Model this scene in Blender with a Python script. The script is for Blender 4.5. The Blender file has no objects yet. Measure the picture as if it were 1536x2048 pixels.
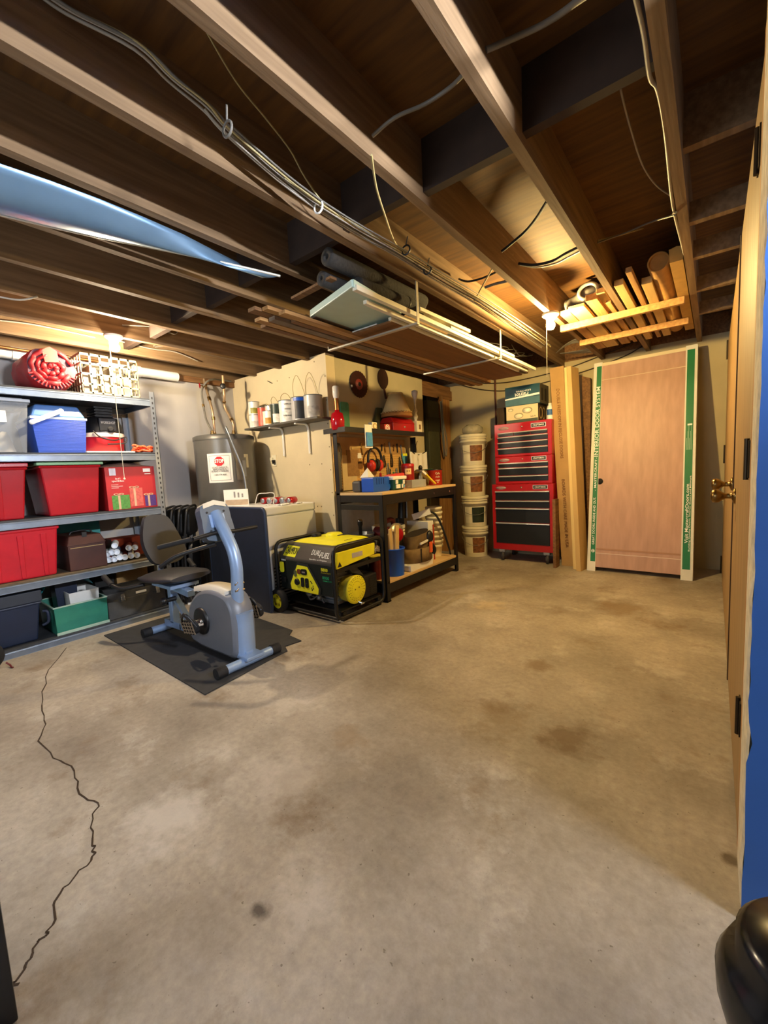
import bpy, bmesh, math, random
from mathutils import Vector, Matrix, Euler
from math import sin, cos, pi, radians
random.seed(7)
SC = bpy.context.scene
COL = SC.collection
V = Vector
# ------------------------------------------------------------------ camera model
CAMH, FPX = 1.11, 838.17
PITCH, YAW, ROLL = radians(84.338), radians(38.327), radians(-2.925)
ROT = (Matrix.Rotation(YAW, 3, 'Z') @ Matrix.Rotation(PITCH, 3, 'X') @ Matrix.Rotation(ROLL, 3, 'Z'))
def _ray(x, y): return ROT @ V(((x-768)/FPX, -(y-1024)/FPX, -1.0))
def zp(x, y, z=0.0):
    d = _ray(x, y); return V((0, 0, CAMH)) + d*((z-CAMH)/d.z)
def xp(x, y, X):
    d = _ray(x, y); return V((0, 0, CAMH)) + d*(X/d.x)
def yp(x, y, Y):
    d = _ray(x, y); return V((0, 0, CAMH)) + d*(Y/d.y)
# ------------------------------------------------------------------ materials
def lin(h):
    h = h.lstrip('#'); out = []
    for i in (0, 2, 4):
        c = int(h[i:i+2], 16)/255
        out.append(c/12.92 if c <= .04045 else ((c+.055)/1.055)**2.4)
    return tuple(out)+(1,)
MATS = {}
def mat(name, hexc, rough=.6, metal=0.0, var=.12, scale=14, bump=.0, emit=0, hex2=None, stretch=(1, 1, 1), alpha=1, trans=0, coat=0, detail=4):
    if name in MATS: return MATS[name]
    m = bpy.data.materials.new(name); m.use_nodes = True; MATS[name] = m
    nt = m.node_tree; N, L = nt.nodes, nt.links
    b = N['Principled BSDF']
    c1 = lin(hexc)
    b.inputs['Roughness'].default_value = rough; b.inputs['Metallic'].default_value = metal
    if alpha < 1: b.inputs['Alpha'].default_value = alpha
    if trans: b.inputs['Transmission Weight'].default_value = trans
    if coat: b.inputs['Coat Weight'].default_value = coat
    if emit:
        b.inputs['Emission Color'].default_value = c1; b.inputs['Emission Strength'].default_value = emit
    if var or hex2:
        tc = N.new('ShaderNodeTexCoord'); mp = N.new('ShaderNodeMapping'); mp.inputs['Scale'].default_value = stretch
        nz = N.new('ShaderNodeTexNoise'); nz.inputs['Scale'].default_value = scale; nz.inputs['Detail'].default_value = detail
        cr = N.new('ShaderNodeValToRGB')
        c2 = lin(hex2) if hex2 else tuple(min(1, x*(1+var)) for x in c1[:3])+(1,)
        c0 = c1 if hex2 else tuple(x*(1-var) for x in c1[:3])+(1,)
        cr.color_ramp.elements[0].color = c0; cr.color_ramp.elements[1].color = c2
        cr.color_ramp.elements[0].position = .3; cr.color_ramp.elements[1].position = .7
        L.new(tc.outputs['Object'], mp.inputs['Vector']); L.new(mp.outputs[0], nz.inputs['Vector'])
        L.new(nz.outputs['Fac'], cr.inputs['Fac']); L.new(cr.outputs[0], b.inputs['Base Color'])
        if bump:
            bp = N.new('ShaderNodeBump'); bp.inputs['Strength'].default_value = bump; bp.inputs['Distance'].default_value = .01
            L.new(nz.outputs['Fac'], bp.inputs['Height']); L.new(bp.outputs[0], b.inputs['Normal'])
    else:
        b.inputs['Base Color'].default_value = c1
    return m
# ------------------------------------------------------------------ mesh builder
def spl(pts, n=6, closed=False):
    P = [V(p) for p in pts]; out = []
    k = len(P)
    rng = range(k) if closed else range(k-1)
    for i in rng:
        if closed: p0, p1, p2, p3 = P[i-1], P[i], P[(i+1) % k], P[(i+2) % k]
        else: p0, p1, p2, p3 = P[max(i-1, 0)], P[i], P[i+1], P[min(i+2, k-1)]
        for j in range(n):
            t = j/n
            out.append(.5*((2*p1)+(-p0+p2)*t+(2*p0-5*p1+4*p2-p3)*t*t+(-p0+3*p1-3*p2+p3)*t**3))
    if not closed: out.append(P[-1])
    return out
def frame(d, up=None):
    d = V(d).normalized()
    u = V(up) if up else (V((0, 0, 1)) if abs(d.z) < .9 else V((1, 0, 0)))
    a = u.cross(d).normalized(); b = d.cross(a)
    return a, b, d
def _top(o):
    while o.parent is not None: o = o.parent
    return o
class MB:
    def __init__(s, par=None, world=True):
        s.bm = bmesh.new(); s.par = par
        s.inv = _top(par).matrix_basis.inverted() if (par is not None and world) else None
    def add(s, vs, fs, mi=0, sm=False):
        bv = [s.bm.verts.new(v) for v in vs]
        for f in fs:
            try:
                q = s.bm.faces.new([bv[i] for i in f]); q.material_index = mi; q.smooth = sm
            except ValueError: pass
        return s
    def box(s, x0, x1, y0, y1, z0, z1, mi=0, M=None):
        vs = [V((x, y, z)) for z in (z0, z1) for y in (y0, y1) for x in (x0, x1)]
        if M: vs = [M @ v for v in vs]
        return s.add(vs, [(0, 2, 3, 1), (4, 5, 7, 6), (0, 1, 5, 4), (2, 6, 7, 3), (0, 4, 6, 2), (1, 3, 7, 5)], mi)
    def hexa(s, v8, mi=0):   # bottom 4 (ccw), top 4
        return s.add([V(v) for v in v8], [(3, 2, 1, 0), (4, 5, 6, 7), (0, 1, 5, 4), (1, 2, 6, 5), (2, 3, 7, 6), (3, 0, 4, 7)], mi)
    def bar(s, a, b, w, h, up=(0, 0, 1), mi=0):   # rectangular bar from a to b; w across, h along up
        a, b = V(a), V(b); d = (b-a); 
        up = V(up)
        if abs(d.normalized().dot(up)) > .98: up = V((1, 0, 0))
        x = up.cross(d).normalized()*w/2; y = d.cross(x).normalized()*h/2
        return s.hexa([a-x-y, a+x-y, a+x+y, a-x+y, b-x-y, b+x-y, b+x+y, b-x+y], mi)
    def cyl(s, a, b, r, r2=None, n=16, mi=0, cap=True):
        return s.tube([a, b], [r, r if r2 is None else r2], n, mi, cap)
    def tube(s, pts, r, n=8, mi=0, cap=True, closed=False, squash=1.0, up=None):
        P = [V(p) for p in pts]; k = len(P)
        R = r if isinstance(r, (list, tuple)) else [r]*k
        vs = []; fs = []; a = None
        for i, p in enumerate(P):
            if closed: d = P[(i+1) % k]-P[i-1]
            else: d = P[min(i+1, k-1)]-P[max(i-1, 0)]
            d = d.normalized() if d.length > 1e-9 else V((0, 0, 1))
            if a is None: a, b, _ = frame(d, up)
            else:
                a = (a-d*a.dot(d)); a = a.normalized() if a.length > 1e-6 else frame(d)[0]; b = d.cross(a)
            for j in range(n):
                t = 2*pi*j/n; vs.append(p+a*cos(t)*R[i]+b*sin(t)*R[i]*squash)
        for i in range(k if closed else k-1):
            for j in range(n):
                i2 = (i+1) % k
                fs.append((i*n+j, i*n+(j+1) % n, i2*n+(j+1) % n, i2*n+j))
        s.add(vs, fs, mi, n > 5)
        if cap and not closed:
            s.add(vs[:n][::-1], [tuple(range(n))], mi); s.add(vs[-n:], [tuple(range(n))], mi)
        return s
    def lathe(s, prof, o=(0, 0, 0), ax=(0, 0, 1), n=24, mi=0, sm=True, up=None, sx=1.0, sy=1.0):
        a, b, d = frame(ax, up); o = V(o); vs = []; fs = []
        for (r, z) in prof:
            for j in range(n):
                t = 2*pi*j/n; vs.append(o+d*z+a*cos(t)*r*sx+b*sin(t)*r*sy)
        k = len(prof)
        for i in range(k-1):
            for j in range(n):
                fs.append((i*n+j, i*n+(j+1) % n, (i+1)*n+(j+1) % n, (i+1)*n+j))
        s.add(vs, fs, mi, sm)
        if k >= 4 and prof[0][0] > 1e-6 and prof[-1][0] > 1e-6 and (abs(prof[0][1]-prof[-1][1]) < 1e-6 or (abs(prof[0][0]-prof[-1][0]) < 1e-6 and max(p[0] for p in prof) > prof[0][0]*1.15)):
            fs2 = [(j, (j+1) % n, n+(j+1) % n, n+j) for j in range(n)]
            s.add(vs[-n:]+vs[:n], fs2, mi, sm); return s
        if prof[0][0] > 1e-6: s.add(vs[:n][::-1], [tuple(range(n))], mi)
        if prof[-1][0] > 1e-6: s.add(vs[-n:], [tuple(range(n))], mi)
        return s
    def prism(s, poly, o, u, v, t, mi=0, sm=False):   # polygon in plane (u,v) at o extruded by vector t
        o, u, v, t = V(o), V(u), V(v), V(t); k = len(poly)
        A = [o+u*p[0]+v*p[1] for p in poly]; B = [p+t for p in A]
        s.add(A, [tuple(range(k))[::-1]], mi); s.add(B, [tuple(range(k))], mi)
        s.add(A+B, [(i, (i+1) % k, k+(i+1) % k, k+i) for i in range(k)], mi, sm)
        return s
    def sphere(s, o, r, n=14, m=9, mi=0, sc=(1, 1, 1)):
        o = V(o); vs = [o+V((0, 0, -r*sc[2]))]; fs = []
        for i in range(1, m):
            p = -pi/2+pi*i/m
            for j in range(n):
                t = 2*pi*j/n; vs.append(o+V((cos(p)*cos(t)*r*sc[0], cos(p)*sin(t)*r*sc[1], sin(p)*r*sc[2])))
        vs.append(o+V((0, 0, r*sc[2]))); T = len(vs)-1
        for j in range(n):
            fs.append((0, 1+(j+1) % n, 1+j)); fs.append((T, T-n+j, T-n+(j+1) % n))
        for i in range(m-2):
            for j in range(n):
                fs.append((1+i*n+j, 1+i*n+(j+1) % n, 1+(i+1)*n+(j+1) % n, 1+(i+1)*n+j))
        return s.add(vs, fs, mi, True)
    def grid(s, rows, mi=0, sm=True, thick=0.0, cu=False):
        k = len(rows[0]); vs = [V(p) for r in rows for p in r]; fs = []
        for i in range(len(rows)-1):
            for j in range(k if cu else k-1):
                fs.append((i*k+j, i*k+(j+1) % k, (i+1)*k+(j+1) % k, (i+1)*k+j))
        s.add(vs, fs, mi, sm); return s
    def quad(s, a, b, c, d, mi=0): return s.add([V(a), V(b), V(c), V(d)], [(0, 1, 2, 3)], mi)
    def build(s, name, mats, par=None, bev=0, seg=2, solid=0, sub=0, weld=False):
        par = par or s.par
        bm = s.bm
        if s.inv is not None: bm.transform(s.inv)
        if weld: bmesh.ops.remove_doubles(bm, verts=bm.verts[:], dist=1e-4)
        bmesh.ops.recalc_face_normals(bm, faces=bm.faces[:])
        me = bpy.data.meshes.new(name); bm.to_mesh(me); bm.free()
        if not isinstance(mats, (list, tuple)): mats = [mats]
        for m in mats: me.materials.append(m)
        o = bpy.data.objects.new(name, me); COL.objects.link(o)
        if par is not None: o.parent = par
        if bev:
            md = o.modifiers.new('b', 'BEVEL'); md.width = bev; md.segments = seg; md.limit_method = 'ANGLE'; md.angle_limit = radians(40)
        if solid:
            md = o.modifiers.new('s', 'SOLIDIFY'); md.thickness = solid; md.offset = 0
        if sub:
            md = o.modifiers.new('ss', 'SUBSURF'); md.levels = sub; md.render_levels = sub
        return o
def thing(name, label, cat, loc=(0, 0, 0), rz=0, group=None, rot=None):
    o = bpy.data.objects.new(name, None); COL.objects.link(o)
    o.location = loc; o.rotation_euler = rot if rot else (0, 0, rz); o.empty_display_size = .05
    o.matrix_basis = Matrix.LocRotScale(V(loc), Euler(rot if rot else (0, 0, rz)), None)
    o['label'] = label; o['category'] = cat
    if group: o['group'] = group
    return o
def tag(o, label, cat, group=None, kind=None):
    o['label'] = label; o['category'] = cat
    if group: o['group'] = group
    if kind: o['kind'] = kind
    return o
def single(name, mb, mats, label, cat, base, group=None, **k):   # a thing that is one mesh, origin at its base
    mb.inv = Matrix.Translation(-V(base))
    mb.par = None
    o = mb.build(name, mats, **k); o.location = base
    return tag(o, label, cat, group)
def struct(name, mb, mats, label=None, **k):
    o = mb.build(name, mats, **k); o['kind'] = 'structure'
    if label: o['label'] = label
    return o
def dup(root, loc, rot=None, label=None, group=None):
    r = root.copy(); COL.objects.link(r); r.location = loc
    if rot is not None: r.rotation_euler = rot
    if label: r['label'] = label
    if group: r['group'] = group
    for ch in list(root.children):
        c = ch.copy(); COL.objects.link(c); c.parent = r
        for g in ch.children:
            d = g.copy(); COL.objects.link(d); d.parent = c
    return r
def text(s, o, right, up, size, m, par, name='lettering', width=None, align='CENTER', ext=.0006, bold=0.0, shear=0, lift=.0015):
    cu = bpy.data.curves.new('t', 'FONT'); cu.body = s; cu.size = 1; cu.align_x = align; cu.align_y = 'CENTER'
    cu.resolution_u = 2; cu.extrude = .002; cu.offset = bold; cu.shear = shear
    t = bpy.data.objects.new('t', cu); COL.objects.link(t)
    dg = bpy.context.evaluated_depsgraph_get(); dg.update()
    me = bpy.data.meshes.new_from_object(t.evaluated_get(dg))
    bpy.data.objects.remove(t); bpy.data.curves.remove(cu)
    right, up = V(right).normalized(), V(up).normalized(); nrm = right.cross(up)
    xs = [v.co.x for v in me.vertices] or [0, 1]
    sx = size
    if width: sx = width/max(max(xs)-min(xs), 1e-6)
    inv = par.matrix_basis.inverted()
    top = par
    while top.parent is not None:
        top = top.parent
    inv = top.matrix_basis.inverted()
    for v in me.vertices:
        w = V(o)+right*v.co.x*sx+up*v.co.y*size+nrm*(lift+v.co.z*.3)
        v.co = inv @ w
    me.name = name; me.materials.clear(); me.materials.append(m)
    ob = bpy.data.objects.new(name, me); COL.objects.link(ob); ob.parent = par
    return ob
def rrect(w, h, r, n=4):   # rounded rectangle polygon centred on 0
    out = []
    for cx, cy, a0 in ((w/2-r, h/2-r, 0), (-w/2+r, h/2-r, pi/2), (-w/2+r, -h/2+r, pi), (w/2-r, -h/2+r, 1.5*pi)):
        for i in range(n+1):
            a = a0+pi/2*i/n; out.append((cx+r*cos(a), cy+r*sin(a)))
    return out
X1, Y1, Z1 = V((1, 0, 0)), V((0, 1, 0)), V((0, 0, 1))
# ------------------------------------------------------------------ palette
M_joist = mat('joist_wood', '#866b4c', .75, var=0, hex2='#685034', scale=5, stretch=(9, .5, 9), bump=.15)
M_wood = mat('pine_wood', '#b98f55', .7, var=0, hex2='#96693a', scale=5, stretch=(9, .5, 9), bump=.1)
M_wood2 = mat('old_brown_wood', '#8a623a', .75, var=0, hex2='#644325', scale=6, stretch=(9, .6, 9), bump=.1)
M_plank_z = mat('upright_wood', '#b4834a', .7, var=0, hex2='#8a5c2e', scale=5, stretch=(9, 9, .5), bump=.1)
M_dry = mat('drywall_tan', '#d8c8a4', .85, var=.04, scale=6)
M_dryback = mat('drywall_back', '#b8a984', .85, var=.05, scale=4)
M_conc = mat('wall_concrete', '#b9b6b2', .85, var=0, hex2='#a9a6a4', scale=2.2, bump=.05)
M_black = mat('black_paint', '#141416', .42, var=.1)
M_blackm = mat('black_rubber', '#17171a', .75, var=.2, scale=40)
M_steel = mat('galvanised_steel', '#8f969e', .38, .75, var=.08, scale=9)
M_chrome = mat('chrome', '#d8d8d8', .18, 1, var=0)
M_white = mat('white_paint', '#e8e6e0', .5, var=.03)
M_whitep = mat('white_plastic', '#e9e8e2', .4, var=.04)
M_cream = mat('cream_plastic', '#e8dfc0', .5, var=.05)
M_red = mat('red_paint', '#a8161c', .35, var=.06)
M_redp = mat('red_plastic', '#a80f1d', .32, var=.08)
M_darkred = mat('maroon', '#5e1418', .5, var=.15)
M_copper = mat('copper', '#b87a4a', .35, .9, var=.1)
M_brass = mat('brass', '#8a6f42', .3, 1, var=.05)
M_yellow = mat('yellow_plastic', '#f0ec2a', .38, var=.05)
M_blue = mat('blue_plastic', '#1a55c4', .4, var=.06)
M_green = mat('green_print', '#0f6e3c', .5, var=.05)
M_teal = mat('teal_card', '#2d8a86', .6, var=.1)
M_card = mat('cardboard', '#b08a54', .8, var=.08, scale=8)
M_ink = mat('brown_ink', '#70451c', .8, var=.05)
M_inkk = mat('black_ink', '#1c1c1e', .7, var=0)
M_inkw = mat('white_ink', '#f2f2ee', .6, var=0)
M_inkr = mat('red_ink', '#c01c24', .6, var=0)
M_navy = mat('navy_plastic', '#16233c', .45, var=.1)
M_orange = mat('orange_cord', '#e2582c', .5, var=.08)
M_wire = mat('wire_sheath', '#9d968a', .5, var=.1)
M_wirey = mat('cream_wire', '#a8996a', .5, var=.1)
M_wireg = mat('grey_wire', '#6e6a62', .5, var=.1)
M_clearish = mat('frosted_clear_plastic', '#c8ced4', .25, var=0, alpha=.45)
M_gold = mat('tan_print', '#b79a63', .6, var=.1)
# floor: stained concrete
def floor_mat():
    m = bpy.data.materials.new('floor_concrete'); m.use_nodes = True; nt = m.node_tree; N, L = nt.nodes, nt.links
    b = N['Principled BSDF']; b.inputs['Roughness'].default_value = .62
    tc = N.new('ShaderNodeTexCoord')
    def noise(s, d, r=.55):
        n = N.new('ShaderNodeTexNoise'); n.inputs['Scale'].default_value = s; n.inputs['Detail'].default_value = d; n.inputs['Roughness'].default_value = r
        L.new(tc.outputs['Object'], n.inputs['Vector']); return n
    def ramp(src, p0, c0, p1, c1):
        r = N.new('ShaderNodeValToRGB'); e = r.color_ramp.elements
        e[0].position, e[0].color, e[1].position, e[1].color = p0, c0, p1, c1; L.new(src, r.inputs['Fac']); return r
    base = ramp(noise(1.3, 8, .62).outputs['Fac'], .34, lin('#83786a'), .66, lin('#b6ab9a'))
    fine = ramp(noise(38, 5, .7).outputs['Fac'], .3, (.80, .80, .80, 1), .7, (1.1, 1.1, 1.1, 1))
    mx = N.new('ShaderNodeMixRGB'); mx.blend_type = 'MULTIPLY'; mx.inputs[0].default_value = 1
    L.new(base.outputs[0], mx.inputs[1]); L.new(fine.outputs[0], mx.inputs[2])
    st = ramp(noise(2.1, 9, .68).outputs['Fac'], .56, (0, 0, 0, 1), .70, (.75, .75, .75, 1))
    mx2 = N.new('ShaderNodeMixRGB'); L.new(st.outputs[0], mx2.inputs[0]); L.new(mx.outputs[0], mx2.inputs[1]); mx2.inputs[2].default_value = lin('#6b5335')
    wh = ramp(noise(2.7, 10, .72).outputs['Fac'], .55, (0, 0, 0, 1), .70, (.65, .65, .65, 1))
    mx3 = N.new('ShaderNodeMixRGB'); L.new(wh.outputs[0], mx3.inputs[0]); L.new(mx2.outputs[0], mx3.inputs[1]); mx3.inputs[2].default_value = lin('#c9c2b5')
    sp = ramp(noise(70, 2).outputs['Fac'], .70, (0, 0, 0, 1), .74, (.7, .7, .7, 1))
    mx4 = N.new('ShaderNodeMixRGB'); L.new(sp.outputs[0], mx4.inputs[0]); L.new(mx3.outputs[0], mx4.inputs[1]); mx4.inputs[2].default_value = lin('#5d5242')
    last = mx4.outputs[0]
    warp = noise(9, 6, .65)
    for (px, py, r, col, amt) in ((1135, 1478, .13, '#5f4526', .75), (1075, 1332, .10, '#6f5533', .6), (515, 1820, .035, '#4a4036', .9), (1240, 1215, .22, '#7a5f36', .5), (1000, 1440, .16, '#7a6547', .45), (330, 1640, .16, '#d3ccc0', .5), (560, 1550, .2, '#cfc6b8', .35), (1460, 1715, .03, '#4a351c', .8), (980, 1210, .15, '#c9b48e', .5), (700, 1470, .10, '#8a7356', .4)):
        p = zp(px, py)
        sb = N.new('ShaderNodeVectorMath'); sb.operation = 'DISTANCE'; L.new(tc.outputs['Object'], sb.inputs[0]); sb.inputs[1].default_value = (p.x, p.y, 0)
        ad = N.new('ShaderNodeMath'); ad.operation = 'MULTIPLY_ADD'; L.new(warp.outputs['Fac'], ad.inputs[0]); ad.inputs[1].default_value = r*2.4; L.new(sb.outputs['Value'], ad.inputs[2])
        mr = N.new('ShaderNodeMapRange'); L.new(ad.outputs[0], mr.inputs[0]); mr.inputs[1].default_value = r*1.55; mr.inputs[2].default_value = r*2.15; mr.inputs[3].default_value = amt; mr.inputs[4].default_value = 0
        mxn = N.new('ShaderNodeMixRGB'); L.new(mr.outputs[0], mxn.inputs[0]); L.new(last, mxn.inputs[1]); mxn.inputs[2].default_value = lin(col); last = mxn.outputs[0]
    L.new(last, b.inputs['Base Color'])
    bp = N.new('ShaderNodeBump'); bp.inputs['Strength'].default_value = .12; bp.inputs['Distance'].default_value = .01
    L.new(fine.outputs[0], bp.inputs['Height']); L.new(bp.outputs[0], b.inputs['Normal'])
    return m
M_floor = floor_mat()
def ply_mat():
    m = mat('plywood', '#6a4718', .75, var=0, hex2='#482d0e', scale=3, stretch=(1, 10, 1), bump=.1, detail=8)
    return m
M_ply = ply_mat()

# ------------------------------------------------------------------ room shell
XL, YB, XR, YF, ZJ, ZC = -4.225, 5.05, .075, -1.6, 2.155, 2.385
fl = struct('floor', MB().box(XL-.2, 2.2, YF-.2, YB+.2, -.1, 0), M_floor, 'stained concrete basement floor')
# crack: a jagged ribbon in the slab
ck = [(135, 1295), (98, 1340), (82, 1400), (92, 1440), (80, 1480), (108, 1515), (150, 1540), (158, 1590), (196, 1605), (180, 1640), (190, 1690), (186, 1715), (150, 1750), (112, 1800), (104, 1850), (78, 1880), (70, 1912), (36, 1958), (25, 1975)]
mb = MB(); L3 = []
for i in range(len(ck)-1):
    a, b = zp(*ck[i], .0012), zp(*ck[i+1], .0012)
    for j in range(4):
        p = a.lerp(b, j/4); L3.append(p+V((random.uniform(-.008, .008), random.uniform(-.008, .008), 0)))
for i in range(len(L3)-1):
    d = (L3[i+1]-L3[i]); n = V((-d.y, d.x, 0)).normalized()*(.0018+.0012*random.random())
    mb.hexa([L3[i]-n-V((0, 0, .001)), L3[i]+n-V((0, 0, .001)), L3[i+1]+n-V((0, 0, .001)), L3[i+1]-n-V((0, 0, .001)), L3[i]-n, L3[i]+n, L3[i+1]+n, L3[i+1]-n])
mb.build('crack', mat('crack_dark', '#3a2b1c', .95, var=.1), fl)
struct('ceiling', MB().box(XL-.2, 2.2, YF-.2, YB+.2, ZC, ZC+.03), M_ply, 'plywood subfloor above the joists')
struct('wall_left', MB().box(XL-.15, XL, YF-.2, YB+.2, 0, 2.10), M_conc, 'grey concrete wall behind the shelving')
mb = MB().box(XL-.15, XL+.04, YF-.2, YB+.2, 2.10, ZC); struct('trim_1', mb, M_wood2, 'brown wooden sill plate on the concrete wall')
struct('wall_back', MB().box(XL-.15, .6, YB, YB+.12, 0, 2.20), M_dryback, 'tan drywall at the far end')
struct('trim_2', MB().box(XL-.15, .6, YB+.01, YB+.12, 2.20, ZC), M_wood2)
PX, PY = -2.75, 2.749
mb = MB().box(XL, PX, PY, PY+.11, 0, 2.18)
# screws in the drywall
for i in range(26):
    x, z = random.uniform(XL+.3, PX-.03), random.choice((.4, .8, 1.2, 1.6, 2.05, 2.13)); 
    if i < 9: x = PX-.02; z = .3+i*.21
    mb.cyl((x, PY, z), (x, PY-.0012, z), .006, n=8, mi=1)
mb.box(XL+.15, XL+.25, PY-.004, PY, 0, 2.17, mi=0)
struct('wall_partition', mb, [M_dry, mat('screw_head', '#6d5a36', .7, var=0)], 'tan drywall partition behind the freezer')
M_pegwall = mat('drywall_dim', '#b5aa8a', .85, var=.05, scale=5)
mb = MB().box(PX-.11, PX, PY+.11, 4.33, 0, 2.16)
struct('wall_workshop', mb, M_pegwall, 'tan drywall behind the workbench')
# open stud bay at the end of that wall
mb = MB().box(PX-.03, PX+.0, 4.33, YB, 1.98, 2.10); mb.box(PX-.11, PX-.02, 4.33, YB, 2.06, 2.155)
struct('trim_3', mb, M_wood2, 'doubled header board over the stud bay')
struct('trim_4', MB().box(PX-.10, PX+.0, 4.80, 4.98, 0, 1.98), M_plank_z, 'wide brown stud at the end of the workshop wall')
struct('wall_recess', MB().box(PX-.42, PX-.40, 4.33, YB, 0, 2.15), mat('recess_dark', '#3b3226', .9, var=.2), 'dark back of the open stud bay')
# right side: three closet door leaves with knobs and hinges
M_door = mat('door_birch', '#a08154', .55, var=0, hex2='#886a40', scale=3.2, stretch=(8, 8, .6), detail=6)
def hinge(par, y, z, h, w=.03):
    mb = MB(par); mb.box(XR-.0035, XR, y-w, y+w, z-h/2, z+h/2); mb.cyl((XR-.006, y, z-h/2-.006), (XR-.006, y, z+h/2+.006), .006, n=10)
    return mb.build('hinge', mat('dark_bronze', '#3a2f20', .4, .8, var=.1), par)
def knob(par, y, z):
    mb = MB(par); mb.lathe([(.033, 0), (.033, .006), (.022, .010), (.012, .014), (.011, .034), (.018, .044), (.027, .054), (.030, .066), (.027, .078), (.015, .084), (.0, .085)], (XR, y, z), (-1, 0, 0), 20)
    return mb.build('knob', M_brass, par)
for n, y0, y1, yh, kn in ((1, 1.46, 2.545, 1.50, None), (2, 2.56, 3.70, None, None), (3, 3.715, 4.86, 4.83, None)):
    root = bpy.data.objects.new(f'door_{n}', None); COL.objects.link(root); root.location = (XR, (y0+y1)/2, 0); root.matrix_basis = Matrix.Translation(root.location)
    root['kind'] = 'structure'
    MB(root).box(XR, XR+.035, y0, y1, .012, 2.06).build('leaf', M_door, root, bev=.003)
    if yh is not None:
        for z, k in ((.35, 0), (1.09, 1), (1.87, 2)):
            hinge(root, yh if n == 3 else yh+.02+.02*k*0, z if n == 1 else (.10, 1.10, 2.0)[k], .1 if n == 1 else .15)
    if n == 1: MB(root).box(XR-.0045, XR, 2.53, 2.56, .012, 2.06).build('added_gap_strip', mat('strip_brown', '#4a3218', .7, var=.1), root)  # added dark strip, draws the dark gap between the leaves
    if n == 1: knob(root, 2.33, .925)
    if n == 2: knob(root, 2.70, .955)
struct('wall_right', MB().box(XR+.04, XR+.14, 1.40, YB, 0, 2.10), M_dryback, 'wall behind the closet doors')
struct('trim_5', MB().box(XR-.001, XR+.04, 1.405, 1.453, 0, 2.10), M_plank_z, 'closet door jamb')
# torn wallboard edge beside the jamb and the blue wall facing the camera
mb = MB(); zs = [i*.06 for i in range(37)]
rows = []
for z in zs:
    e = random.uniform(-.0022, .0022)+(.006 if .42 < z < .5 else 0)
    rows.append((z, XR+.020+e, 1.40))
k = len(rows)
A = [V((XR-.002, 1.402, z)) for z, x, y in rows]; B = [V((x-.0225, 1.25, z)) for z, x, y in rows]; C = [V((x-.018, 1.235, z)) for z, x, y in rows]; D = [V((x+.02, 1.30, z)) for z, x, y in rows]
mb.grid([[a, b, c, d] for a, b, c, d in zip(A, B, C, D)], sm=False)
struct('trim_6', mb, mat('torn_gypsum', '#c9bda2', .95, var=.2, scale=30, bump=.5), 'torn wallboard edge by the doorway')
M_bluew = mat('blue_wall_paint', '#3569b8', .55, var=.04, scale=5)
mb = MB(); zs = [i*.05 for i in range(44)]
E1 = [V((XR-.0015+random.uniform(-.0018, .0022)+(.008 if .40 < z < .5 else 0), 1.20, z)) for z in zs]
mb.grid([[e, V((1.75, 1.20, e.z))] for e in E1], sm=False); mb.grid([[e, V((e.x+.004, 1.215, e.z))] for e in E1], sm=False)
mb.grid([[V((e.x+.004, 1.40, e.z)), V((1.75, 1.40, e.z))] for e in E1], sm=False)
struct('wall_doorway', mb, M_bluew, 'blue painted wall facing the doorway')
# room behind the camera, with a window added for a cool fill light
M_side = mat('side_wall', '#6f6a62', .85, var=.05)
XS = 1.7
mb = MB()
WY0, WY1, WZ0, WZ1 = -2.3, -.9, .95, 1.95
mb.box(XS, XS+.12, YF, 1.42, 0, ZC)
struct('wall_side', mb, M_side)
mb = MB()
for y in (WY0, (WY0+WY1)/2, WY1): mb.box(y-.03, y+.03, YF-.08, YF-.03, WZ0, WZ1)
for z in (WZ0, WZ1): mb.box(WY0, WY1, YF-.08, YF-.03, z-.03, z+.03)
struct('added_window_1', mb, M_white)
mb = MB(); mb.box(XL-.15, 2.2, YF-.12, YF, 0, WZ0).box(XL-.15, 2.2, YF-.12, YF, WZ1, ZC).box(XL-.15, WY0, YF-.12, YF, WZ0, WZ1).box(WY1, 2.2, YF-.12, YF, WZ0, WZ1)
struct('wall_rear', mb, M_side)
# ------------------------------------------------------------------ joists
for k in range(0, 9):   # a row of solid bridging between the joists
    xr = -.112-.406*k
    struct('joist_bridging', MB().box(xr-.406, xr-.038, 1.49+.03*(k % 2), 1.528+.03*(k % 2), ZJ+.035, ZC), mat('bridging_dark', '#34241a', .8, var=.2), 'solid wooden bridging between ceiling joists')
for k in range(0, 11):
    xr = -.112-.406*k
    nm = 'joist'
    mb = MB().box(xr-.038, xr, YF, YB+.1 if xr < .0 else YB, ZJ, ZC)
    o = struct('joist', mb, M_joist, 'wooden ceiling joist'); 
for k in (1, 2):   # joists over the side room
    struct('joist', MB().box(-.112+.406*k-.038, -.112+.406*k, YF, YB, ZJ, ZC), M_joist, 'wooden ceiling joist')
for y, t in ((2.0, .30), (2.50, .05), (2.94, .06), (3.52, .055), (4.09, .05)):
    struct('joist_blocking', MB().box(-.112, .256, y-.02, y+.02, ZJ+.002 if t < .1 else ZJ+.05, ZJ+.09 if t < .1 else ZC), M_joist, 'short wooden cross piece between joists')
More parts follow.
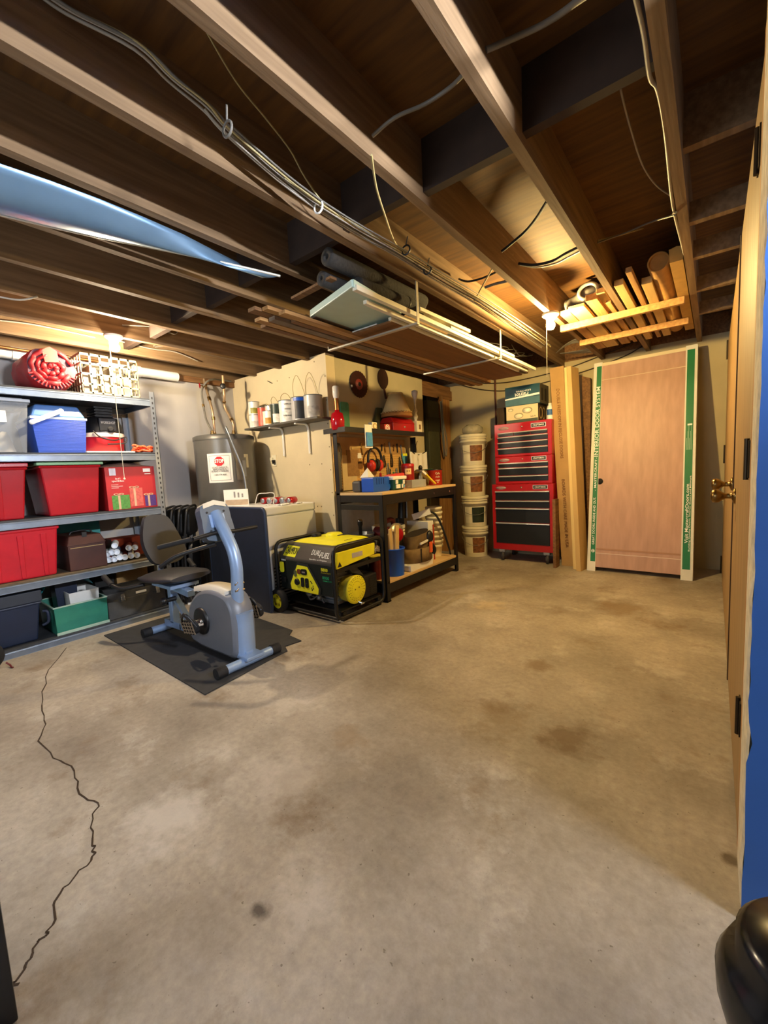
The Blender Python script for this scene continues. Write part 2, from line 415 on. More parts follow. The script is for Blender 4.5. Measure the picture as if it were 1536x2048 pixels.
# ------------------------------------------------------------------ steel shelving on the left wall
SX, SB, SY0, SY1 = -3.61, -4.19, .40, 1.62
LV = [1.785, 1.350, .905, .490, .055]
sh = thing('shelving_unit', 'five-tier black and galvanised steel shelving unit along the grey concrete wall', 'shelves', ((SX+SB)/2, (SY0+SY1)/2, 0))
M_shelf = mat('shelf_board', '#3a3d42', .6, .2, var=.15)
M_beam = mat('shelf_beam', '#76818f', .35, .5, var=.12)
for x, sx in ((SX, -1), (SB, 1)):
    for y, sy in ((SY0, 1), (SY1, -1)):
        mb = MB(sh); mb.box(min(x, x+.038*sx), max(x, x+.038*sx), min(y, y+.003*sy), max(y, y+.003*sy), 0, 1.84)
        mb.box(min(x, x+.003*sx), max(x, x+.003*sx), min(y, y+.038*sy), max(y, y+.038*sy), 0, 1.84)
        for i in range(44):
            z = .04+i*.0405
            mb.box(x+(.0002 if sx < 0 else -.0012), x+(.0012 if sx < 0 else -.0002), y+sy*.015, y+sy*.024, z, z+.018, mi=1)
        mb.build('post', [M_steel, M_inkk], sh)
for i, z in enumerate(LV):
    mb = MB(sh); mb.box(SB+.02, SX-.012, SY0+.01, SY1-.01, z-.014, z); mb.build('shelf', mat('chip_shelf', '#5b4f3c', .8, var=.2, scale=30) if i == 3 else M_shelf, sh)
    mb = MB(sh)
    for x in (SX, SB):
        s = -1 if x == SX else 1
        a, b = sorted((x+s*.004, x+s*.024))
        mb.box(a, b, SY0+.004, SY1-.004, z-.058, z-.012); mb.box(a-.004, b+.002, SY0+.004, SY1-.004, z-.022, z-.016); mb.box(a-.002, b+.002, SY0+.004, SY1-.004, z-.060, z-.054)
    for y in (SY0+.006, SY1-.022): mb.box(SB+.02, SX-.02, y, y+.016, z-.055, z-.013)
    mb.build('beam', M_beam, sh, bev=.002)
# --- helpers for containers
def bin_thing(name, label, cat, x0, x1, y0, y1, z, h, m, taper=.03, rim=.02, lidm=None, lidh=.03, ribs=0, group=None, bev=.012, open_=False, lido=.012, lidname='lid'):
    t = thing(name, label, cat, ((x0+x1)/2, (y0+y1)/2, z), group=group)
    mb = MB(t); p = taper
    b = [(x0+p, y0+p, z), (x1-p, y0+p, z), (x1-p, y1-p, z), (x0+p, y1-p, z)]; hh = h-(lidh if lidm else 0)
    T = [(x0, y0, z+hh), (x1, y0, z+hh), (x1, y1, z+hh), (x0, y1, z+hh)]
    if open_:
        e = .006; ti = [(x0+e, y0+e, z+hh), (x1-e, y0+e, z+hh), (x1-e, y1-e, z+hh), (x0+e, y1-e, z+hh)]
        bi = [(x0+p+e, y0+p+e, z+e), (x1-p-e, y0+p+e, z+e), (x1-p-e, y1-p-e, z+e), (x0+p+e, y1-p-e, z+e)]
        V8 = b+T+ti+bi
        mb.add([V(q) for q in V8], [(3, 2, 1, 0)]+[(i, (i+1) % 4, 4+(i+1) % 4, 4+i) for i in range(4)]+[(4+i, 4+(i+1) % 4, 8+(i+1) % 4, 8+i) for i in range(4)]+[(8+i, 8+(i+1) % 4, 12+(i+1) % 4, 12+i) for i in range(4)]+[(12, 13, 14, 15)])
    else: mb.hexa(b+T)
    if rim and not open_: 
        mb.box(x0-.008, x1+.008, y0-.008, y1+.008, z+hh-rim, z+hh-.001)
    mb.build('body', m, t, bev=bev if not open_ else 0)
    for i in range(ribs):
        y = y0+(y1-y0)*(i+.7)/(ribs+.4)
        f = p*.6
        MB(t).hexa([(x1-p-.004, y-.012, z+.01), (x1-p+.006, y-.012, z+.01), (x1-p+.006, y+.012, z+.01), (x1-p-.004, y+.012, z+.01), (x1-.006, y-.016, z+hh*.86), (x1+.006, y-.016, z+hh*.86), (x1+.006, y+.016, z+hh*.86), (x1-.006, y+.016, z+hh*.86)]).build('rib', m, t, bev=.003)
    if lidm:
        mb = MB(t); o = lido
        mb.box(x0-o, x1+o, y0-o, y1+o, z+hh, z+h-.008); mb.box(x0+.02, x1-.02, y0+.02, y1-.02, z+h-.009, z+h)
        mb.build(lidname, lidm, t, bev=.006)
    return t
G = None
# top shelf ----------------------------------------------------------
z = LV[0]+.0015
bag = thing('rolled_sleeping_bag', 'red rolled up sleeping bag beside the cream crate on the top shelf', 'sleeping bag', (-3.88, .965, z))
M_bag = mat('red_nylon', '#b3262b', .55, var=.15, scale=9, bump=.35); M_bagd = mat('plum_nylon', '#4a2036', .6, var=.2)
# bulky outer wrap, axis along X, spiral folds showing at the +X end
mb = MB(bag); prof = []
R = .148
for i in range(13):
    x = -4.10+i*.0375; row = []
    for j in range(36):
        t = 2*pi*j/36; rr = R*(1+.035*sin(5*t+i*.7)+.02*sin(9*t-i))*(.80 if i == 0 else .93 if i in (1, 12) else 1)
        row.append((x, .965+cos(t)*rr, z+.148+max(-.147, sin(t)*rr*1.0)))
    prof.append(row)
mb.grid(prof, cu=True); mb.add([V(p) for p in prof[0]], [tuple(range(36))]); mb.add([V(p) for p in prof[-1]], [tuple(range(36))], mi=1)
mb.build('roll', [M_bag, M_bagd], bag)
for q, (r0, r1, t0, t1, m) in enumerate(((.125, .100, .3, 5.9, M_bag), (.088, .060, 1.2, 7.2, M_bag), (.05, .012, 2.2, 9.0, M_bag))):
    mb = MB(bag); pts = []; 
    for i in range(40):
        t = t0+(t1-t0)*i/39; r = r0+(r1-r0)*i/39
        pts.append((-3.645+.012*sin(7*t), .965+cos(t)*r*(1+.05*sin(11*t)), z+.148+sin(t)*r))
    mb.tube(pts, .017, 8, squash=.7); mb.build('fold', m, bag)
mb = MB(bag)
for i in range(15):
    t = -2.75+i*.165; mb.cyl((-3.642, .965+cos(t)*.105, z+.148+sin(t)*.105), (-3.640, .965+cos(t)*.145, z+.148+sin(t)*.138), .006, n=6)
mb.build('gathered_hem', M_bag, bag)
mb = MB(bag); mb.prism([(-.03, -.01), (.05, .0), (.045, .075), (.005, .1), (-.04, .07)], (-3.634, .955, z+.19), Y1, Z1, X1*.012); mb.build('flap', mat('coral_nylon', '#d4483f', .5, var=.1), bag, bev=.004)
cr = thing('milk_crate', 'cream plastic milk crate of papers on the top shelf below the bulb', 'crate', (-3.82, 1.36, z))
x0, x1, y0, y1, h = -4.0, -3.66, 1.14, 1.535, .295
M_crate = mat('crate_cream', '#8f886c', .45, var=.03)
def lattice(mb, o, u, v, w, hh, nu, nv, t, n):   # rectangular lattice panel
    o, u, v, n = V(o), V(u), V(v), V(n)
    for i in range(nu+1):
        c = w*i/nu; a = max(0, c-.0065); b = min(w, c+.0065)
        mb.hexa([o+u*a, o+u*b, o+u*b+n*t, o+u*a+n*t, o+u*a+v*hh, o+u*b+v*hh, o+u*b+v*hh+n*t, o+u*a+v*hh+n*t])
    for j in range(nv+1):
        c = hh*j/nv; a = max(0, c-(.016 if j in (0, nv) else .006)); b = min(hh, c+(.016 if j in (0, nv) else .006))
        mb.hexa([o+v*a, o+u*w+v*a, o+u*w+v*a+n*t, o+v*a+n*t, o+v*b, o+u*w+v*b, o+u*w+v*b+n*t, o+v*b+n*t])
mb = MB(cr)
lattice(mb, (x1-.006, y0, z), Y1, Z1, y1-y0, h, 6, 4, .006, X1); lattice(mb, (x0, y0, z), Y1, Z1, y1-y0, h, 6, 4, .006, X1)
lattice(mb, (x0, y0, z), X1, Z1, x1-x0, h, 6, 4, .006, Y1); lattice(mb, (x0, y1-.006, z), X1, Z1, x1-x0, h, 6, 4, .006, Y1)
mb.box(x0, x1, y0, y1, z, z+.008)
mb.build('basket', M_crate, cr)
mb = MB(); 
for i in range(7): mb.box(x0+.03+i*.01, x1-.03-i*.012, y0+.02+.05*i, y0+.062+.05*i, z+.009, z+.15+.1*((i*37) % 10)/10)
single('paper_stack', mb, [mat('paper_tan', '#8d8068', .8, var=.3, scale=18)], 'tan papers and folders standing inside the cream milk crate', 'papers', (-3.83, 1.34, z+.009))
# second shelf -------------------------------------------------------
z = LV[1]+.0015
t = bin_thing('storage_tote', 'clear storage tote with a frosted white lid left of the blue cooler', 'storage box', -4.1, -3.66, .455, .81, z, .365, mat('clear_tote', '#c8ced4', .25, var=0, alpha=.28), taper=.03, rim=.015, lidm=mat('frost_lid', '#cfd5dc', .35, var=0, alpha=.85), lidh=.03)
MB(t).box(-3.672, -3.664, .655, .69, z+.20, z+.275).build('paper_label', M_white, t)
mb = MB(); rows = []
for i in range(9):
    row = []
    for j in range(9):
        row.append((-4.03+i*.038, .515+j*.027, z+.010+(0 if i in (0, 8) or j in (0, 8) else .12+.03*sin(i*1.9+j)+.02*cos(j*2.3))))
    rows.append(row)
single('folded_fabric', mb.grid(rows), mat('grey_cloth', '#a9a8a2', .9, var=.1), 'crumpled pale grey cloth inside the clear storage tote', 'cloth', (-3.87, .62, z+.008))
co = thing('cooler', 'blue picnic cooler with a white swing handle on the second shelf', 'cooler', (-3.86, .975, z))
M_cool = mat('cooler_blue', '#1c55c8', .4, var=.05); M_cl = mat('cooler_lid_blue', '#5580c0', .4, var=.05)
mb = MB(co); mb.hexa([(-4.05, .835, z), (-3.665, .835, z), (-3.665, 1.115, z), (-4.05, 1.115, z), (-4.06, .815, z+.235), (-3.655, .815, z+.235), (-3.655, 1.135, z+.235), (-4.06, 1.135, z+.235)])
for i in range(26): mb.box(-3.667+.0095*i/26, -3.660+.0095*i/26, .835-.02*i/26, 1.115+.02*i/26, z+.01+i*.0085, z+.0135+i*.0085)
mb.build('body', M_cool, co, bev=.004)
MB(co).box(-4.064, -3.650, .808, 1.142, z+.232, z+.25).build('rim', mat('cooler_rim', '#c9d6ea', .4, var=.02), co, bev=.004)
MB(co).hexa([(-4.06, .815, z+.25), (-3.655, .815, z+.25), (-3.655, 1.135, z+.25), (-4.06, 1.135, z+.25), (-4.03, .85, z+.335), (-3.685, .85, z+.335), (-3.685, 1.10, z+.335), (-4.03, 1.10, z+.335)]).build('lid', M_cl, co, bev=.012)
mb = MB(co); mb.bar((-3.64, .815, z+.205), (-3.64, .985, z+.292), .012, .03, up=(0, -.4, 1)); mb.sphere((-3.64, .985, z+.292), .017, sc=(.5, 1, 1)); mb.sphere((-3.64, .815, z+.205), .017, sc=(.5, 1, 1)); mb.bar((-4.07, .815, z+.205), (-4.07, .985, z+.292), .012, .03, up=(0, -.4, 1)); mb.bar((-4.07, .985, z+.292), (-3.64, .985, z+.292), .02, .012)
mb.build('handle', M_whitep, co, bev=.003)
va = thing('wet_dry_vacuum', 'black topped red shop vacuum next to the blue cooler', 'vacuum', (-3.87, 1.30, z+.011))
zz = z+.011
mb = MB(va); mb.lathe([(.128, 0), (.142, .02), (.150, .11), (.150, .125)], (-3.87, 1.30, zz), n=32); mb.build('tank', M_red, va)
mb = MB(va); mb.lathe([(.155, .118), (.155, .145), (.150, .150)], (-3.87, 1.30, zz), n=32); mb.build('tank_band', mat('pale_band', '#c8b3a4', .5, var=.1), va)
mb = MB(va); mb.lathe([(.150, .150), (.147, .20), (.125, .265), (.10, .275), (0, .276)], (-3.87, 1.30, zz), n=32); mb.box(-3.94, -3.72, 1.24, 1.36, zz+.16, zz+.262); mb.build('motor_head', M_black, va, bev=.006)
mb = MB(va)
for i in range(4): mb.box(-3.95, -3.78, 1.235, 1.365, zz+.276+i*.022, zz+.290+i*.022)
mb.box(-3.93, -3.80, 1.25, 1.35, zz+.27, zz+.35); mb.build('vent_cap', M_black, va, bev=.003)
mb = MB(va); mb.tube(spl([(-3.74, 1.20, zz+.16), (-3.71, 1.24, zz+.11), (-3.70, 1.33, zz+.09), (-3.73, 1.42, zz+.12), (-3.71, 1.40, zz+.07), (-3.71, 1.28, zz+.06)], 6), .005, 8); mb.lathe([(.012, -.006), (.022, 0), (.012, .006)], (-3.705, 1.31, zz+.175), (1, 0, 0)); mb.build('power_cord', M_blackm, va)
text('WORKSHOP', (-3.718, 1.30, zz+.225), Y1, Z1, .03, mat('grey_ink', '#9a9a9a', .6, var=0), va, width=.10)
mb = MB(); mb.box(-4.08, -3.63, 1.11, 1.44, z, z+.010); single('flat_cover', mb, M_whitep, 'flat white lid lying under the shop vacuum', 'lid', (-3.85, 1.28, z), bev=.003)
mb = MB(); pts = []
for i in range(70):
    t = i*.62; pts.append((-3.68+.035*sin(t*1.0)+.01*sin(i*.3), 1.515+.07*cos(t*.5+.3*sin(i*.13)), z+.011+.05*(i/70)*abs(sin(t*.41))+.004*(i % 3)))
single('cord_coil', mb.tube(spl(pts, 3), .0075, 7), M_orange, 'coiled orange cord on the second shelf beside the shop vacuum', 'cord', (-3.68, 1.515, z))
# third shelf --------------------------------------------------------
z = LV[2]+.0015
bin_thing('storage_tote', 'red storage tote with a red lid at the left end of the third shelf', 'storage box', -4.08, -3.665, .455, .755, z, .385, M_redp, taper=.035, lidm=M_redp, lidh=.035, ribs=1)
bin_thing('storage_tote', 'wide dark red storage tote with a pale green lid', 'storage box', -4.08, -3.645, .825, 1.185, z, .385, M_redp, taper=.03, lidm=mat('green_lid', '#7fae86', .45, var=.05), lidh=.028, lido=.02)
bx = thing('gift_carton', 'red carton printed with three wrapped gifts on the third shelf', 'box', (-3.87, 1.405, z))
by0, by1, bx1 = 1.215, 1.578, -3.652
MB(bx).box(-4.09, bx1, by0, by1, z, z+.335).build('carton', mat('red_carton', '#b01a20', .5, var=.06), bx, bev=.003)
def decal(t, y0, y1, z0, z1, m, X=None, nm='print'):
    X = bx1 if X is None else X
    return MB(t).box(X, X+.0012, y0, y1, z0, z1).build(nm, m, t)
decal(bx, 1.245, 1.29, z+.27, z+.325, mat('label_lilac', '#d9d6e6', .6, var=.02)); decal(bx, 1.49, 1.545, z+.29, z+.318, M_inkw); decal(bx, 1.50, 1.545, z+.272, z+.279, M_inkw)
M_gr, M_pk, M_pu, M_rb = mat('gift_green', '#4f8a3c', .6, var=.25, scale=60), mat('gift_coral', '#c75a50', .6, var=.25, scale=60), mat('gift_purple', '#4c2a72', .6, var=.2, scale=60), mat('ribbon_tan', '#c8a283', .6, var=.1)
for y0, y1, z0, z1, m in ((1.245, 1.37, .005, .115, M_gr), (1.375, 1.47, .02, .165, M_pk), (1.483, 1.568, .012, .10, M_pu)):
    o = decal(bx, y0, y1, z+z0, z+z1, m, bx1+.0006, 'gift_print')
    c = (y0+y1)/2-.012; MB(bx).box(bx1+.0018, bx1+.0026, c-.008, c+.008, z+z0, z+z1).build('ribbon', M_rb, o)
    mb = MB(bx)
    for s in (-1, 1): mb.lathe([(.014, 0), (.014, .002), (.008, .002), (.008, 0)], (bx1+.001, c+s*.018, z+z1+.008), (1, 0, 0), 14, sx=1.4, sy=.6)
    mb.build('bow', M_rb, o)
text('Set of 3\nLighted Gift Boxes', (bx1, 1.30, z+.235), Y1, Z1, .018, M_inkw, bx, width=.085)
for i in range(3): decal(bx, 1.25, 1.30+.03*(i % 2), z+.195-i*.012, z+.200-i*.012, mat('pale_red', '#dba9a4', .6, var=0))
mb = MB(); rows = []
for i in range(6):
    rows.append([(-4.02+i*.07, 1.20+j*.04, z+.337+.05*sin(pi*j/9)*sin(pi*i/5)*(1+.3*sin(i*3+j*2))) for j in range(10)])
single('brown_bag', mb.grid(rows), mat('brown_paper_bag', '#6e4f44', .85, var=.2), 'crumpled brown bag lying on top of the red gift carton', 'bag', (-3.85, 1.38, z+.337), solid=.004)
# fourth shelf -------------------------------------------------------
z = LV[3]+.0015
bin_thing('storage_tote', 'bright red lidless tote with raised ribs on the fourth shelf', 'storage box', -4.08, -3.655, .46, .885, z, .355, mat('bright_red_plastic', '#c81f2e', .3, var=.08), taper=.03, ribs=3, open_=False, rim=.03)
fb = thing('file_box', 'dark brown metal file box with a lid handle beside the bright red tote', 'box', (-3.86, 1.05, z))
M_brn = mat('brown_metal', '#4a2a22', .45, .2, var=.1)
MB(fb).box(-4.04, -3.665, .93, 1.17, z, z+.185).build('body', M_brn, fb, bev=.004)
mb = MB(fb); mb.hexa([(-4.046, .924, z+.185), (-3.659, .924, z+.185), (-3.659, 1.176, z+.185), (-4.046, 1.176, z+.185), (-4.03, .95, z+.255), (-3.69, .95, z+.255), (-3.69, 1.15, z+.255), (-4.03, 1.15, z+.255)]); mb.build('lid', mat('brown_metal_lid', '#55332a', .45, .2, var=.1), fb, bev=.006)
mb = MB(fb); mb.tube(spl([(-3.80, .985, z+.256), (-3.80, 1.0, z+.275), (-3.80, 1.06, z+.28), (-3.80, 1.115, z+.275), (-3.80, 1.13, z+.256)], 4), .006); mb.box(-3.70, -3.68, 1.03, 1.06, z+.24, z+.275); mb.build('handle', M_black, fb)
MB(fb).box(-3.6655, -3.664, .945, 1.155, z+.165, z+.170).build('edge_trim', M_gold, fb)
mb = MB(); mb.box(-4.13, -4.06, .93, 1.27, z, z+.335); single('teal_board_box', mb, M_teal, 'flat teal carton standing behind the brown file box', 'box', (-4.09, 1.1, z), bev=.003)
rolls = [(1.215, .075, 0), (1.225, .03, 1), (1.262, .028, 0), (1.25, .085, 0), (1.275, .135, 0), (1.302, .035, 0), (1.285, .082, 2), (1.34, .03, 1), (1.375, .10, 1), (1.385, .032, 0), (1.42, .095, 1), (1.43, .03, 1)]
M_rl = [mat('can_white', '#e4e8ee', .4, var=.05), mat('can_red', '#7a2a22', .5, var=.2), mat('can_blue', '#44597c', .4, var=.1)]
for i, (y, dz, c) in enumerate(rolls):
    r = .025
    t = thing('spray_can', ['white', 'red', 'blue'][c]+' capped spray can lying in the pile right of the brown file box' if 0 else 'spray can lying end-on in the pile beside the brown file box', 'can', (-3.79, y, z+dz-r), group='spray cans lying on the fourth shelf')
    mb = MB(t); mb.lathe([(r, -.11), (r, .05), (r*.9, .06)], (-3.79, y, z+dz), (1, -.38, 0), 16); mb.build('can', M_rl[c], t)
    mb = MB(t); mb.lathe([(r*.9, .058), (r*.92, .085), (r*.8, .088), (r*.66, .068), (0, .067)], (-3.79, y, z+dz), (1, -.38, 0), 16); mb.build('cap', M_rl[0], t)
mb = MB(); mb.box(-4.1, -3.93, 1.30, 1.56, z, z+.16); single('small_red_box', mb, mat('rust_card', '#8a2f22', .7, var=.2), 'rusty red carton behind the pile of spray cans', 'box', (-4.0, 1.43, z))
# bottom shelf -------------------------------------------------------
z = LV[4]+.0015
t = bin_thing('storage_tote', 'dark navy storage tote with a clip handle on the bottom shelf', 'storage box', -4.08, -3.665, .455, .735, z, .36, M_navy, taper=.03, lidm=mat('navy_lid', '#252c38', .5, var=.1), lidh=.085)
mb = MB(t); mb.tube(spl([(-3.66, .742, z+.20), (-3.65, .765, z+.19), (-3.655, .765, z+.12), (-3.67, .735, z+.10)], 4), .010); mb.build('handle', M_navy, t)
gb = bin_thing('metal_bin', 'open green metal bin holding trays on the bottom shelf', 'bin', -4.03, -3.645, .80, 1.13, z, .20, mat('sea_green_metal', '#2c7f6b', .45, .1, var=.12), taper=.005, open_=True)
mb = MB(gb); a = .0
for p, q in (((-4.03, .80), (-3.645, .80)), ((-3.645, .80), (-3.645, 1.13)), ((-3.645, 1.13), (-4.03, 1.13)), ((-4.03, 1.13), (-4.03, .80))): mb.cyl((p[0], p[1], z+.2), (q[0], q[1], z+.2), .006, n=8)
mb.box(-3.642, -3.638, .80, 1.13, z, z+.02); mb.build('rolled_rim', mat('pale_green_edge', '#a9c2ae', .5, var=.1), gb)
for i in range(2):
    bin_thing('plastic_tray', ['white rimmed dark tray lying in the green metal bin', 'dark blue tray tilted behind the white rimmed tray'][i], 'tray', -3.98+.02*i, -3.70-.12*i, [.91, .86][i], [1.10, 1.0][i], z+[.15, .21][i]-.14, [.26, .27][i], [M_whitep, M_navy][i], taper=.012, open_=True)
mb = MB(); rows = []
for i in range(5): rows.append([(-4.10+i*.07, .78+j*.04, z+.35+.05*sin(pi*j/8)+.015*sin(i*2+j*3)) for j in range(9)])
for r in rows: r[0] = (r[0][0], r[0][1], z+.29); r[-1] = (r[-1][0], r[-1][1], z+.29)
single('teal_bag', mb.grid(rows), mat('teal_film', '#2f9aa6', .35, var=.15), 'teal plastic bag draped over the back of the green bin', 'bag', (-3.95, .94, z+.29), solid=.003)
tb = thing('steel_toolbox', 'long grey steel toolbox with two clasps on the bottom shelf', 'toolbox', (-3.80, 1.36, z))
M_tb = mat('worn_grey_steel', '#4c4c4c', .5, .3, var=.25, scale=12)
MB(tb).box(-3.93, -3.66, 1.135, 1.572, z, z+.15).build('body', M_tb, tb, bev=.004)
MB(tb).prism([(-.135, 0), (.138, 0), (.138, .055), (.04, .09), (-.04, .09), (-.135, .055)], (-3.795, 1.132, z+.15), X1, Z1, Y1*.443).build('lid', M_tb, tb, bev=.003)
for y in (1.24, 1.505):
    mb = MB(tb); mb.box(-3.658, -3.648, y-.014, y+.014, z+.13, z+.19); mb.tube([(-3.646, y-.012, z+.175), (-3.64, y-.012, z+.135), (-3.64, y+.012, z+.135), (-3.646, y+.012, z+.175)], .003); mb.build('clasp', M_chrome, tb)
MB(tb).box(-3.6575, -3.655, 1.34, 1.42, z+.165, z+.183).build('name_plate', M_white, tb)
mb = MB(); mb.box(-4.12, -3.97, 1.32, 1.57, z, z+.36); single('carton', mb, M_card, 'plain tan carton behind the grey steel toolbox', 'box', (-4.05, 1.45, z), bev=.003)
mb = MB(); mb.box(-4.1, -3.97, 1.16, 1.30, z, z+.37); single('black_box', mb, mat('black_card', '#20201f', .8, var=.1), 'black box between the green bin and the tan carton', 'box', (-4.05, 1.23, z), bev=.003)
# a dark bag on the floor by the shelf foot
p = zp(-2, 1335, 0)
bb = thing('black_bag', 'black bag with a red drawstring on the floor at the shelving foot', 'bag', (p.x, p.y-.02, 0))
mb = MB(bb); mb.sphere((p.x, p.y-.04, .085), .085, sc=(1, .9, 1)); mb.build('sack', M_blackm, bb)
mb = MB(bb); mb.tube(spl([(p.x+.04, p.y+.03, .03), (p.x+.06, p.y+.045, .012), (p.x+.085, p.y+.045, .006), (p.x+.10, p.y+.05, .006)], 4), .005, 6); mb.build('drawstring', M_darkred, bb)
# ------------------------------------------------------------------ water heater in the corner
wh = thing('water_heater', 'tall grey electric water heater in the corner behind the freezer', 'water heater', (-3.865, 2.37, 0))
HX, HY, HR, HZ = -3.865, 2.37, .285, 1.53
M_wh = mat('heater_grey', '#6f6d68', .32, .35, var=.04)
mb = MB(wh); mb.lathe([(HR-.01, .03), (HR, .04), (HR, HZ-.05)], (HX, HY, 0), n=40); mb.build('tank', M_wh, wh)
mb = MB(wh); mb.lathe([(HR+.004, HZ-.05), (HR+.004, HZ-.012), (HR-.02, HZ), (0, HZ+.012)], (HX, HY, 0), n=40); mb.build('top_cap', mat('heater_cap', '#5b5a57', .4, .3, var=.04), wh)
mb = MB(wh); mb.lathe([(HR-.02, 0), (HR-.02, .03)], (HX, HY, 0), n=40); mb.build('base_ring', M_black, wh)
def on_tank(a, z, r=HR): return V((HX+cos(a)*r, HY+sin(a)*r, z))
def tank_panel(a0, a1, z0, z1, off, m, name, n=10, mi=0):
    mb = MB(wh); rows = []
    for i in range(n+1):
        a = a0+(a1-a0)*i/n; rows.append([on_tank(a, z0, HR+.0005), on_tank(a, z0, HR+off), on_tank(a, z1, HR+off), on_tank(a, z1, HR+.0005)])
    mb.grid(rows, sm=False); return mb.build(name, m, wh)
# sticker faces the camera: angle of the camera from the heater
ca = math.atan2(0-HY, 0-HX)
def ang(px, py):   # angle on the cylinder where the pixel's ray meets it
    o = V((0, 0, CAMH)); d = _ray(px, py); A = d.x**2+d.y**2; B = 2*(d.x*(o.x-HX)+d.y*(o.y-HY)); C = (o.x-HX)**2+(o.y-HY)**2-HR**2
    D = B*B-4*A*C
    if D < 0: return None, None
    t = (-B-math.sqrt(D))/(2*A); p = o+d*t; return math.atan2(p.y-HY, p.x-HX), p.z
(a0, z1), (a1, _), (_, z0) = ang(414, 908), ang(462, 905), ang(424, 966)
if a0 and a1:
    st = tank_panel(a0, a1, z0, z1, .002, M_white, 'warning_sticker')
    W = (a1-a0); zc = (z0+z1)/2; hh = z1-z0
    def stx(s, fz, size, m, wf, bold=0):
        am = (a0+a1)/2; o = on_tank(am, z0+hh*fz, HR+.004); r = V((-sin(am), cos(am), 0))
        return text(s, o, r, Z1, size, m, st, width=wf*W*HR, bold=bold)
    am = (a0+a1)/2; o = on_tank(am, z0+hh*.73, HR+.003); r = V((-sin(am), cos(am), 0)); nrm = V((cos(am), sin(am), 0))
    oc = [(.17*hh*cos(pi/8+i*pi/4), .17*hh*sin(pi/8+i*pi/4)) for i in range(8)]
    MB(wh).prism(oc, o, r, Z1, nrm*.001).build('stop_sign', M_inkr, st)
    stx('STOP', .73, hh*.17, M_inkw, .36, .03); 
    stx('DO NOT CHANGE OR', .52, hh*.085, M_inkk, .62); stx('SERVICE WATER IN', .455, hh*.075, M_inkk, .54); stx('OR PLACE A STANDARD', .39, hh*.085, M_inkk, .72); stx('1-800-774-4680', .27, hh*.07, M_inkk, .5)
    for fz0, fz1, fa0, fa1 in ((.07, .085, .08, .92), (.915, .93, .08, .92), (.07, .93, .08, .095), (.07, .93, .905, .92)):
        tank_panel(a0+W*fa0, a0+W*fa1, z0+hh*fz0, z0+hh*fz1, .0028, mat('thin_grey', '#8f8a86', .6, var=0), 'sticker_border', 6)
(b0, zb1), (b1, _), (_, zb0) = ang(470, 915), ang(490, 915), ang(474, 960)
tank_panel(b0, b1, zb0, zb1, .012, mat('heater_access', '#75736e', .3, .5, var=.03), 'access_panel', 4)
tank_panel(b0+(b1-b0)*.5, b0+(b1-b0)*.8, zb0+.03, zb1-.03, .03, M_steel, 'thermostat_cover', 3)
(c0, zc1), (c1, _), (_, zc0) = ang(487, 908), ang(495, 908), ang(490, 935)
if c0 and c1: tank_panel(c0, c1, zc0, zc1, .003, mat('yellowed_label', '#d4cba6', .6, var=.1), 'energy_label', 3)
# nipples and relief valve on the tank top
for dx, dy in ((-.13, -.02), (.0, -.12), (.10, .05)):
    mb = MB(wh); mb.cyl((HX+dx, HY+dy, HZ), (HX+dx, HY+dy, HZ+.05), .016); mb.lathe([(.021, .012), (.021, .03)], (HX+dx, HY+dy, HZ), n=8); mb.build('nipple', M_brass, wh)
mb = MB(wh); q = on_tank(ang(455, 880)[0] or 0, 1.5); mb.cyl((q.x-.03, q.y+.02, HZ-.02), (q.x, q.y, HZ+.05), .014); mb.tube(spl([(q.x, q.y, HZ+.05), (q.x+.03, q.y-.02, HZ+.045), (q.x+.09, q.y+.0, HZ-.12), (q.x+.14, q.y+.05, 1.15), (q.x+.16, q.y+.05, .90)], 6), .009); mb.build('relief_pipe', M_steel, wh)
# pipes rising from the tank to the ceiling
def pipe(label, pts, m, valve=None, vm=None, r=.012):
    t = thing('water_pipe', label, 'pipe', pts[0])
    mb = MB(t); mb.tube(spl(pts, 8), r, 10); mb.build('tube', m, t)
    mb = MB(t)
    for f in (0.25, .5):
        P = spl(pts, 8); i = int(f*(len(P)-2)); mb.cyl(P[i], P[i].lerp(P[i+1], .99), r*1.5)
    mb.build('coupling', M_brass, t)
    if valve:
        v, d = V(valve[0]), V(valve[1]); mb = MB(t); mb.cyl(v, v+d*.045, .007); mb.sphere(v, .02); mb.build('valve_body', M_brass, t)
        mb = MB(t); mb.lathe([(.010, 0), (.026, .003), (.028, .009), (.018, .013), (0, .013)], v+d*.045, d, 12); mb.build('valve_handle', vm, t)
p1 = yp(418, 866, 2.3); top1 = yp(396, 732, 2.3); v1 = yp(401, 770, 2.3)
pipe('copper pipe with a red round valve rising from the water heater', [(HX-.13, HY-.02, HZ+.05), (HX-.135, HY-.02, 1.80), (v1.x, HY-.02, v1.z), (top1.x, HY-.02, 2.13)], mat('pipe_tan', '#b59a78', .35, .6, var=.15, scale=5), ((v1.x, HY-.02, v1.z), (-.6, -.8, 0)), M_redp)
v2 = yp(430, 772, 2.3)
pipe('copper pipe with a black round valve rising from the water heater', [(HX+.10, HY+.05, HZ+.05), (HX+.10, HY+.05, 1.66), (HX+.0, HY+.04, 1.82), (v2.x, HY+.02, 1.92), (v2.x, HY+.02, v2.z), (yp(428, 745, 2.3).x, HY+.02, 2.12)], mat('pipe_tan', '#b59a78', .35, .6), ((v2.x, HY+.02, v2.z), (.8, -.6, 0)), M_black)
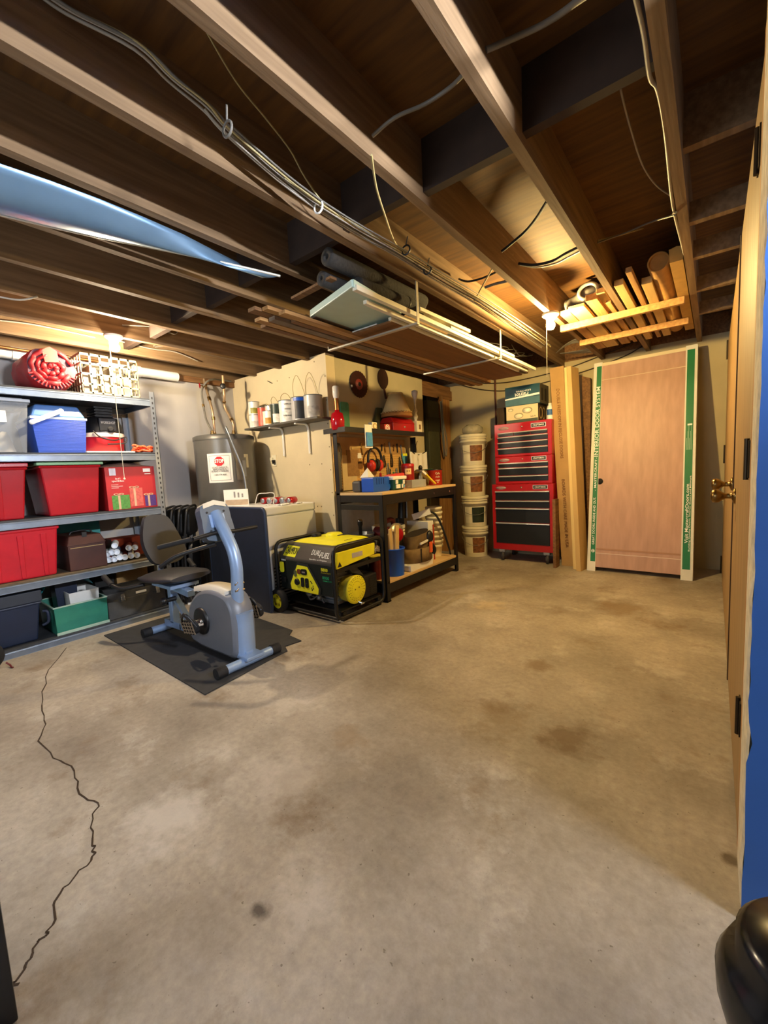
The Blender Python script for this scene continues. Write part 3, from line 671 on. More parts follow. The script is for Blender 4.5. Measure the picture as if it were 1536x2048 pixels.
pipe('grey flexible cable curving down to the water heater top', [(HX+.0, HY-.12, HZ+.05)]+[tuple(yp(*p)) for p in ((412, 838, 2.27), (405, 800, 2.28), (404, 780, 2.29), (412, 765, 2.31), (425, 759, 2.40), (440, 760, 2.55), (462, 763, 2.70))], M_wireg, r=.009)
# white drain pipe with couplings along the wall top
dp = thing('drain_pipe', 'white drain pipe strapped along the top of the concrete wall', 'pipe', (XL+.07, 1.2, 2.10))
za = 2.12
MB(dp).cyl((XL+.075, YF+.02, za), (XL+.075, 2.10, za), .042, n=18).build('tube', M_whitep, dp)
for y in (.86, 1.66): MB(dp).cyl((XL+.075, y, za), (XL+.075, y+.10, za), .050, n=18).build('coupling', M_whitep, dp)
for y in (.72,): MB(dp).box(XL+.02, XL+.13, y-.012, y+.012, za-.055, za+.055).build('pipe_strap', M_steel, dp)
cp = thing('copper_line', 'thin copper line running above the white drain pipe', 'pipe', (XL+.16, .5, 2.13))
MB(cp).cyl((XL+.16, YF+.02, 2.135), (XL+.16, 1.40, 2.135), .011).build('tube', M_copper, cp)
# ------------------------------------------------------------------ chest freezer
FX0, FX1, FY0, FY1, FZ = -3.54, -2.885, 2.075, 2.63, .855
fr = thing('chest_freezer', 'white chest freezer with a vent grille behind the folding table', 'freezer', ((FX0+FX1)/2, (FY0+FY1)/2, 0))
M_frz = mat('freezer_white', '#dfe2e6', .4, var=.02)
MB(fr).box(FX0, FX1, FY0, FY1, .015, FZ-.075).build('cabinet', M_frz, fr, bev=.006)
MB(fr).box(FX0-.006, FX1+.006, FY0-.012, FY1, FZ-.068, FZ).build('lid', M_frz, fr, bev=.012)
MB(fr).box(FX0+.004, FX1-.004, FY0+.004, FY1-.01, FZ-.075, FZ-.068).build('gasket', mat('gasket_grey', '#9aa0a6', .7, var=0), fr)
mb = MB(fr)
for i in range(10): mb.box(FX1, FX1+.0015, FY0+.05, FY0+.30, .08+i*.028, .092+i*.028)
mb.build('vent_grille', M_inkk, fr)
for x in (FX0+.04, FX1-.04):
    for y in (FY0+.05, FY1-.05): MB(fr).cyl((x, y, 0), (x, y, .016), .02).build('foot', M_black, fr)
# things on the freezer
a, b = yp(465, 983, 2.3), yp(499, 1007, 2.3)
br = thing('booklet', 'white printed booklet standing open on the freezer lid against the heater', 'booklet', (-3.47, 2.2, FZ), rz=.75)
mb = MB(br, False); mb.box(-.11, .11, -.003, .003, .0, .15); mb.build('page', M_white, br)
mb = MB(br, False); mb.box(-.10, .105, -.0042, -.003, .005, .055); mb.build('photo_print', mat('photo_brown', '#b59f86', .6, var=.2), br)
for i in range(3):
    mb = MB(br, False); mb.box(-.02+i*.035, -.005+i*.035, -.0042, -.003, .075, .13-.01*i); mb.build('picture', mat('grey_print', '#8d8a88', .6, var=.2), br)
for i in range(5):
    x = -3.30+i*.075; t = thing('soda_can', 'red and white can lying in the row on the freezer lid', 'can', (x, 2.40+.015*i, FZ), group='cans lying on the freezer')
    mb = MB(t); mb.lathe([(.022, -.055), (.031, -.048), (.031, .048), (.022, .055)], (x, 2.40+.015*i, FZ+.031), (.35, -1, 0), 18); mb.build('can', [mat('can_cola', '#b5202a', .3, .4, var=.25, scale=25)] if i % 2 == 0 else [mat('can_silver', '#c8c4c4', .3, .5, var=.25, scale=25)], t)
    mb = MB(t); d = V((.35, -1, 0)).normalized(); mb.lathe([(.021, .054), (.020, .0556), (0, .0556)], (x, 2.40+.015*i, FZ+.031), (.35, -1, 0), 18); mb.build('can_end', M_steel, t)
t = thing('wire_bail', 'white wire handle lying over the cans on the freezer', 'handle', (-3.27, 2.37, FZ))
MB(t).tube(spl([(-3.37, 2.33, FZ+.004), (-3.36, 2.36, FZ+.09), (-3.27, 2.38, FZ+.1), (-3.16, 2.39, FZ+.095), (-3.14, 2.36, FZ+.004)], 6), .004, 8).build('wire', M_whitep, t)
for i, (x, y, s) in enumerate(((-2.95, 2.36, 1), (-2.92, 2.28, .8), (-2.90, 2.45, .7), (-3.05, 2.25, .6))):
    mb = MB(); rows = [[(x+(u-2)*.022*s, y+(w-2)*.018*s, FZ+.002+.012*s*abs(sin(u*2.1+w*1.3+i))) for w in range(5)] for u in range(5)]
    single('paper_scrap', mb.grid(rows), M_white, 'scrap of crumpled white paper on the freezer lid', 'paper scrap', (x, y, FZ), 'paper scraps on the freezer', solid=.001)
# ------------------------------------------------------------------ folding table standing on edge
pt = thing('folding_table', 'dark navy folding table standing on edge against the white freezer', 'table', (-3.05, 2.02, 0))
PX0, PX1, PYt = -3.665, -2.80, 2.005
mb = MB(pt); mb.prism([(p[0], p[1]) for p in rrect(PX1-PX0, .855, .04, 5)], ((PX0+PX1)/2, PYt, .4275), X1, Z1, Y1*.022); mb.build('tabletop', mat('table_navy', '#1b2233', .55, var=.12, scale=30), pt)
mb = MB(pt); pl = [(PX0+(PX1-PX0)/2+p[0], PYt+.011, .4275+p[1]) for p in rrect(PX1-PX0, .855, .04, 5)]; mb.tube(pl, .0135, 8, closed=True); mb.build('edge_band', mat('table_edge', '#26334c', .4, var=.05), pt)
mb = MB(pt)
for zz in (.2, .65): mb.tube([(PX0+.05, PYt+.04, zz), (PX1-.05, PYt+.04, zz)], .011)
mb.build('folded_leg', M_black, pt)
# ------------------------------------------------------------------ black folding chairs leaning together
def fold_chair():
    t = thing('folding_chair', 'black padded folding chair, the frontmost of the folded row by the heater', 'chair', (0, 0, 0), group='folded chairs beside the water heater')
    w = .215
    for s in (-1, 1):
        mb = MB(t, False); mb.tube(spl([(s*w, .02, .0), (s*w, .0, .45), (s*w, .02, .80), (s*w*.85, .03, .86), (s*w*.5, .03, .875), (0, .03, .876)], 5), .011, 8); mb.build('frame_tube', M_black, t)
        mb = MB(t, False); mb.tube([(s*(w-.03), .05, .0), (s*(w-.03), .035, .5)], .010, 8); mb.build('rear_leg', M_black, t)
        mb = MB(t, False); mb.cyl((s*w, .02, 0), (s*w, .02, .02), .014); mb.build('foot', M_whitep, t)
    mb = MB(t, False); mb.prism(rrect(.40, .24, .06, 5), (0, .012, .735), X1, Z1, Y1*.03); mb.build('backrest', M_black, t, bev=.008)
    mb = MB(t, False); mb.prism(rrect(.38, .38, .05, 5), (0, .025, .36), X1, Z1, Y1*.03); mb.build('seat', M_black, t, bev=.008)
    mb = MB(t, False); mb.tube([(-w+.03, .045, .12), (w-.03, .045, .12)], .008); mb.build('stretcher', M_black, t)
    return t
fc = fold_chair()
lab = ['black padded folding chair, the frontmost of the folded row by the heater', 'black padded folding chair, second in the folded row by the heater', 'black padded folding chair, third in the folded row by the heater', 'black padded folding chair nearest the water heater in the folded row']
for i in range(4):
    loc = (-4.0+.043*i, 1.76+.045*i, 0); rot = (radians(-3), 0, radians(-38))
    if i == 0: fc.location = loc; fc.rotation_euler = rot; fc['label'] = lab[0]
    else: dup(fc, (loc[0], loc[1], 0), rot, lab[i])
mb = MB(); mb.box(-4.20, -4.05, 1.66, 1.72, 0, .80); single('white_carton', mb, M_cream, 'cream carton standing behind the folded chairs', 'box', (-4.0, 1.86, 0), bev=.004)
# ------------------------------------------------------------------ rubber mats
M_mat = mat('rubber_mat', '#2f2f31', .85, var=.15, scale=20, bump=.1)
mp = [zp(*p) for p in ((208, 1272), (410, 1391), (538, 1322), (575, 1303), (570, 1294), (603, 1283), (578, 1272), (585, 1262), (500, 1232), (355, 1228))]
mb = MB(); c = sum(mp, V())/len(mp); mb.prism([(p.x, p.y) for p in mp], (0, 0, 0.0005), X1, Y1, Z1*.007)
single('floor_mat', mb, M_mat, 'black rubber floor mat under the exercise bike', 'mat', (c.x, c.y, 0))
mq = [zp(*p) for p in ((425, 1375), (560, 1310), (552, 1300), (420, 1362))]
# ------------------------------------------------------------------ recumbent exercise bike
bk = thing('exercise_bike', 'grey recumbent exercise bike with a black seat standing on the rubber mat', 'exercise bike', (-2.7, 1.36, .007))
M_bk = mat('bike_grey', '#8ba3c6', .38, .3, var=.03); M_bkd = mat('bike_shroud', '#6f737c', .4, .1, var=.04); M_pad = mat('black_vinyl', '#25252a', .5, var=.08, scale=30, bump=.05)
zf = .007+.031
def foot_tube(x, y0, y1, nm):
    mb = MB(bk); mb.cyl((x, y0+.05, zf), (x, y1-.05, zf), .027, n=20); mb.build(nm, M_bk, bk)
    for a, b in ((y0, y0+.06), (y1-.06, y1)): 
        mb = MB(bk); mb.cyl((x, a, zf), (x, b, zf), .031, n=20); mb.build('end_cap', M_blackm, bk)
foot_tube(-2.135, 1.135, 1.56, 'front_stabiliser'); foot_tube(-3.185, 1.18, 1.58, 'rear_stabiliser')
mb = MB(bk); mb.bar((-3.18, 1.36, .075), (-2.93, 1.36, .085), .05, .05); mb.bar((-2.95, 1.36, .085), (-2.14, 1.36, .065), .05, .045); mb.box(-2.19, -2.08, 1.30, 1.42, .055, .075); mb.build('main_beam', M_bk, bk, bev=.004)
mb = MB(bk); mb.bar((-3.06, 1.36, .09), (-3.06, 1.36, .36), .05, .05); mb.bar((-3.04, 1.36, .30), (-2.80, 1.36, .095), .04, .03); mb.bar((-3.16, 1.36, .375), (-2.78, 1.36, .345), .055, .045); mb.build('seat_post', M_bk, bk, bev=.004)
mb = MB(bk); mb.cyl((-2.93, 1.32, .30), (-2.93, 1.25, .30), .016); mb.sphere((-2.93, 1.24, .30), .024); mb.build('adjust_knob', M_black, bk)
# seat cushion
mb = MB(bk); rows = []
for i in range(9):
    x = -3.22+.46*i/8; w = .20*(.82+.18*sin(pi*i/8)) if i < 7 else .17-.03*(i-7); row = []
    for j in range(16):
        t = 2*pi*j/16; row.append((x, 1.36+cos(t)*w, .432+.004*i+sin(t)*.037*(1 if 0 < i < 8 else .5)))
    rows.append(row)
mb.grid(rows, cu=True); mb.add(rows[0], [tuple(range(16))]); mb.add(rows[-1], [tuple(range(16))]); mb.build('seat', M_pad, bk, bev=0)
MB(bk).box(-3.14, -2.86, 1.26, 1.46, .38, .402).build('seat_plate', M_bk, bk)
# backrest: rounded trapezoid facing +X, reclined
bx = -3.27
bc = [xp(*p, bx) for p in ((284, 1085), (290, 1042), (300, 1033), (320, 1031), (337, 1036), (350, 1058), (367, 1098), (364, 1112), (345, 1126), (312, 1131), (296, 1120))]
cy = sum(p.y for p in bc)/len(bc); cz = sum(p.z for p in bc)/len(bc)
bp = [(p.y-cy, p.z-cz) for p in spl(bc, 3, True)]
tilt = radians(12); uv = V((-sin(tilt), 0, cos(tilt)))
MB(bk).prism(bp, (bx-.03, cy, cz), Y1, uv, V((cos(tilt), 0, sin(tilt)))*.055).build('backrest', M_pad, bk, bev=.02, seg=3)
mb = MB(bk); mb.tube(spl([(-3.14, cy-.03, .38), (-3.27, cy-.03, .42), (-3.33, cy, .52), (-3.34, cy, cz+.04)], 6), .019); mb.build('back_post', M_bk, bk)
# handles beside the seat
mb = MB(bk); 
for s in (-1, 1):
    mb = MB(bk); hx = [(-3.12, 1.36+s*.16, .40), (-3.22, 1.36+s*.26, .385), (-3.30, 1.36+s*.30, .41), (-3.40, 1.36+s*.31, .46)]
    mb.tube(spl(hx, 5), .013); mb.build('seat_handle', M_black, bk)
    mb = MB(bk); mb.tube([hx[2], hx[3]], .019); mb.build('grip', M_blackm, bk)
# front housing shroud
hs = [(-2.69, .06), (-2.30, .045), (-2.185, .06), (-2.165, .17), (-2.165, .31), (-2.20, .39), (-2.26, .425), (-2.40, .435), (-2.53, .41), (-2.62, .36), (-2.69, .29), (-2.715, .20)]
mb = MB(bk); P2 = [(p.x, p.y) for p in spl([(a, b, 0) for a, b in hs], 3, True)]
cx, cz2 = -2.43, .24; rows = []
for off, s in ((-.075, .90), (-.062, 1.0), (.062, 1.0), (.075, .90)):
    rows.append([(cx+(a-cx)*s, 1.36+off, cz2+(b-cz2)*s) for a, b in P2])
mb.grid(rows, cu=True); mb.add(rows[0], [tuple(range(len(P2)))]); mb.add(rows[-1], [tuple(range(len(P2)))])
mb.build('shroud', M_bkd, bk)
mb = MB(bk); rows = []
for i in range(7):
    x = -2.62+.36*i/6; zt = .437-.5*(x+2.40)**2+.004
    rows.append([(x, 1.36-.062, zt-.02), (x, 1.36-.058, zt+.012), (x, 1.36+.058, zt+.012), (x, 1.36+.062, zt-.02)])
mb.grid(rows); mb.add(rows[0], [(0, 1, 2, 3)]); mb.add(rows[-1], [(0, 1, 2, 3)]); mb.build('shroud_top', mat('bike_cream', '#cfc8ba', .4, var=.03), bk)
mb = MB(bk); rows = []
for i in range(8):
    z = .075+i*.035; rows.append([(-2.21, 1.36-.068, z), (-2.155+.01*(i > 6), 1.36-.05, z), (-2.145+.02*(i > 6), 1.36, z), (-2.155+.01*(i > 6), 1.36+.05, z), (-2.21, 1.36+.068, z)])
mb.grid(rows); mb.add(rows[-1], [(0, 1, 2, 3, 4)]); mb.build('front_cowl', M_bk, bk)
# round cranks covers and pedals
pc = yp(420, 1243, 1.27)
CX, CZ = -2.52, .225
mb = MB(bk); mb.lathe([(.085, 0), (.085, .012), (.078, .016), (.02, .018), (0, .018)], (CX, 1.36-.075, CZ), (0, -1, 0), 28)
mb.build('crank_cover', M_black, bk)
mb = MB(bk); mb.bar((CX, 1.36-.10, CZ), (CX+.055, 1.36-.115, CZ+.0), .03, .018); mb.cyl((CX, 1.36-.09, CZ), (CX, 1.36-.115, CZ), .016); mb.build('crank_arm', M_chrome, bk)
def pedal(x, y, z):
    mb = MB(bk); mb.prism([(p[0], p[1]) for p in rrect(.135, .105, .045, 4)], (x, y, z), V((1, .12, .10)), V((.1, -.25, .95)), V((.05, -.9, -.1))*.03); mb.build('pedal', M_blackm, bk, bev=.006)
    mb = MB(bk)
    for i in range(5):
        mb.bar(V((x, y, z))+V((1, .12, .10))*(-.05+.025*i)+V((.1, -.25, .95))*-.045+V((.05, -.9, -.1))*.032, V((x, y, z))+V((1, .12, .10))*(-.05+.025*i)+V((.1, -.25, .95))*.045+V((.05, -.9, -.1))*.032, .006, .006)
    for i in range(4):
        mb.bar(V((x, y, z))+V((1, .12, .10))*(-.055)+V((.1, -.25, .95))*(-.036+.024*i)+V((.05, -.9, -.1))*.032, V((x, y, z))+V((1, .12, .10))*.055+V((.1, -.25, .95))*(-.036+.024*i)+V((.05, -.9, -.1))*.032, .006, .006)
    mb.build('pedal_tread', mat('pedal_rib', '#7d6c58', .7, var=.1), bk)
    mb = MB(bk); mb.tube(spl([V((x, y-.02, z))+V((1, .12, .10))*(-.065), V((x-.02, y-.05, z+.065)), V((x+.03, y-.05, z+.085)), V((x, y-.02, z))+V((1, .12, .10))*.065], 5), .006, 6, squash=2.2); mb.build('pedal_strap', M_black, bk)
pedal(CX+.02, 1.36-.15, CZ-.005); pedal(CX+.25, 1.36+.15, CZ+.05)
mb = MB(bk); mb.sphere((CX+.095, 1.36-.13, CZ+.03), .012); mb.build('bolt', M_chrome, bk)
# console post (curved) and console
pp = [(-2.225, .36), (-2.215, .46), (-2.205, .58), (-2.225, .68), (-2.275, .76), (-2.335, .84), (-2.385, .905)]
mb = MB(bk); mb.tube(spl([(a, 1.36, b) for a, b in pp], 6), [.036]*31+[.034]*6, 16); mb.build('console_post', M_bk, bk)
for z in (.45, .49):
    mb = MB(bk); mb.cyl((-2.19, 1.33, z), (-2.19, 1.39, z), .007); mb.sphere((-2.185, 1.345, z+.01), .008); mb.build('bolt', M_chrome, bk)
kc = V((-2.40, 1.36, .86)); ku = V((-.28, 0, 1)).normalized(); kn = V((1, 0, .28)).normalized()
cons = [(-.085, -.12), (.085, -.12), (.095, .0), (.085, .085), (.0, .105), (-.085, .085), (-.095, .0)]
mb = MB(bk); mb.prism([(p.x, p.y) for p in spl([(a, b, 0) for a, b in cons], 3, True)], kc-kn*.03, Y1, ku, kn*.06); mb.build('console', mat('console_grey', '#53606f', .4, var=.05), bk, bev=.014)
mb = MB(bk); mb.prism([(-.075, .07), (0, .088), (.075, .07), (.07, .10), (0, .118), (-.07, .10)], kc-kn*.036, Y1, ku, kn*.074); mb.build('console_brow', mat('console_cream', '#cfc6b2', .4, var=.03), bk, bev=.006)
mb = MB(bk); mb.prism([(-.05, -.05), (.05, -.05), (.05, .03), (-.05, .03)], kc+kn*.03, Y1, ku, kn*.006); mb.build('mount_plate', M_bk, bk, bev=.003)
mb = MB(bk)
for a, b in ((-.055, .045), (.055, .045), (-.055, -.07), (.055, -.07)): mb.cyl(kc+Y1*a+ku*b+kn*.031, kc+Y1*a+ku*b+kn*.034, .007, n=8)
mb.build('screw', M_inkk, bk)
# front grip bars
q0 = V((-2.335, 1.36, .80))
mb = MB(bk); mb.tube(spl([(-2.33, 1.18, .775), (-2.33, 1.30, .79), (-2.33, 1.36, .795), (-2.33, 1.44, .785), (-2.32, 1.60, .79)], 5), .012); mb.build('handlebar', M_black, bk)
mb = MB(bk); mb.tube(spl([(-2.36, 1.33, .72), (-2.42, 1.26, .70), (-2.52, 1.16, .66), (-2.60, 1.10, .60)], 5), .013); mb.build('handlebar', M_black, bk)
mb = MB(bk); mb.tube([(-2.335, 1.17, .775), (-2.50, 1.06, .735)], .014); mb.build('grip', M_blackm, bk)
# ------------------------------------------------------------------ generator
gn = thing('generator', 'yellow and black portable generator on wheels in front of the workbench', 'generator', (-2.5, 2.40, 0))
gx0, gx1, gy0, gy1, gz = -2.815, -2.155, 2.105, 2.67, .572
def ring(name, pts, r=.0145):
    MB(gn).tube(spl(pts, 4, True), r, 10, closed=True).build(name, M_black, gn)
for x in (gx0, gx1):
    c = .06; P = []
    for (y, z, a0) in ((gy1-c, gz-c, 0), (gy0+c, gz-c, pi/2), (gy0+c, .03+c, pi), (gy1-c, .03+c, 1.5*pi)):
        for i in range(4): P.append((x, y+c*cos(a0+pi/6*i), z+c*sin(a0+pi/6*i)))
    MB(gn).tube(P, .0145, 10, closed=True).build('frame_tube', M_black, gn)
for y in (gy0+.02, gy1-.02):
    for z in (.035, .545):
        if z > .5 : continue
        MB(gn).cyl((gx0, y, z), (gx1, y, z), .0135).build('cross_tube', M_black, gn)
MB(gn).cyl((gx0, gy1-.03, gz-.02), (gx1, gy1-.03, gz-.02), .0135).build('cross_tube', M_black, gn)
MB(gn).box(gx0, gx1, gy0+.05, gy1-.05, .075, .085).build('base_tray', M_black, gn)
for y in (gy0+.09, gy1-.06):
    MB(gn).box(gx1-.03, gx1+.0, y-.02, y+.02, 0, .07).build('foot', M_blackm, gn)
# fuel tank: grey sloped shell and yellow top
M_gt = mat('tank_grey', '#4e4a45', .4, .2, var=.05)
ty0, ty1 = gy0+.015, gy1-.03
mb = MB(gn); sec = [(ty0-.005, .425), (ty0-.01, .445), (ty0+.055, .555), (ty0+.08, .565), (ty1-.06, .565), (ty1, .53), (ty1, .425)]
mb.prism(sec, (gx0+.04, 0, 0), Y1, Z1, X1*(gx1-gx0-.075)); mb.build('tank_shell', M_gt, gn, bev=.01)
mb = MB(gn); rows = []
tx0, tx1 = gx0+.10, gx1-.05
for i in range(11):
    x = tx0+(tx1-tx0)*i/10; row = []
    for j in range(9):
        y = ty0+.075+(ty1-.03-ty0-.075)*j/8
        e = 0 if i in (0, 10) or j in (0, 8) else 1
        row.append((x, y, .562+e*.022))
    rows.append(row)
mb.grid(rows); mb.build('tank_top', M_yellow, gn)
mb = MB(gn); mb.lathe([(.075, 0), (.072, .022), (.06, .032), (0, .034)], (-2.50, 2.47, .58), n=24); mb.build('fuel_neck', M_yellow, gn)
mb = MB(gn); mb.lathe([(.042, 0), (.042, .018), (.036, .024), (0, .024)], (-2.64, 2.40, .585), n=20); mb.build('fuel_cap', M_black, gn)
mb = MB(gn); mb.bar((-2.73, 2.235, .572), (-2.66, 2.255, .576), .03, .012); mb.build('tank_latch', M_black, gn, bev=.003)
mb = MB(gn); mb.tube(spl([(-2.42, 2.43, .598), (-2.36, 2.47, .605), (-2.25, 2.5, .60), (-2.20, 2.56, .59)], 5), .004); mb.build('hose', M_black, gn)
text('CAUTION', (-2.235, 2.36, .586), Y1, -X1, .018, M_inkk, gn, width=.09)
# lettering on the sloped front
nrm = V((0, -.11, .065)).normalized(); up = V((0, .065, .11)).normalized()
def sl(x, f): return V((x, ty0-.01+.065*f, .445+.11*f))
for s, xa, xb, m, bg in (('CHAMPION', gx0+.075, gx0+.235, M_inkk, M_yellow),):
    a, b, c2, d = sl(xa-.008, .18), sl(xb-.02, .14), sl(xb, .86), sl(xa+.012, .90)
    MB(gn).hexa([a, b, c2, d, a+nrm*.001, b+nrm*.001, c2+nrm*.001, d+nrm*.001]).build('badge', bg, gn)
    text(s, sl((xa+xb)/2, .52)+nrm*.001, X1, up, .085, m, gn, width=.14, shear=.2, bold=.0)
text('DUAL', sl(gx1-.225, .58), X1, up, .062, M_inkw, gn, width=.095, bold=.012, shear=.15)
text('FUEL', sl(gx1-.125, .46), X1, up, .062, M_inkw, gn, width=.105, bold=.012, shear=.15)
text('Gasoline or Propane', sl(gx1-.18, .16), X1, up, .016, M_inkw, gn, width=.19)
# control panel
cy0 = gy0+.005
MB(gn).box(gx0+.035, gx1-.03, cy0, cy0+.06, .195, .435).build('control_panel', mat('panel_black', '#141a18', .45, var=.05), gn, bev=.006)
yz = lambda p: [(a, b) for a, b in p]
pan = [(-.15, -.01), (-.14, -.055), (.165, -.058), (.175, -.012), (.06, .145), (-.055, .15)]
pcx, pcz = -2.50, .258
MB(gn).prism([(a*1.12, b*1.10+.003) for a, b in pan], (pcx, cy0+.001, pcz), X1, Z1, -Y1*.008).build('panel_bezel', mat('bezel_grey', '#3a3c3e', .35, .4, var=.05), gn, bev=.003)
MB(gn).prism(pan, (pcx, cy0-.006, pcz), X1, Z1, -Y1*.004).build('outlet_plate', M_yellow, gn)
fp = cy0-.010
def dot(x, z, w, h, m, nm, rnd=True):
    return MB(gn).prism(rrect(w, h, min(w, h)*.3, 3), (x, fp, z), X1, Z1, -Y1*.006).build(nm, m, gn)
dot(pcx-.035, pcz+.10, .04, .04, mat('switch_brown', '#6b3418', .5, var=.1), 'switch'); dot(pcx+.022, pcz+.102, .065, .045, M_black, 'meter')
text('888', (pcx+.022, fp-.006, pcz+.10), X1, Z1, .018, mat('meter_digits', '#b9a6a6', .5, var=0), gn, width=.035)
mb = MB(gn); mb.lathe([(.026, 0), (.026, .012), (.018, .014), (0, .014)], (pcx-.062, fp, pcz+.015), (0, -1, 0), 20); mb.build('round_outlet', M_black, gn)
for x in (pcx+.0, pcx+.05):
    dot(x, pcz+.018, .036, .075, M_black, 'outlet'); MB(gn).cyl((x, fp-.006, pcz+.015), (x, fp-.008, pcz+.015), .004, n=8).build('screw', M_chrome, gn)
dot(pcx-.08, pcz+.08, .026, .05, mat('breaker_olive', '#565a3c', .5, var=.05), 'breaker')
mb = MB(gn)
for i in range(9): 
    a = random.uniform(.09, .135); b = random.uniform(-.035, .035); mb.box(pcx+a-.004, pcx+a+.006, fp-.001, fp, pcz+b-.003, pcz+b+.005)
mb.build('panel_print', M_inkk, gn)
dot(gx0+.075, .375, .048, .085, M_yellow, 'start_switch'); dot(gx0+.09, .275, .05, .04, M_black, 'dial')
for i in range(3): MB(gn).box(gx0+.06+i*.018, gx0+.072+i*.018, cy0-.001, cy0, .425, .437).build('panel_print', M_inkw, gn)
text('8800', (gx1-.105, cy0, .395), X1, Z1, .036, M_yellow, gn, width=.07, bold=.01); text('STARTING WATTS', (gx1-.09, cy0, .372), X1, Z1, .014, mat('olive_print', '#a49a2a', .6, var=0), gn, width=.10)
text('8000', (gx1-.095, cy0, .335), X1, Z1, .034, mat('green_led', '#28a06a', .6, var=0), gn, width=.07, bold=.01); text('RUNNING WATTS', (gx1-.08, cy0, .312), X1, Z1, .014, mat('green_led', '#28a06a'), gn, width=.09)
# yellow end panel under the top rail (faces +X)
MB(gn).hexa([(gx1-.02, gy0+.03, .405), (gx1+.002, gy0+.03, .405), (gx1+.002, gy1-.10, .44), (gx1-.02, gy1-.10, .44), (gx1-.02, gy0+.045, .525), (gx1+.0, gy0+.045, .525), (gx1+.0, gy1-.085, .53), (gx1-.02, gy1-.085, .53)]).build('end_cover', M_yellow, gn, bev=.004)
MB(gn).box(gx1+.001, gx1+.003, gy0+.20, gy0+.32, .458, .495).build('label', mat('label_grey', '#b8b4c0', .5, var=.1), gn)
MB(gn).prism([(-.022, -.016), (.022, -.016), (0, .022)], (gx1+.003, gy0+.06, .435), Y1, Z1, X1*.001).build('warning_print', M_inkk, gn)
MB(gn).box(gx1-.02, gx1-.002, gy0+.03, gy1-.02, .375, .404).build('cross_bar', M_black, gn)
mb = MB(gn); mb.tube([(gx1-.004+.01*sin(i*2.1), gy1-.06+.035*cos(i*1.7), .475+.03*sin(i*1.3)) for i in range(26)], .004, 6); mb.build('cable_bundle', M_chrome, gn)
# engine: block, recoil starter, air filter, muffler
M_eng = mat('engine_grey', '#9aa1aa', .45, .5, var=.2, scale=25)
mb = MB(gn); mb.box(-2.52, -2.27, 2.24, 2.42, .09, .36); 
for i in range(7): mb.box(-2.56, -2.25, 2.22, 2.44, .12+i*.03, .13+i*.03)
mb.build('engine_block', M_eng, gn, bev=.004)
mb = MB(gn); mb.lathe([(.10, -.07), (.105, 0), (.10, .018)], (gx1-.035, 2.335, .205), (1, 0, 0), 36); mb.build('starter_housing', mat('starter_pale', '#c9c24a', .45, var=.06), gn)
mb = MB(gn); mb.lathe([(.112, 0), (.112, .008), (.10, .016), (.03, .02), (0, .02)], (gx1-.012, 2.335, .205), (1, 0, 0), 36); mb.build('recoil_starter', M_yellow, gn)
mb = MB(gn)
for rr in (.055, .075, .092):
    for i in range(22):
        t = 2*pi*i/22; mb.box(gx1+.0035+(.11-rr)*.02, gx1+.0055+(.11-rr)*.02, 2.335+rr*cos(t)-.005, 2.335+rr*cos(t)+.005, .215+rr*sin(t)-.0015, .215+rr*sin(t)+.0015)
for s in (-1, 1): mb.cyl((gx1+.008, 2.335+s*.022, .215+.004*s), (gx1+.0095, 2.335+s*.022, .215+.004*s), .006, n=10)
mb.build('starter_slot', mat('olive_dark', '#6a6414', .6, var=0), gn)
mb = MB(gn); mb.cyl((gx1+.0, 2.35, .105), (gx1+.03, 2.36, .095), .008); mb.box(gx1+.005, gx1+.03, 2.345, 2.385, .085, .098); mb.build('pull_handle', M_chrome, gn)
MB(gn).box(gx1-.23, gx1-.03, 2.45, 2.625, .09, .275).build('muffler', mat('muffler_black', '#1d1c20', .55, .2, var=.15), gn, bev=.01)
mb = MB(gn)
for i in range(8): mb.box(gx1-.031, gx1-.027, 2.53, 2.61, .11+i*.018, .119+i*.018)
mb.build('muffler_louvre', M_inkk, gn)
MB(gn).hexa([(gx1-.16, 2.34, .33), (gx1-.03, 2.34, .33), (gx1-.03, 2.47, .28), (gx1-.16, 2.47, .28), (gx1-.16, 2.26, .40), (gx1-.03, 2.26, .40), (gx1-.03, 2.36, .40), (gx1-.16, 2.36, .40)]).build('air_duct', mat('duct_slate', '#33363d', .5, .1, var=.1), gn, bev=.006)
mb = MB(gn); mb.cyl((-2.62, 2.28, .20), (-2.62, 2.50, .20), .085, n=24); mb.lathe([(.06, 0), (.075, .02)], (-2.62, 2.28, .20), (0, -1, 0)); mb.build('alternator', M_steel, gn)
mb = MB(gn); mb.tube(spl([(-2.58, 2.2, .17), (-2.50, 2.17, .12), (-2.42, 2.19, .16), (-2.36, 2.18, .11)], 5), .008); mb.sphere((-2.40, 2.17, .15), .022); mb.sphere((-2.53, 2.18, .165), .03, sc=(1.2, .6, 1)); mb.build('carburettor', M_steel, gn)
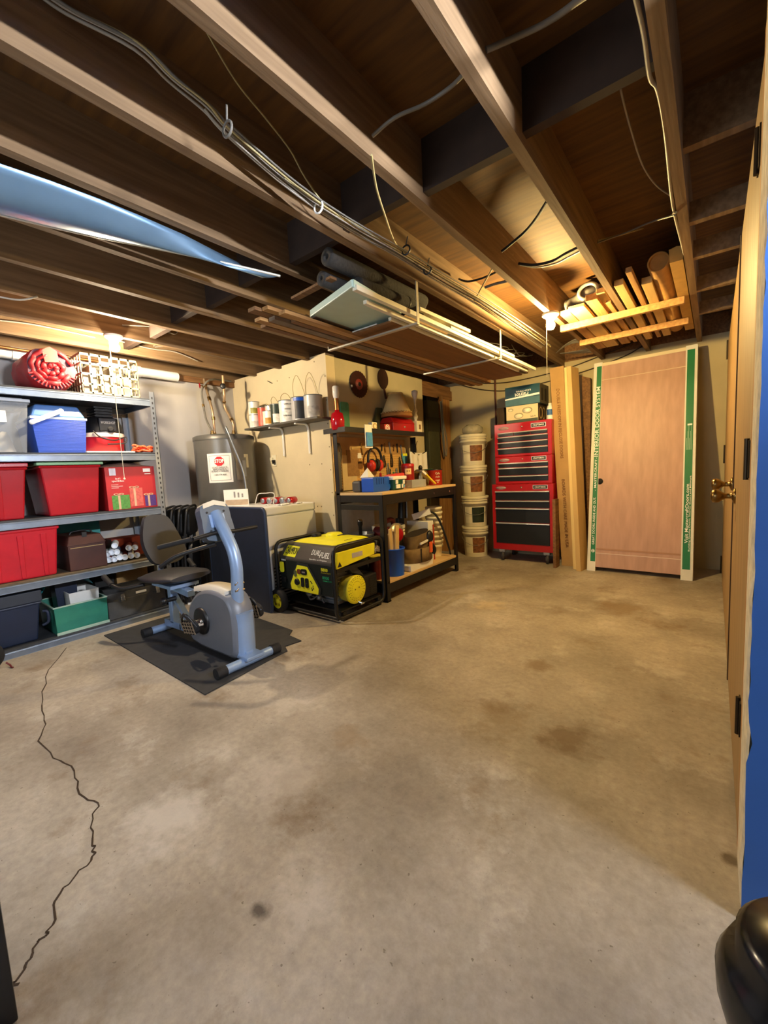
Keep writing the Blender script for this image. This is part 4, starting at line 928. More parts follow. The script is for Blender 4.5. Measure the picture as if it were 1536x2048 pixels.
# wheels
for y in (gy0-.035, gy1-.01):
    wx, wz = gx0+.04, .097
    mb = MB(gn); mb.lathe([(.062, -.028), (.090, -.024), (.097, -.012), (.097, .012), (.090, .024), (.062, .028)], (wx, y, wz), (0, -1, 0), 36); mb.build('wheel_tire', M_blackm, gn)
    w = MB(gn); w.lathe([(.064, -.02), (.066, .022), (.055, .018), (.02, .012), (.018, .026), (0, .026)], (wx, y, wz), (0, -1, 0), 30); w = w.build('wheel_rim', M_yellow, gn)
    mb = MB(gn)
    for i in range(5):
        t = 2*pi*i/5+.3; mb.cyl((wx+.04*cos(t), y-.0155, wz+.04*sin(t)), (wx+.04*cos(t), y-.0185, wz+.04*sin(t)), .010, n=10)
    mb.build('rim_hole', mat('rim_shadow', '#8b7d12', .6, var=0), w)
MB(gn).cyl((gx0+.035, gy0-.03, .105), (gx0+.035, gy1, .105), .010).build('axle', M_black, gn)
# ------------------------------------------------------------------ workbench
WX0, WX1, WY0b, WY1b, WZ = -2.66, -2.135, 2.69, 3.94, .93
wb = thing('workbench', 'black steel workbench with a tan wooden top and pegboard back', 'workbench', ((WX0+WX1)/2, 3.3, 0))
M_top = mat('bench_top', '#d6b582', .6, var=.06, scale=5)
MB(wb).box(WX0, WX1, WY0b, WY1b, WZ-.022, WZ).build('benchtop', M_top, wb, bev=.003)
MB(wb).box(WX0, WX1, WY0b+.02, WY1b-.02, .155, .175).build('lower_shelf', M_top, wb, bev=.003)
for x in (WX0, WX1):
    for y in (WY0b, WY1b):
        sx, sy = (1 if x == WX0 else -1), (1 if y == WY0b else -1); hgt = 1.95 if x == WX0 else WZ-.022
        hgt = 1.46 if x == WX0 else WZ-.022
        mb = MB(wb); mb.box(min(x, x+.045*sx), max(x, x+.045*sx), min(y, y+.003*sy), max(y, y+.003*sy), 0, hgt); mb.box(min(x, x+.003*sx), max(x, x+.003*sx), min(y, y+.045*sy), max(y, y+.045*sy), 0, hgt)
        mb.build('leg', M_black, wb)
        MB(wb).box(min(x, x+.05*sx), max(x, x+.05*sx), min(y, y+.05*sy), max(y, y+.05*sy), 0, .012).build('foot', M_blackm, wb)
for x in (WX0, WX1-.02):
    MB(wb).box(x+.002, x+.018, WY0b+.004, WY1b-.004, WZ-.105, WZ-.022).build('apron', M_black, wb, bev=.002)
    MB(wb).box(x+.002, x+.018, WY0b+.004, WY1b-.004, .075, .155).build('lower_rail', M_black, wb, bev=.002)
for y in (WY0b, WY1b-.02):
    MB(wb).box(WX0+.004, WX1-.004, y+.002, y+.018, WZ-.085, WZ-.022).build('apron', M_black, wb, bev=.002)
    MB(wb).box(WX0+.004, WX1-.004, y+.002, y+.018, WZ-.15, WZ-.105).build('end_rail', M_black, wb, bev=.002)
    MB(wb).box(WX0+.004, WX1-.004, y+.002, y+.018, .075, .155).build('lower_rail', M_black, wb, bev=.002)
for y in (WY1b-.45, WY1b-.14): MB(wb).cyl((WX1, y, WZ-.065), (WX1+.005, y, WZ-.065), .009, n=10).build('bolt', M_chrome, wb)
# pegboard with holes, and shelf above
def peg_mat():
    m = mat('pegboard', '#c99f5e', .7, var=.06, scale=6); nt = m.node_tree; N, L = nt.nodes, nt.links; b = N['Principled BSDF']
    tc = N.new('ShaderNodeTexCoord'); mp = N.new('ShaderNodeMapping'); mp.inputs['Scale'].default_value = (0, 39.4, 39.4)
    fr_ = N.new('ShaderNodeVectorMath'); fr_.operation = 'FRACTION'; su = N.new('ShaderNodeVectorMath'); su.operation = 'SUBTRACT'; su.inputs[1].default_value = (0, .5, .5)
    ln = N.new('ShaderNodeVectorMath'); ln.operation = 'LENGTH'; lt = N.new('ShaderNodeMath'); lt.operation = 'LESS_THAN'; lt.inputs[1].default_value = .16
    L.new(tc.outputs['Object'], mp.inputs[0]); L.new(mp.outputs[0], fr_.inputs[0]); L.new(fr_.outputs[0], su.inputs[0]); L.new(su.outputs[0], ln.inputs[0]); L.new(ln.outputs['Value'], lt.inputs[0])
    mx = N.new('ShaderNodeMixRGB'); src = b.inputs['Base Color'].links[0].from_socket; L.new(lt.outputs[0], mx.inputs[0]); L.new(src, mx.inputs[1]); mx.inputs[2].default_value = lin('#3a2a14'); L.new(mx.outputs[0], b.inputs['Base Color'])
    return m
M_peg = peg_mat()
MB(wb).box(PX+.005, PX+.012, WY0b+.07, WY1b-.05, WZ+.01, 1.44).build('pegboard', M_peg, wb)
MB(wb).box(PX+.012, PX+.016, WY0b+.07, WY1b-.05, 1.28, 1.44).build('pegboard_upper_strip', mat('peg_darker', '#a98450', .7, var=.08), wb)  # darker strip over the top of the pegboard
mb = MB(wb); mb.box(PX+.004, PX+.26, WY0b-.02, WY1b-.02, 1.468, 1.482); mb.build('upper_shelf', mat('upper_shelf', '#a07c4e', .7, var=.1), wb)
MB(wb).box(PX+.255, PX+.268, WY0b-.02, WY1b-.02, 1.455, 1.50).build('shelf_lip', M_black, wb, bev=.002)
MB(wb).box(PX+.004, PX+.268, WY0b-.03, WY0b-.02, 1.455, 1.50).build('shelf_lip', M_black, wb, bev=.002)
BX = -2.40
# --- things on the bench top
def rbox(name, label, cat, x0, x1, y0, y1, z0, z1, m, bev=.004, group=None, part='body'):
    t = thing(name, label, cat, ((x0+x1)/2, (y0+y1)/2, z0), group=group); MB(t).box(x0, x1, y0, y1, z0, z1).build(part, m, t, bev=bev); return t
z = WZ+.001
t = rbox('charger', 'grey rounded charger at the left end of the bench top', 'charger', -2.50, -2.40, 2.72, 2.79, z, z+.10, mat('charger_grey', '#4d4a48', .5, var=.1), .02)
t = thing('blue_tray', 'bright blue plastic catch tray with slots on the bench top', 'tray', (-2.35, 2.62, z)) if 0 else thing('plastic_tray', 'bright blue plastic tray with finger slots on the bench top', 'tray', (-2.32, 2.83, z))
MB(t).prism([(-.115, 0), (.10, 0), (.125, .03), (.13, .08), (.10, .125), (-.115, .125)], (-2.38, 2.835, z), Y1, Z1, X1*.13).build('body', M_blue, t, bev=.01)
for i in range(4): MB(t).box(-2.25, -2.247, 2.765+i*.032, 2.769+i*.032, z+.065, z+.115).build('slot', mat('dark_blue', '#0f2f7a', .5, var=0), t)
mb = MB(); mb.add([V((-2.45, 2.78, z+.125)), V((-2.36, 2.79, z+.125)), V((-2.38, 2.90, z+.125)), V((-2.44, 2.88, z+.21))], [(0, 1, 3), (1, 2, 3), (0, 2, 1), (0, 3, 2)]); single('paper_sheet', mb, M_white, 'folded white paper sticking up from the blue tray', 'paper', (-2.4, 2.83, z+.125))
t = thing('spackle_tub', 'dark green tub with a white lid in front of the pegboard', 'tub', (-2.28, 3.05, z))
MB(t).hexa([(-2.36, 2.965, z), (-2.22, 2.965, z), (-2.22, 3.125, z), (-2.36, 3.125, z), (-2.365, 2.955, z+.095), (-2.21, 2.955, z+.095), (-2.21, 3.14, z+.095), (-2.365, 3.14, z+.095)]).build('body', mat('tub_green', '#0e4a3a', .4, var=.1), t, bev=.012)
MB(t).box(-2.375, -2.205, 2.945, 3.15, z+.092, z+.122).build('lid', M_whitep, t, bev=.006)
for y, w, zz, h, m in ((3.0, .035, .055, .035, M_white), (3.02, .06, .015, .035, M_white), (3.085, .025, .015, .035, M_white), (3.105, .028, .05, .035, M_white), (3.105, .028, .015, .028, mat('label_sky', '#6aa9d0', .5, var=.05))):
    MB(t).box(-2.216, -2.207, y-w/2, y+w/2, z+zz, z+zz+h).build('print', m, t)
t = thing('plastic_jug', 'coral red jug with a cut-out handle behind the green tub', 'jug', (-2.36, 3.20, z))
M_coral = mat('coral_plastic', '#d0403c', .4, var=.06)
MB(t).hexa([(-2.42, 3.08, z), (-2.30, 3.08, z), (-2.30, 3.265, z), (-2.42, 3.265, z), (-2.40, 3.06, z+.135), (-2.31, 3.06, z+.135), (-2.31, 3.27, z+.15), (-2.40, 3.27, z+.15)]).build('body', M_coral, t, bev=.012)
MB(t).prism([(3.225, z+.03), (3.245, z+.035), (3.24, z+.115), (3.222, z+.12)], (-2.301, 0, 0), Y1, Z1, X1*.008).build('grip_slot', M_darkred, t)
t = rbox('parts_case', 'clear plastic parts case under the red figure tin', 'case', -2.40, -2.24, 3.285, 3.53, z, z+.075, M_clearish, .004)
t = thing('figure_tin', 'red round tin printed with a smiling face on the clear case', 'tin', (-2.33, 3.35, z+.075))
MB(t).cyl((-2.33, 3.35, z+.075), (-2.33, 3.35, z+.205), .062, n=26).build('body', mat('tin_maroon', '#8f1a18', .4, .2, var=.1), t)
MB(t).lathe([(.064, 0), (.064, .022), (.05, .03), (0, .031)], (-2.33, 3.35, z+.203), n=26).build('lid', M_red, t)
mb = MB(t); a0 = math.atan2(-3.35, 2.33)
def cylp(cx, cy, r, a0, a1, z0, z1, mb, n=6):
    mb.grid([[(cx+cos(a0+(a1-a0)*i/n)*r, cy+sin(a0+(a1-a0)*i/n)*r, zz) for i in range(n+1)] for zz in (z0, z1)], sm=False); return mb
cylp(-2.33, 3.35, .0632, a0-.45, a0+.55, z+.13, z+.185, mb); mb.build('face_print', mat('face_cream', '#e2bf80', .5, var=.05), t)
mb = MB(t); cylp(-2.33, 3.35, .0638, a0-.15, a0-.02, z+.155, z+.168, mb, 2); cylp(-2.33, 3.35, .0638, a0+.15, a0+.28, z+.155, z+.168, mb, 2); mb.build('eye_print', M_inkk, t)
t = thing('bench_tool', 'grey clamp tool standing beside the clear case', 'tool', (-2.33, 3.57, z))
mb = MB(t); mb.cyl((-2.33, 3.575, z), (-2.33, 3.575, z+.11), .03, .02); mb.cyl((-2.33, 3.575, z+.11), (-2.33, 3.575, z+.17), .012); mb.box(-2.35, -2.31, 3.53, 3.62, z+.15, z+.165); mb.build('body', M_steel, t)
mb = MB(t); mb.sphere((-2.33, 3.575, z+.185), .022, sc=(1, 1, 1.3)); mb.build('knob', M_black, t)
t = thing('paper_sack', 'brown paper sack slumped behind the yellow handled brush', 'sack', (-2.42, 3.70, z)); mb = MB(t)
mb.lathe([(.085, 0), (.10, .06), (.08, .14), (.04, .17), (0, .175)], (-2.42, 3.70, z), n=14); mb.build('bag', mat('olive_sack', '#6e5526', .8, var=.25), t)
t = thing('brush', 'yellow handled brush leaning against the brown sack', 'brush', (-2.26, 3.66, z))
MB(t).bar((-2.25, 3.72, z+.015), (-2.30, 3.62, z+.12), .035, .015).build('handle', mat('brush_yellow', '#e0c12c', .45, var=.05), t, bev=.004)
MB(t).bar((-2.30, 3.62, z+.12), (-2.32, 3.585, z+.155), .03, .02).build('bristles', M_white, t)
t = thing('coffee_can', 'red round coffee can with pale script at the right end of the bench', 'can', (-2.32, 3.82, z))
MB(t).lathe([(.082, 0), (.082, .145), (.084, .148), (.084, .155)], (-2.32, 3.82, z), n=30).build('can', mat('can_rust_red', '#a3200f', .35, .2, var=.12), t)
MB(t).lathe([(.085, .153), (.085, .165), (0, .166)], (-2.32, 3.82, z), n=30).build('lid', M_black, t)
ac = math.atan2(-3.82, 2.32); 
for i, (w, zz) in enumerate(((.05, .12), (.045, .085), (.05, .05), (.02, .03))):
    a = ac+.42; text(['Cafe', 'rich', 'roast', 'x'][i], (-2.32+cos(a)*.083, 3.82+sin(a)*.083, z+zz), (-sin(a), cos(a), 0), Z1, .03, M_cream, t, width=w)
t = rbox('green_box', 'dark green box behind the red coffee can', 'box', -2.46, -2.40, 3.80, 3.93, z, z+.17, mat('bottle_green', '#1c5a2a', .5, var=.1))
# things hanging on the pegboard
em = thing('ear_muffs', 'red and black ear muffs hanging on the pegboard', 'ear muffs', (PX+.075, 3.28, 1.17))
mb = MB(em); pts = [(PX+.075, 3.28+.105*cos(t)*1.0, 1.225+.115*sin(t)) for t in [radians(a) for a in range(-25, 206, 11)]]; mb.tube(pts, .011, 8, squash=1.3); mb.build('headband', M_black, em)
for s in (-1, 1):
    mb = MB(em); mb.lathe([(.030, 0), (.045, .006), (.047, .025), (.03, .045), (0, .048)], (PX+.075, 3.28+s*.05, 1.165), V((.35, s*.9, -.15)), 22, sx=1.0, sy=1.25); mb.build('cup', mat('muff_red', '#c8301f', .4, var=.05), em)
    mb = MB(em); mb.lathe([(.045, -.028), (.05, -.014), (.045, 0)], (PX+.075, 3.28+s*.05, 1.165), V((.35, s*.9, -.15)), 22, sx=1.0, sy=1.25); mb.build('cushion', M_blackm, em)
pk = thing('blister_pack', 'white and blue blister pack hanging from the upper shelf lip', 'package', (PX+.275, 2.99, 1.34))
a = xp(735, 855, PX+.28); yy = a.y
MB(pk).box(PX+.272, PX+.276, yy-.035, yy+.065, 1.32, 1.53).build('card', M_white, pk)
MB(pk).box(PX+.276, PX+.290, yy-.025, yy+.055, 1.335, 1.46).build('blister', mat('sky_blue', '#4d95cf', .3, var=.15, scale=30), pk, bev=.004)
# small pegboard tools
M_tool = mat('tool_dark', '#3a3127', .4, .5, var=.2); M_toolb = mat('tool_brown', '#6d4a22', .5, var=.2)
tools = [('pliers', 'dark pliers hanging', 3.50, 1.24, .10, M_tool), ('hook_tool', 'bent steel hook hanging', 3.56, 1.16, .09, M_steel), ('snips', 'dark snips hanging', 3.63, 1.26, .12, M_tool), ('wrench', 'brown wrench hanging', 3.55, 1.04, .10, M_toolb), ('wrench', 'steel wrench hanging', 3.71, 1.10, .13, M_steel), ('clamp', 'green handled clamp hanging', 3.66, 1.06, .09, M_green), ('screwdriver', 'dark screwdriver hanging', 3.78, 1.22, .15, M_tool), ('pliers', 'red handled pliers hanging', 3.43, 1.06, .10, M_redp), ('scissors', 'steel scissors hanging', 3.84, 1.05, .14, M_steel)]
for i, (n, l, y, zt, ln, m) in enumerate(tools):
    where = ['high right of the ear muffs', 'below the dark pliers', 'high in the middle of the pegboard', 'low right of the ear muffs', 'in the middle of the pegboard', 'low in the middle of the pegboard', 'near the right end of the pegboard', 'just under the right ear muff', 'low at the right end of the pegboard'][i]
    t = thing(n, l+' '+where, 'tool', (PX+.02, y, zt-ln))
    mb = MB(t); mb.tube(spl([(PX+.02, y-.006, zt), (PX+.024, y-.016, zt-ln*.5), (PX+.02, y-.010, zt-ln)], 4), .006, 6); mb.tube(spl([(PX+.02, y+.006, zt), (PX+.024, y+.016, zt-ln*.5), (PX+.02, y+.012, zt-ln)], 4), .006, 6); mb.sphere((PX+.02, y, zt+.01), .016, 10, 6, sc=(.5, 1, 1.3)); mb.build('handle', m, t)
    mb = MB(t); mb.cyl((PX+.012, y, zt+.02), (PX+.03, y, zt+.02), .003, n=6); mb.build('hook', M_chrome, t)
t = thing('paint_brush_pack', 'blue and yellow package hanging near the pegboard right end', 'package', (PX+.03, 3.90, 1.12)); y = xp(838, 905, PX+.03).y-.02
MB(t).prism([(-.05, 0), (.05, 0), (.045, -.05), (0, -.15), (-.04, -.06)], (PX+.025, 3.86, 1.28), Y1, Z1, X1*.012).build('card', mat('pack_blue', '#5aa0b8', .5, var=.35, scale=30), t)
MB(t).box(PX+.036, PX+.038, 3.82, 3.90, 1.26, 1.285).build('print', M_yellow, t)
t = thing('wire_loops', 'cluster of looped wire hooks hanging at the pegboard left edge', 'wire', (PX+.03, 2.80, 1.2))
mb = MB(t)
for i in range(3): mb.tube(spl([(PX+.03, 2.80+.012*i, 1.38), (PX+.035, 2.775+.02*i, 1.30), (PX+.04, 2.80+.01*i, 1.20), (PX+.035, 2.825+.012*i, 1.30), (PX+.03, 2.805+.012*i, 1.38)], 5), .004, 6)
mb.build('loop', M_tool, t)
mb = MB(t); mb.sphere((PX+.03, 2.80, 1.19), .022, sc=(.5, 1, 1)); mb.build('tag', M_gold, t)
t = thing('note_board', 'brown cork board with paper notes on the pegboard left side', 'board', (PX+.02, 3.0, 1.1))
MB(t).box(PX+.014, PX+.022, 2.93, 3.10, 1.07, 1.32).build('board', mat('cork', '#8f6b3f', .85, var=.15, scale=40), t)
for i, (y, zz, w, h, m) in enumerate(((3.08, 1.24, .06, .03, M_white), (3.08, 1.19, .06, .025, M_toolb), (3.08, 1.14, .07, .06, M_toolb), (3.085, 1.27, .05, .02, M_white))): MB(t).box(PX+.022, PX+.024, y, y+w, zz, zz+h).build('note', m, t)
t = thing('straight_edge', 'pale wooden yardstick slanted across the pegboard', 'ruler', (PX+.02, 3.25, 1.34)); MB(t).bar((PX+.02, 3.0, 1.335), (PX+.02, 3.43, 1.385), .008, .022).build('stick', M_gold, t)
mb = MB(); mb.box(PX+.013, PX+.02, 2.86, 3.06, .94, 1.27); single('leaning_board', mb, mat('panel_cream', '#c9b285', .7, var=.05), 'cream board leaning on the pegboard behind the blue tray', 'board', (PX+.016, 2.95, WZ))
mb = MB(); mb.box(PX+.02, PX+.05, 2.775, 2.815, WZ, 1.30); single('metal_bar', mb, mat('charcoal_bar', '#55524a', .5, .2, var=.1), 'dark metal bar standing at the pegboard left edge', 'bar', (PX+.035, 2.795, WZ))
more = [('dark', 3.47, 1.36), ('brass', 3.52, 1.37), ('steel', 3.60, 1.385), ('brown', 3.68, 1.36), ('dark', 3.74, 1.37), ('steel', 3.81, 1.36), ('brown', 3.47, 1.18), ('dark', 3.59, 1.10), ('steel', 3.75, 1.04), ('dark', 3.36, 1.02), ('brown', 3.24, 1.03), ('brass', 3.14, 1.37)]
mm = {'dark': M_tool, 'brass': M_brass, 'steel': M_steel, 'brown': M_toolb}
for i, (c, y, zt) in enumerate(more):
    ln = .05+.05*((i*7) % 3)/2
    t = thing('hand_tool', f'small {c} hand tool hanging {["in the top row", "in the top row", "in the top row", "in the top row", "in the top row", "in the top row", "in the middle row", "in the low row", "in the low row", "in the low row", "in the low row", "in the top row"][i]} of the pegboard', 'tool', (PX+.02, y, zt-ln), group=f'small {c} tools on the pegboard')
    mb = MB(t); mb.bar((PX+.022, y, zt), (PX+.026, y+.012*((i % 3)-1), zt-ln), .010, .014, up=(1, 0, 0)); mb.build('shank', mm[c], t, bev=.002)
    mb = MB(t); mb.lathe([(.012, 0), (.018, .004), (.012, .008)], (PX+.02, y, zt+.006), (1, 0, 0), 12); mb.build('head', mm[c], t)
mb = MB(); mb.box(PX+.003, PX+.012, 2.78, 3.30, .25, .84); single('backing_board', mb, mat('pale_board', '#b9bcbf', .7, var=.1), 'pale grey board against the wall under the workbench', 'board', (PX+.01, 3.0, .25))
# white cloth hanging at right
t = thing('hanging_rags', 'white cloth rags hanging beside the pegboard above the coffee can', 'cloth', (-2.63, 4.02, .98))
ya, yb = xp(820, 900, -2.62).y, xp(853, 900, -2.62).y
mb = MB(t); rows = []
for i in range(9):
    f = i/8; row = []
    for j in range(25):
        u = j/24; y = ya+(yb-ya)*u+.01*(1-f)*(u-.5); zt = 1.30-.015*sin(pi*u)*(1-f); zb = 1.03+.015*sin(9*u)
        row.append((-2.62+.018*sin(u*22)*(.3+.7*f), y, zt+(zb-zt)*f))
    rows.append(row)
mb.grid(rows); mb.build('rag', mat('white_rag', '#dad7d0', .9, var=.05), t, solid=.004)
mb = MB(t); mb.tube(spl([(-2.62, ya+.03, 1.295), (-2.625, (ya+yb)/2, 1.265), (-2.62, yb-.03, 1.295)], 6), .006); mb.tube(spl([(-2.62, (ya+yb)/2-.02, 1.2), (-2.63, (ya+yb)/2-.03, 1.36), (-2.63, (ya+yb)/2, 1.42)], 5), .004); mb.build('hanging_loop', M_tool, t)
# --- things on the upper shelf (z 1.482)
z = 1.4835
t = thing('oil_lamp', 'red glass oil lamp with a clear chimney at the left end of the upper shelf', 'lamp', (-2.60, 2.70, z))
MB(t).lathe([(.05, 0), (.058, .02), (.062, .08), (.05, .14), (.022, .155), (.02, .17)], (-2.60, 2.70, z), n=24).build('base', mat('ruby_glass', '#b01220', .12, var=.05, coat=.5), t)
MB(t).lathe([(.02, .165), (.019, .275)], (-2.60, 2.70, z), n=20).build('neck', mat('amber_metal', '#a86c3c', .3, .6, var=.1), t)
MB(t).lathe([(.022, .27), (.030, .30), (.030, .365), (.024, .375)], (-2.60, 2.70, z), n=20).build('chimney', mat('milky_glass', '#e2ded4', .15, var=.03), t)
mb = MB(); mb.prism([(-.055, 0), (.055, 0), (.055, .26), (.04, .275), (-.04, .275), (-.055, .26)], (PX+.03, 2.92, z), Y1, Z1, X1*.012); single('green_board', mb, mat('mint_board', '#4f8f69', .7, var=.2, scale=20), 'mottled green cutting board leaning on the wall over the bench', 'board', (PX+.03, 2.92, z))
t = thing('small_clock', 'small cream desk clock on the upper shelf', 'clock', (-2.56, 3.15, z))
MB(t).box(-2.58, -2.53, 3.09, 3.165, z, z+.085).build('case', M_cream, t, bev=.006); MB(t).cyl((-2.53, 3.128, z+.045), (-2.526, 3.128, z+.045), .030, n=24).build('dial', M_gold, t); MB(t).cyl((-2.526, 3.128, z+.045), (-2.5245, 3.128, z+.045), .018, n=20).build('dial_center', M_cream, t)
MB(t).box(-2.58, -2.535, 3.175, 3.19, z, z+.1).build('stand', M_black, t)
t = thing('printed_carton', 'red and white carton printed with a spiral on the upper shelf', 'carton', (-2.55, 3.32, z)); MB(t).box(-2.59, -2.53, 3.28, 3.37, z, z+.075).build('carton', mat('carton_red', '#c03018', .5, var=.1), t, bev=.003)
for r in (.035, .018): MB(t).lathe([(r, 0), (r, .0015), (r-.009, .0015), (r-.009, 0)], (-2.53, 3.325, z+.038), (1, 0, 0), 24).build('ring_print', M_white, t)
t = thing('metal_toolbox', 'red metal toolbox on the upper shelf under the lamp shade', 'toolbox', (-2.60, 3.63, z))
MB(t).box(-2.70, -2.53, 3.42, 3.80, z+.0, z+.10).build('body', M_red, t, bev=.004); MB(t).hexa([(-2.705, 3.415, z+.10), (-2.525, 3.415, z+.10), (-2.525, 3.805, z+.10), (-2.705, 3.805, z+.10), (-2.67, 3.43, z+.155), (-2.56, 3.43, z+.155), (-2.56, 3.79, z+.155), (-2.67, 3.79, z+.155)]).build('lid', M_red, t, bev=.004)
MB(t).box(-2.53, -2.526, 3.60, 3.63, z+.055, z+.07).build('clasp', M_chrome, t); mb = MB(t); mb.tube(spl([(-2.61, 3.55, z+.155), (-2.61, 3.57, z+.168), (-2.61, 3.66, z+.168), (-2.61, 3.68, z+.155)], 4), .005); mb.build('handle', M_black, t)
t = thing('pleated_lampshade', 'cream pleated lamp shade with a tan rim on the red toolbox', 'lamp shade', (-2.60, 3.58, z+.168))
mb = MB(t); mb.lathe([(.155, .035), (.068, .235)], (-2.60, 3.58, z+.168), n=40); mb.build('shade', mat('shade_cream', '#e4cb90', .8, var=.05), t, solid=.003)
mb = MB(t); mb.lathe([(.165, 0), (.158, .04)], (-2.60, 3.58, z+.168), n=40); mb.build('lower_band', mat('shade_band', '#a8763f', .8, var=.1), t, solid=.003)
mb = MB(t)
for r, zz in ((.158, .04), (.068, .235)):
    for i in range(30):
        a = 2*pi*i/30; mb.sphere((-2.60+cos(a)*r, 3.58+sin(a)*r, z+.168+zz), .009, 6, 4)
mb.build('lacing', mat('lace_cream', '#c9a566', .8, var=.05), t)
t = thing('table_lamp', 'white lamp base with a tall frosted bulb at the right end of the shelf', 'lamp', (-2.55, 3.87, z))
MB(t).box(-2.60, -2.52, 3.84, 3.935, z, z+.14).build('base', mat('base_cream', '#dcd2bd', .5, var=.04), t, bev=.004); MB(t).box(-2.52, -2.518, 3.875, 3.905, z+.05, z+.10).build('print', M_toolb, t)
mb = MB(t); mb.lathe([(.012, .14), (.028, .19), (.012, .22), (.026, .25), (.010, .28), (.012, .33)], (-2.56, 3.875, z), n=16); mb.build('stem', mat('stem_white', '#ded6c0', .4, var=.25, scale=40), t)
mb = MB(t); mb.lathe([(.012, .32), (.014, .36), (.036, .43), (.034, .46), (0, .475)], (-2.56, 3.875, z), n=18); mb.build('bulb', mat('frost_bulb', '#cfc7bb', .4, var=.03), t)
t = thing('leaning_slab', 'dark olive wedge shaped slab leaning behind the lamp shade', 'board', (PX+.04, 3.45, z)); MB(t).hexa([(PX+.03, 3.30, z), (PX+.07, 3.30, z), (PX+.07, 3.40, z), (PX+.03, 3.40, z), (PX+.005, 3.42, z+.27), (PX+.03, 3.42, z+.27), (PX+.03, 3.50, z+.27), (PX+.005, 3.50, z+.27)]).build('slab', mat('olive_dark2', '#46482a', .7, var=.15), t, bev=.004)
# --- wall things over the bench
a, b = xp(717, 770, PX+.02), xp(769, 770, PX+.02); yc = (a.y+b.y)/2; zc = xp(717, 769, PX).z*.5+xp(720, 796, PX).z*.0+.5*1.975; zc = 1.955
t = thing('saw_blade', 'round dark red saw blade hanging on the workshop wall', 'saw blade', (PX+.01, 3.17, zc-.13))
mb = MB(t); n = 48; mb.prism([((.124 if i % 2 else .130)*cos(2*pi*i/n), (.124 if i % 2 else .130)*sin(2*pi*i/n)) for i in range(n)], (PX+.012, 3.17, zc), Y1, Z1, X1*.004); mb.build('blade', mat('blade_maroon', '#3a1812', .45, .4, var=.2), t)
MB(t).lathe([(.052, 0), (.048, .006), (0, .007)], (PX+.016, 3.17, zc), (1, 0, 0), 30).build('label_disc', mat('disc_red', '#7c2a22', .5, var=.15), t); MB(t).cyl((PX+.02, 3.17, zc), (PX+.026, 3.17, zc), .02, n=16).build('hub', M_black, t); MB(t).cyl((PX+.016, 3.06, zc-.03), (PX+.02, 3.06, zc-.03), .012, n=10).build('hang_pin', M_white, t)
p = xp(766, 758, PX+.01); t = thing('paddle', 'dark wooden paddle hanging right of the saw blade', 'paddle', (PX+.01, p.y, p.z-.2))
mb = MB(t); mb.prism([(.085*cos(2*pi*i/26)*(1.0 if sin(2*pi*i/26) > -.5 else .9), .105*sin(2*pi*i/26)) for i in range(26)], (PX+.004, p.y, p.z), Y1, Z1, X1*.01); mb.build('blade', mat('dark_walnut', '#33190e', .6, var=.2), t); MB(t).bar((PX+.009, p.y+.01, p.z-.09), (PX+.009, p.y+.035, p.z-.2), .022, .012, up=(1, 0, 0)).build('handle', mat('walnut_handle', '#4d2716', .6, var=.15), t)
# --- stuff in the stud bay
mb = MB(); t = thing('hanging_case', 'dark olive long case hanging in the open stud bay', 'case', (PX+.03, 4.52, .98)); MB(t).hexa([(PX-.02, 4.37, 1.05), (PX+.05, 4.37, 1.05), (PX+.05, 4.62, 1.02), (PX-.02, 4.62, 1.02), (PX-.02, 4.36, 1.92), (PX+.05, 4.36, 1.92), (PX+.05, 4.62, 1.92), (PX-.02, 4.62, 1.92)]).build('case', mat('olive_case', '#34351f', .7, var=.2), t, bev=.01); MB(t).box(PX+.05, PX+.054, 4.36, 4.62, 1.55, 1.72).build('flap', mat('case_flap', '#24220f', .7, var=.1), t)
t = thing('hanging_saw', 'steel hand saw hanging by the olive case', 'saw', (PX+.05, 4.66, 1.3)); MB(t).prism([(-.02, .38), (.03, .38), (.05, -.30), (.03, -.32)], (PX+.05, 4.66, 1.55), Y1, Z1, X1*.003).build('blade', M_steel, t); MB(t).box(PX+.04, PX+.062, 4.645, 4.70, 1.93, 2.0).build('handle', M_toolb, t)
t = thing('hanging_strap', 'pale looped strap hanging in the stud bay', 'strap', (PX+.06, 4.74, 1.3)); MB(t).tube(spl([(PX+.06, 4.68, 1.96), (PX+.06, 4.70, 1.7), (PX+.065, 4.76, 1.45), (PX+.06, 4.74, 1.25), (PX+.06, 4.71, 1.4), (PX+.06, 4.70, 1.7)], 6), .007).build('strap', M_wireg, t)
# ------------------------------------------------------------------ lower shelf of the bench
z = .1765
t = thing('pail', 'bright blue pail holding wooden stakes on the bench lower shelf', 'bucket', (-2.27, 2.96, z)); bxp = -2.245
MB(t).lathe([(.093, 0), (.103, .232), (.109, .234), (.109, .244), (.100, .244), (.098, .22)], (bxp, 2.94, z), n=30).build('body', mat('pail_blue', '#0f57d8', .38, var=.05), t)
for i, (dx, dy, lx, ly, hh, w) in enumerate(((.02, -.04, .02, -.055, .42, .035), (.02, .02, .03, .035, .44, .05), (.0, .03, -.02, .05, .38, .04), (-.04, .0, -.06, .02, .36, .035))):
    mb = MB(); mb.bar((bxp+dx, 2.94+dy, z+.01), (bxp+lx, 2.94+ly, z+hh), .012, w, up=(0, 1, .1)); single('wooden_stake', mb, mat('stake_pine', '#cfae72', .7, var=.08), ['pale pointed stake at the left of the blue pail', 'broad pale stake in the middle of the blue pail', 'short stake at the right of the blue pail', 'thin stake at the back of the blue pail'][i], 'stake', (bxp+dx, 2.94+dy, z), 'stakes in the blue pail')
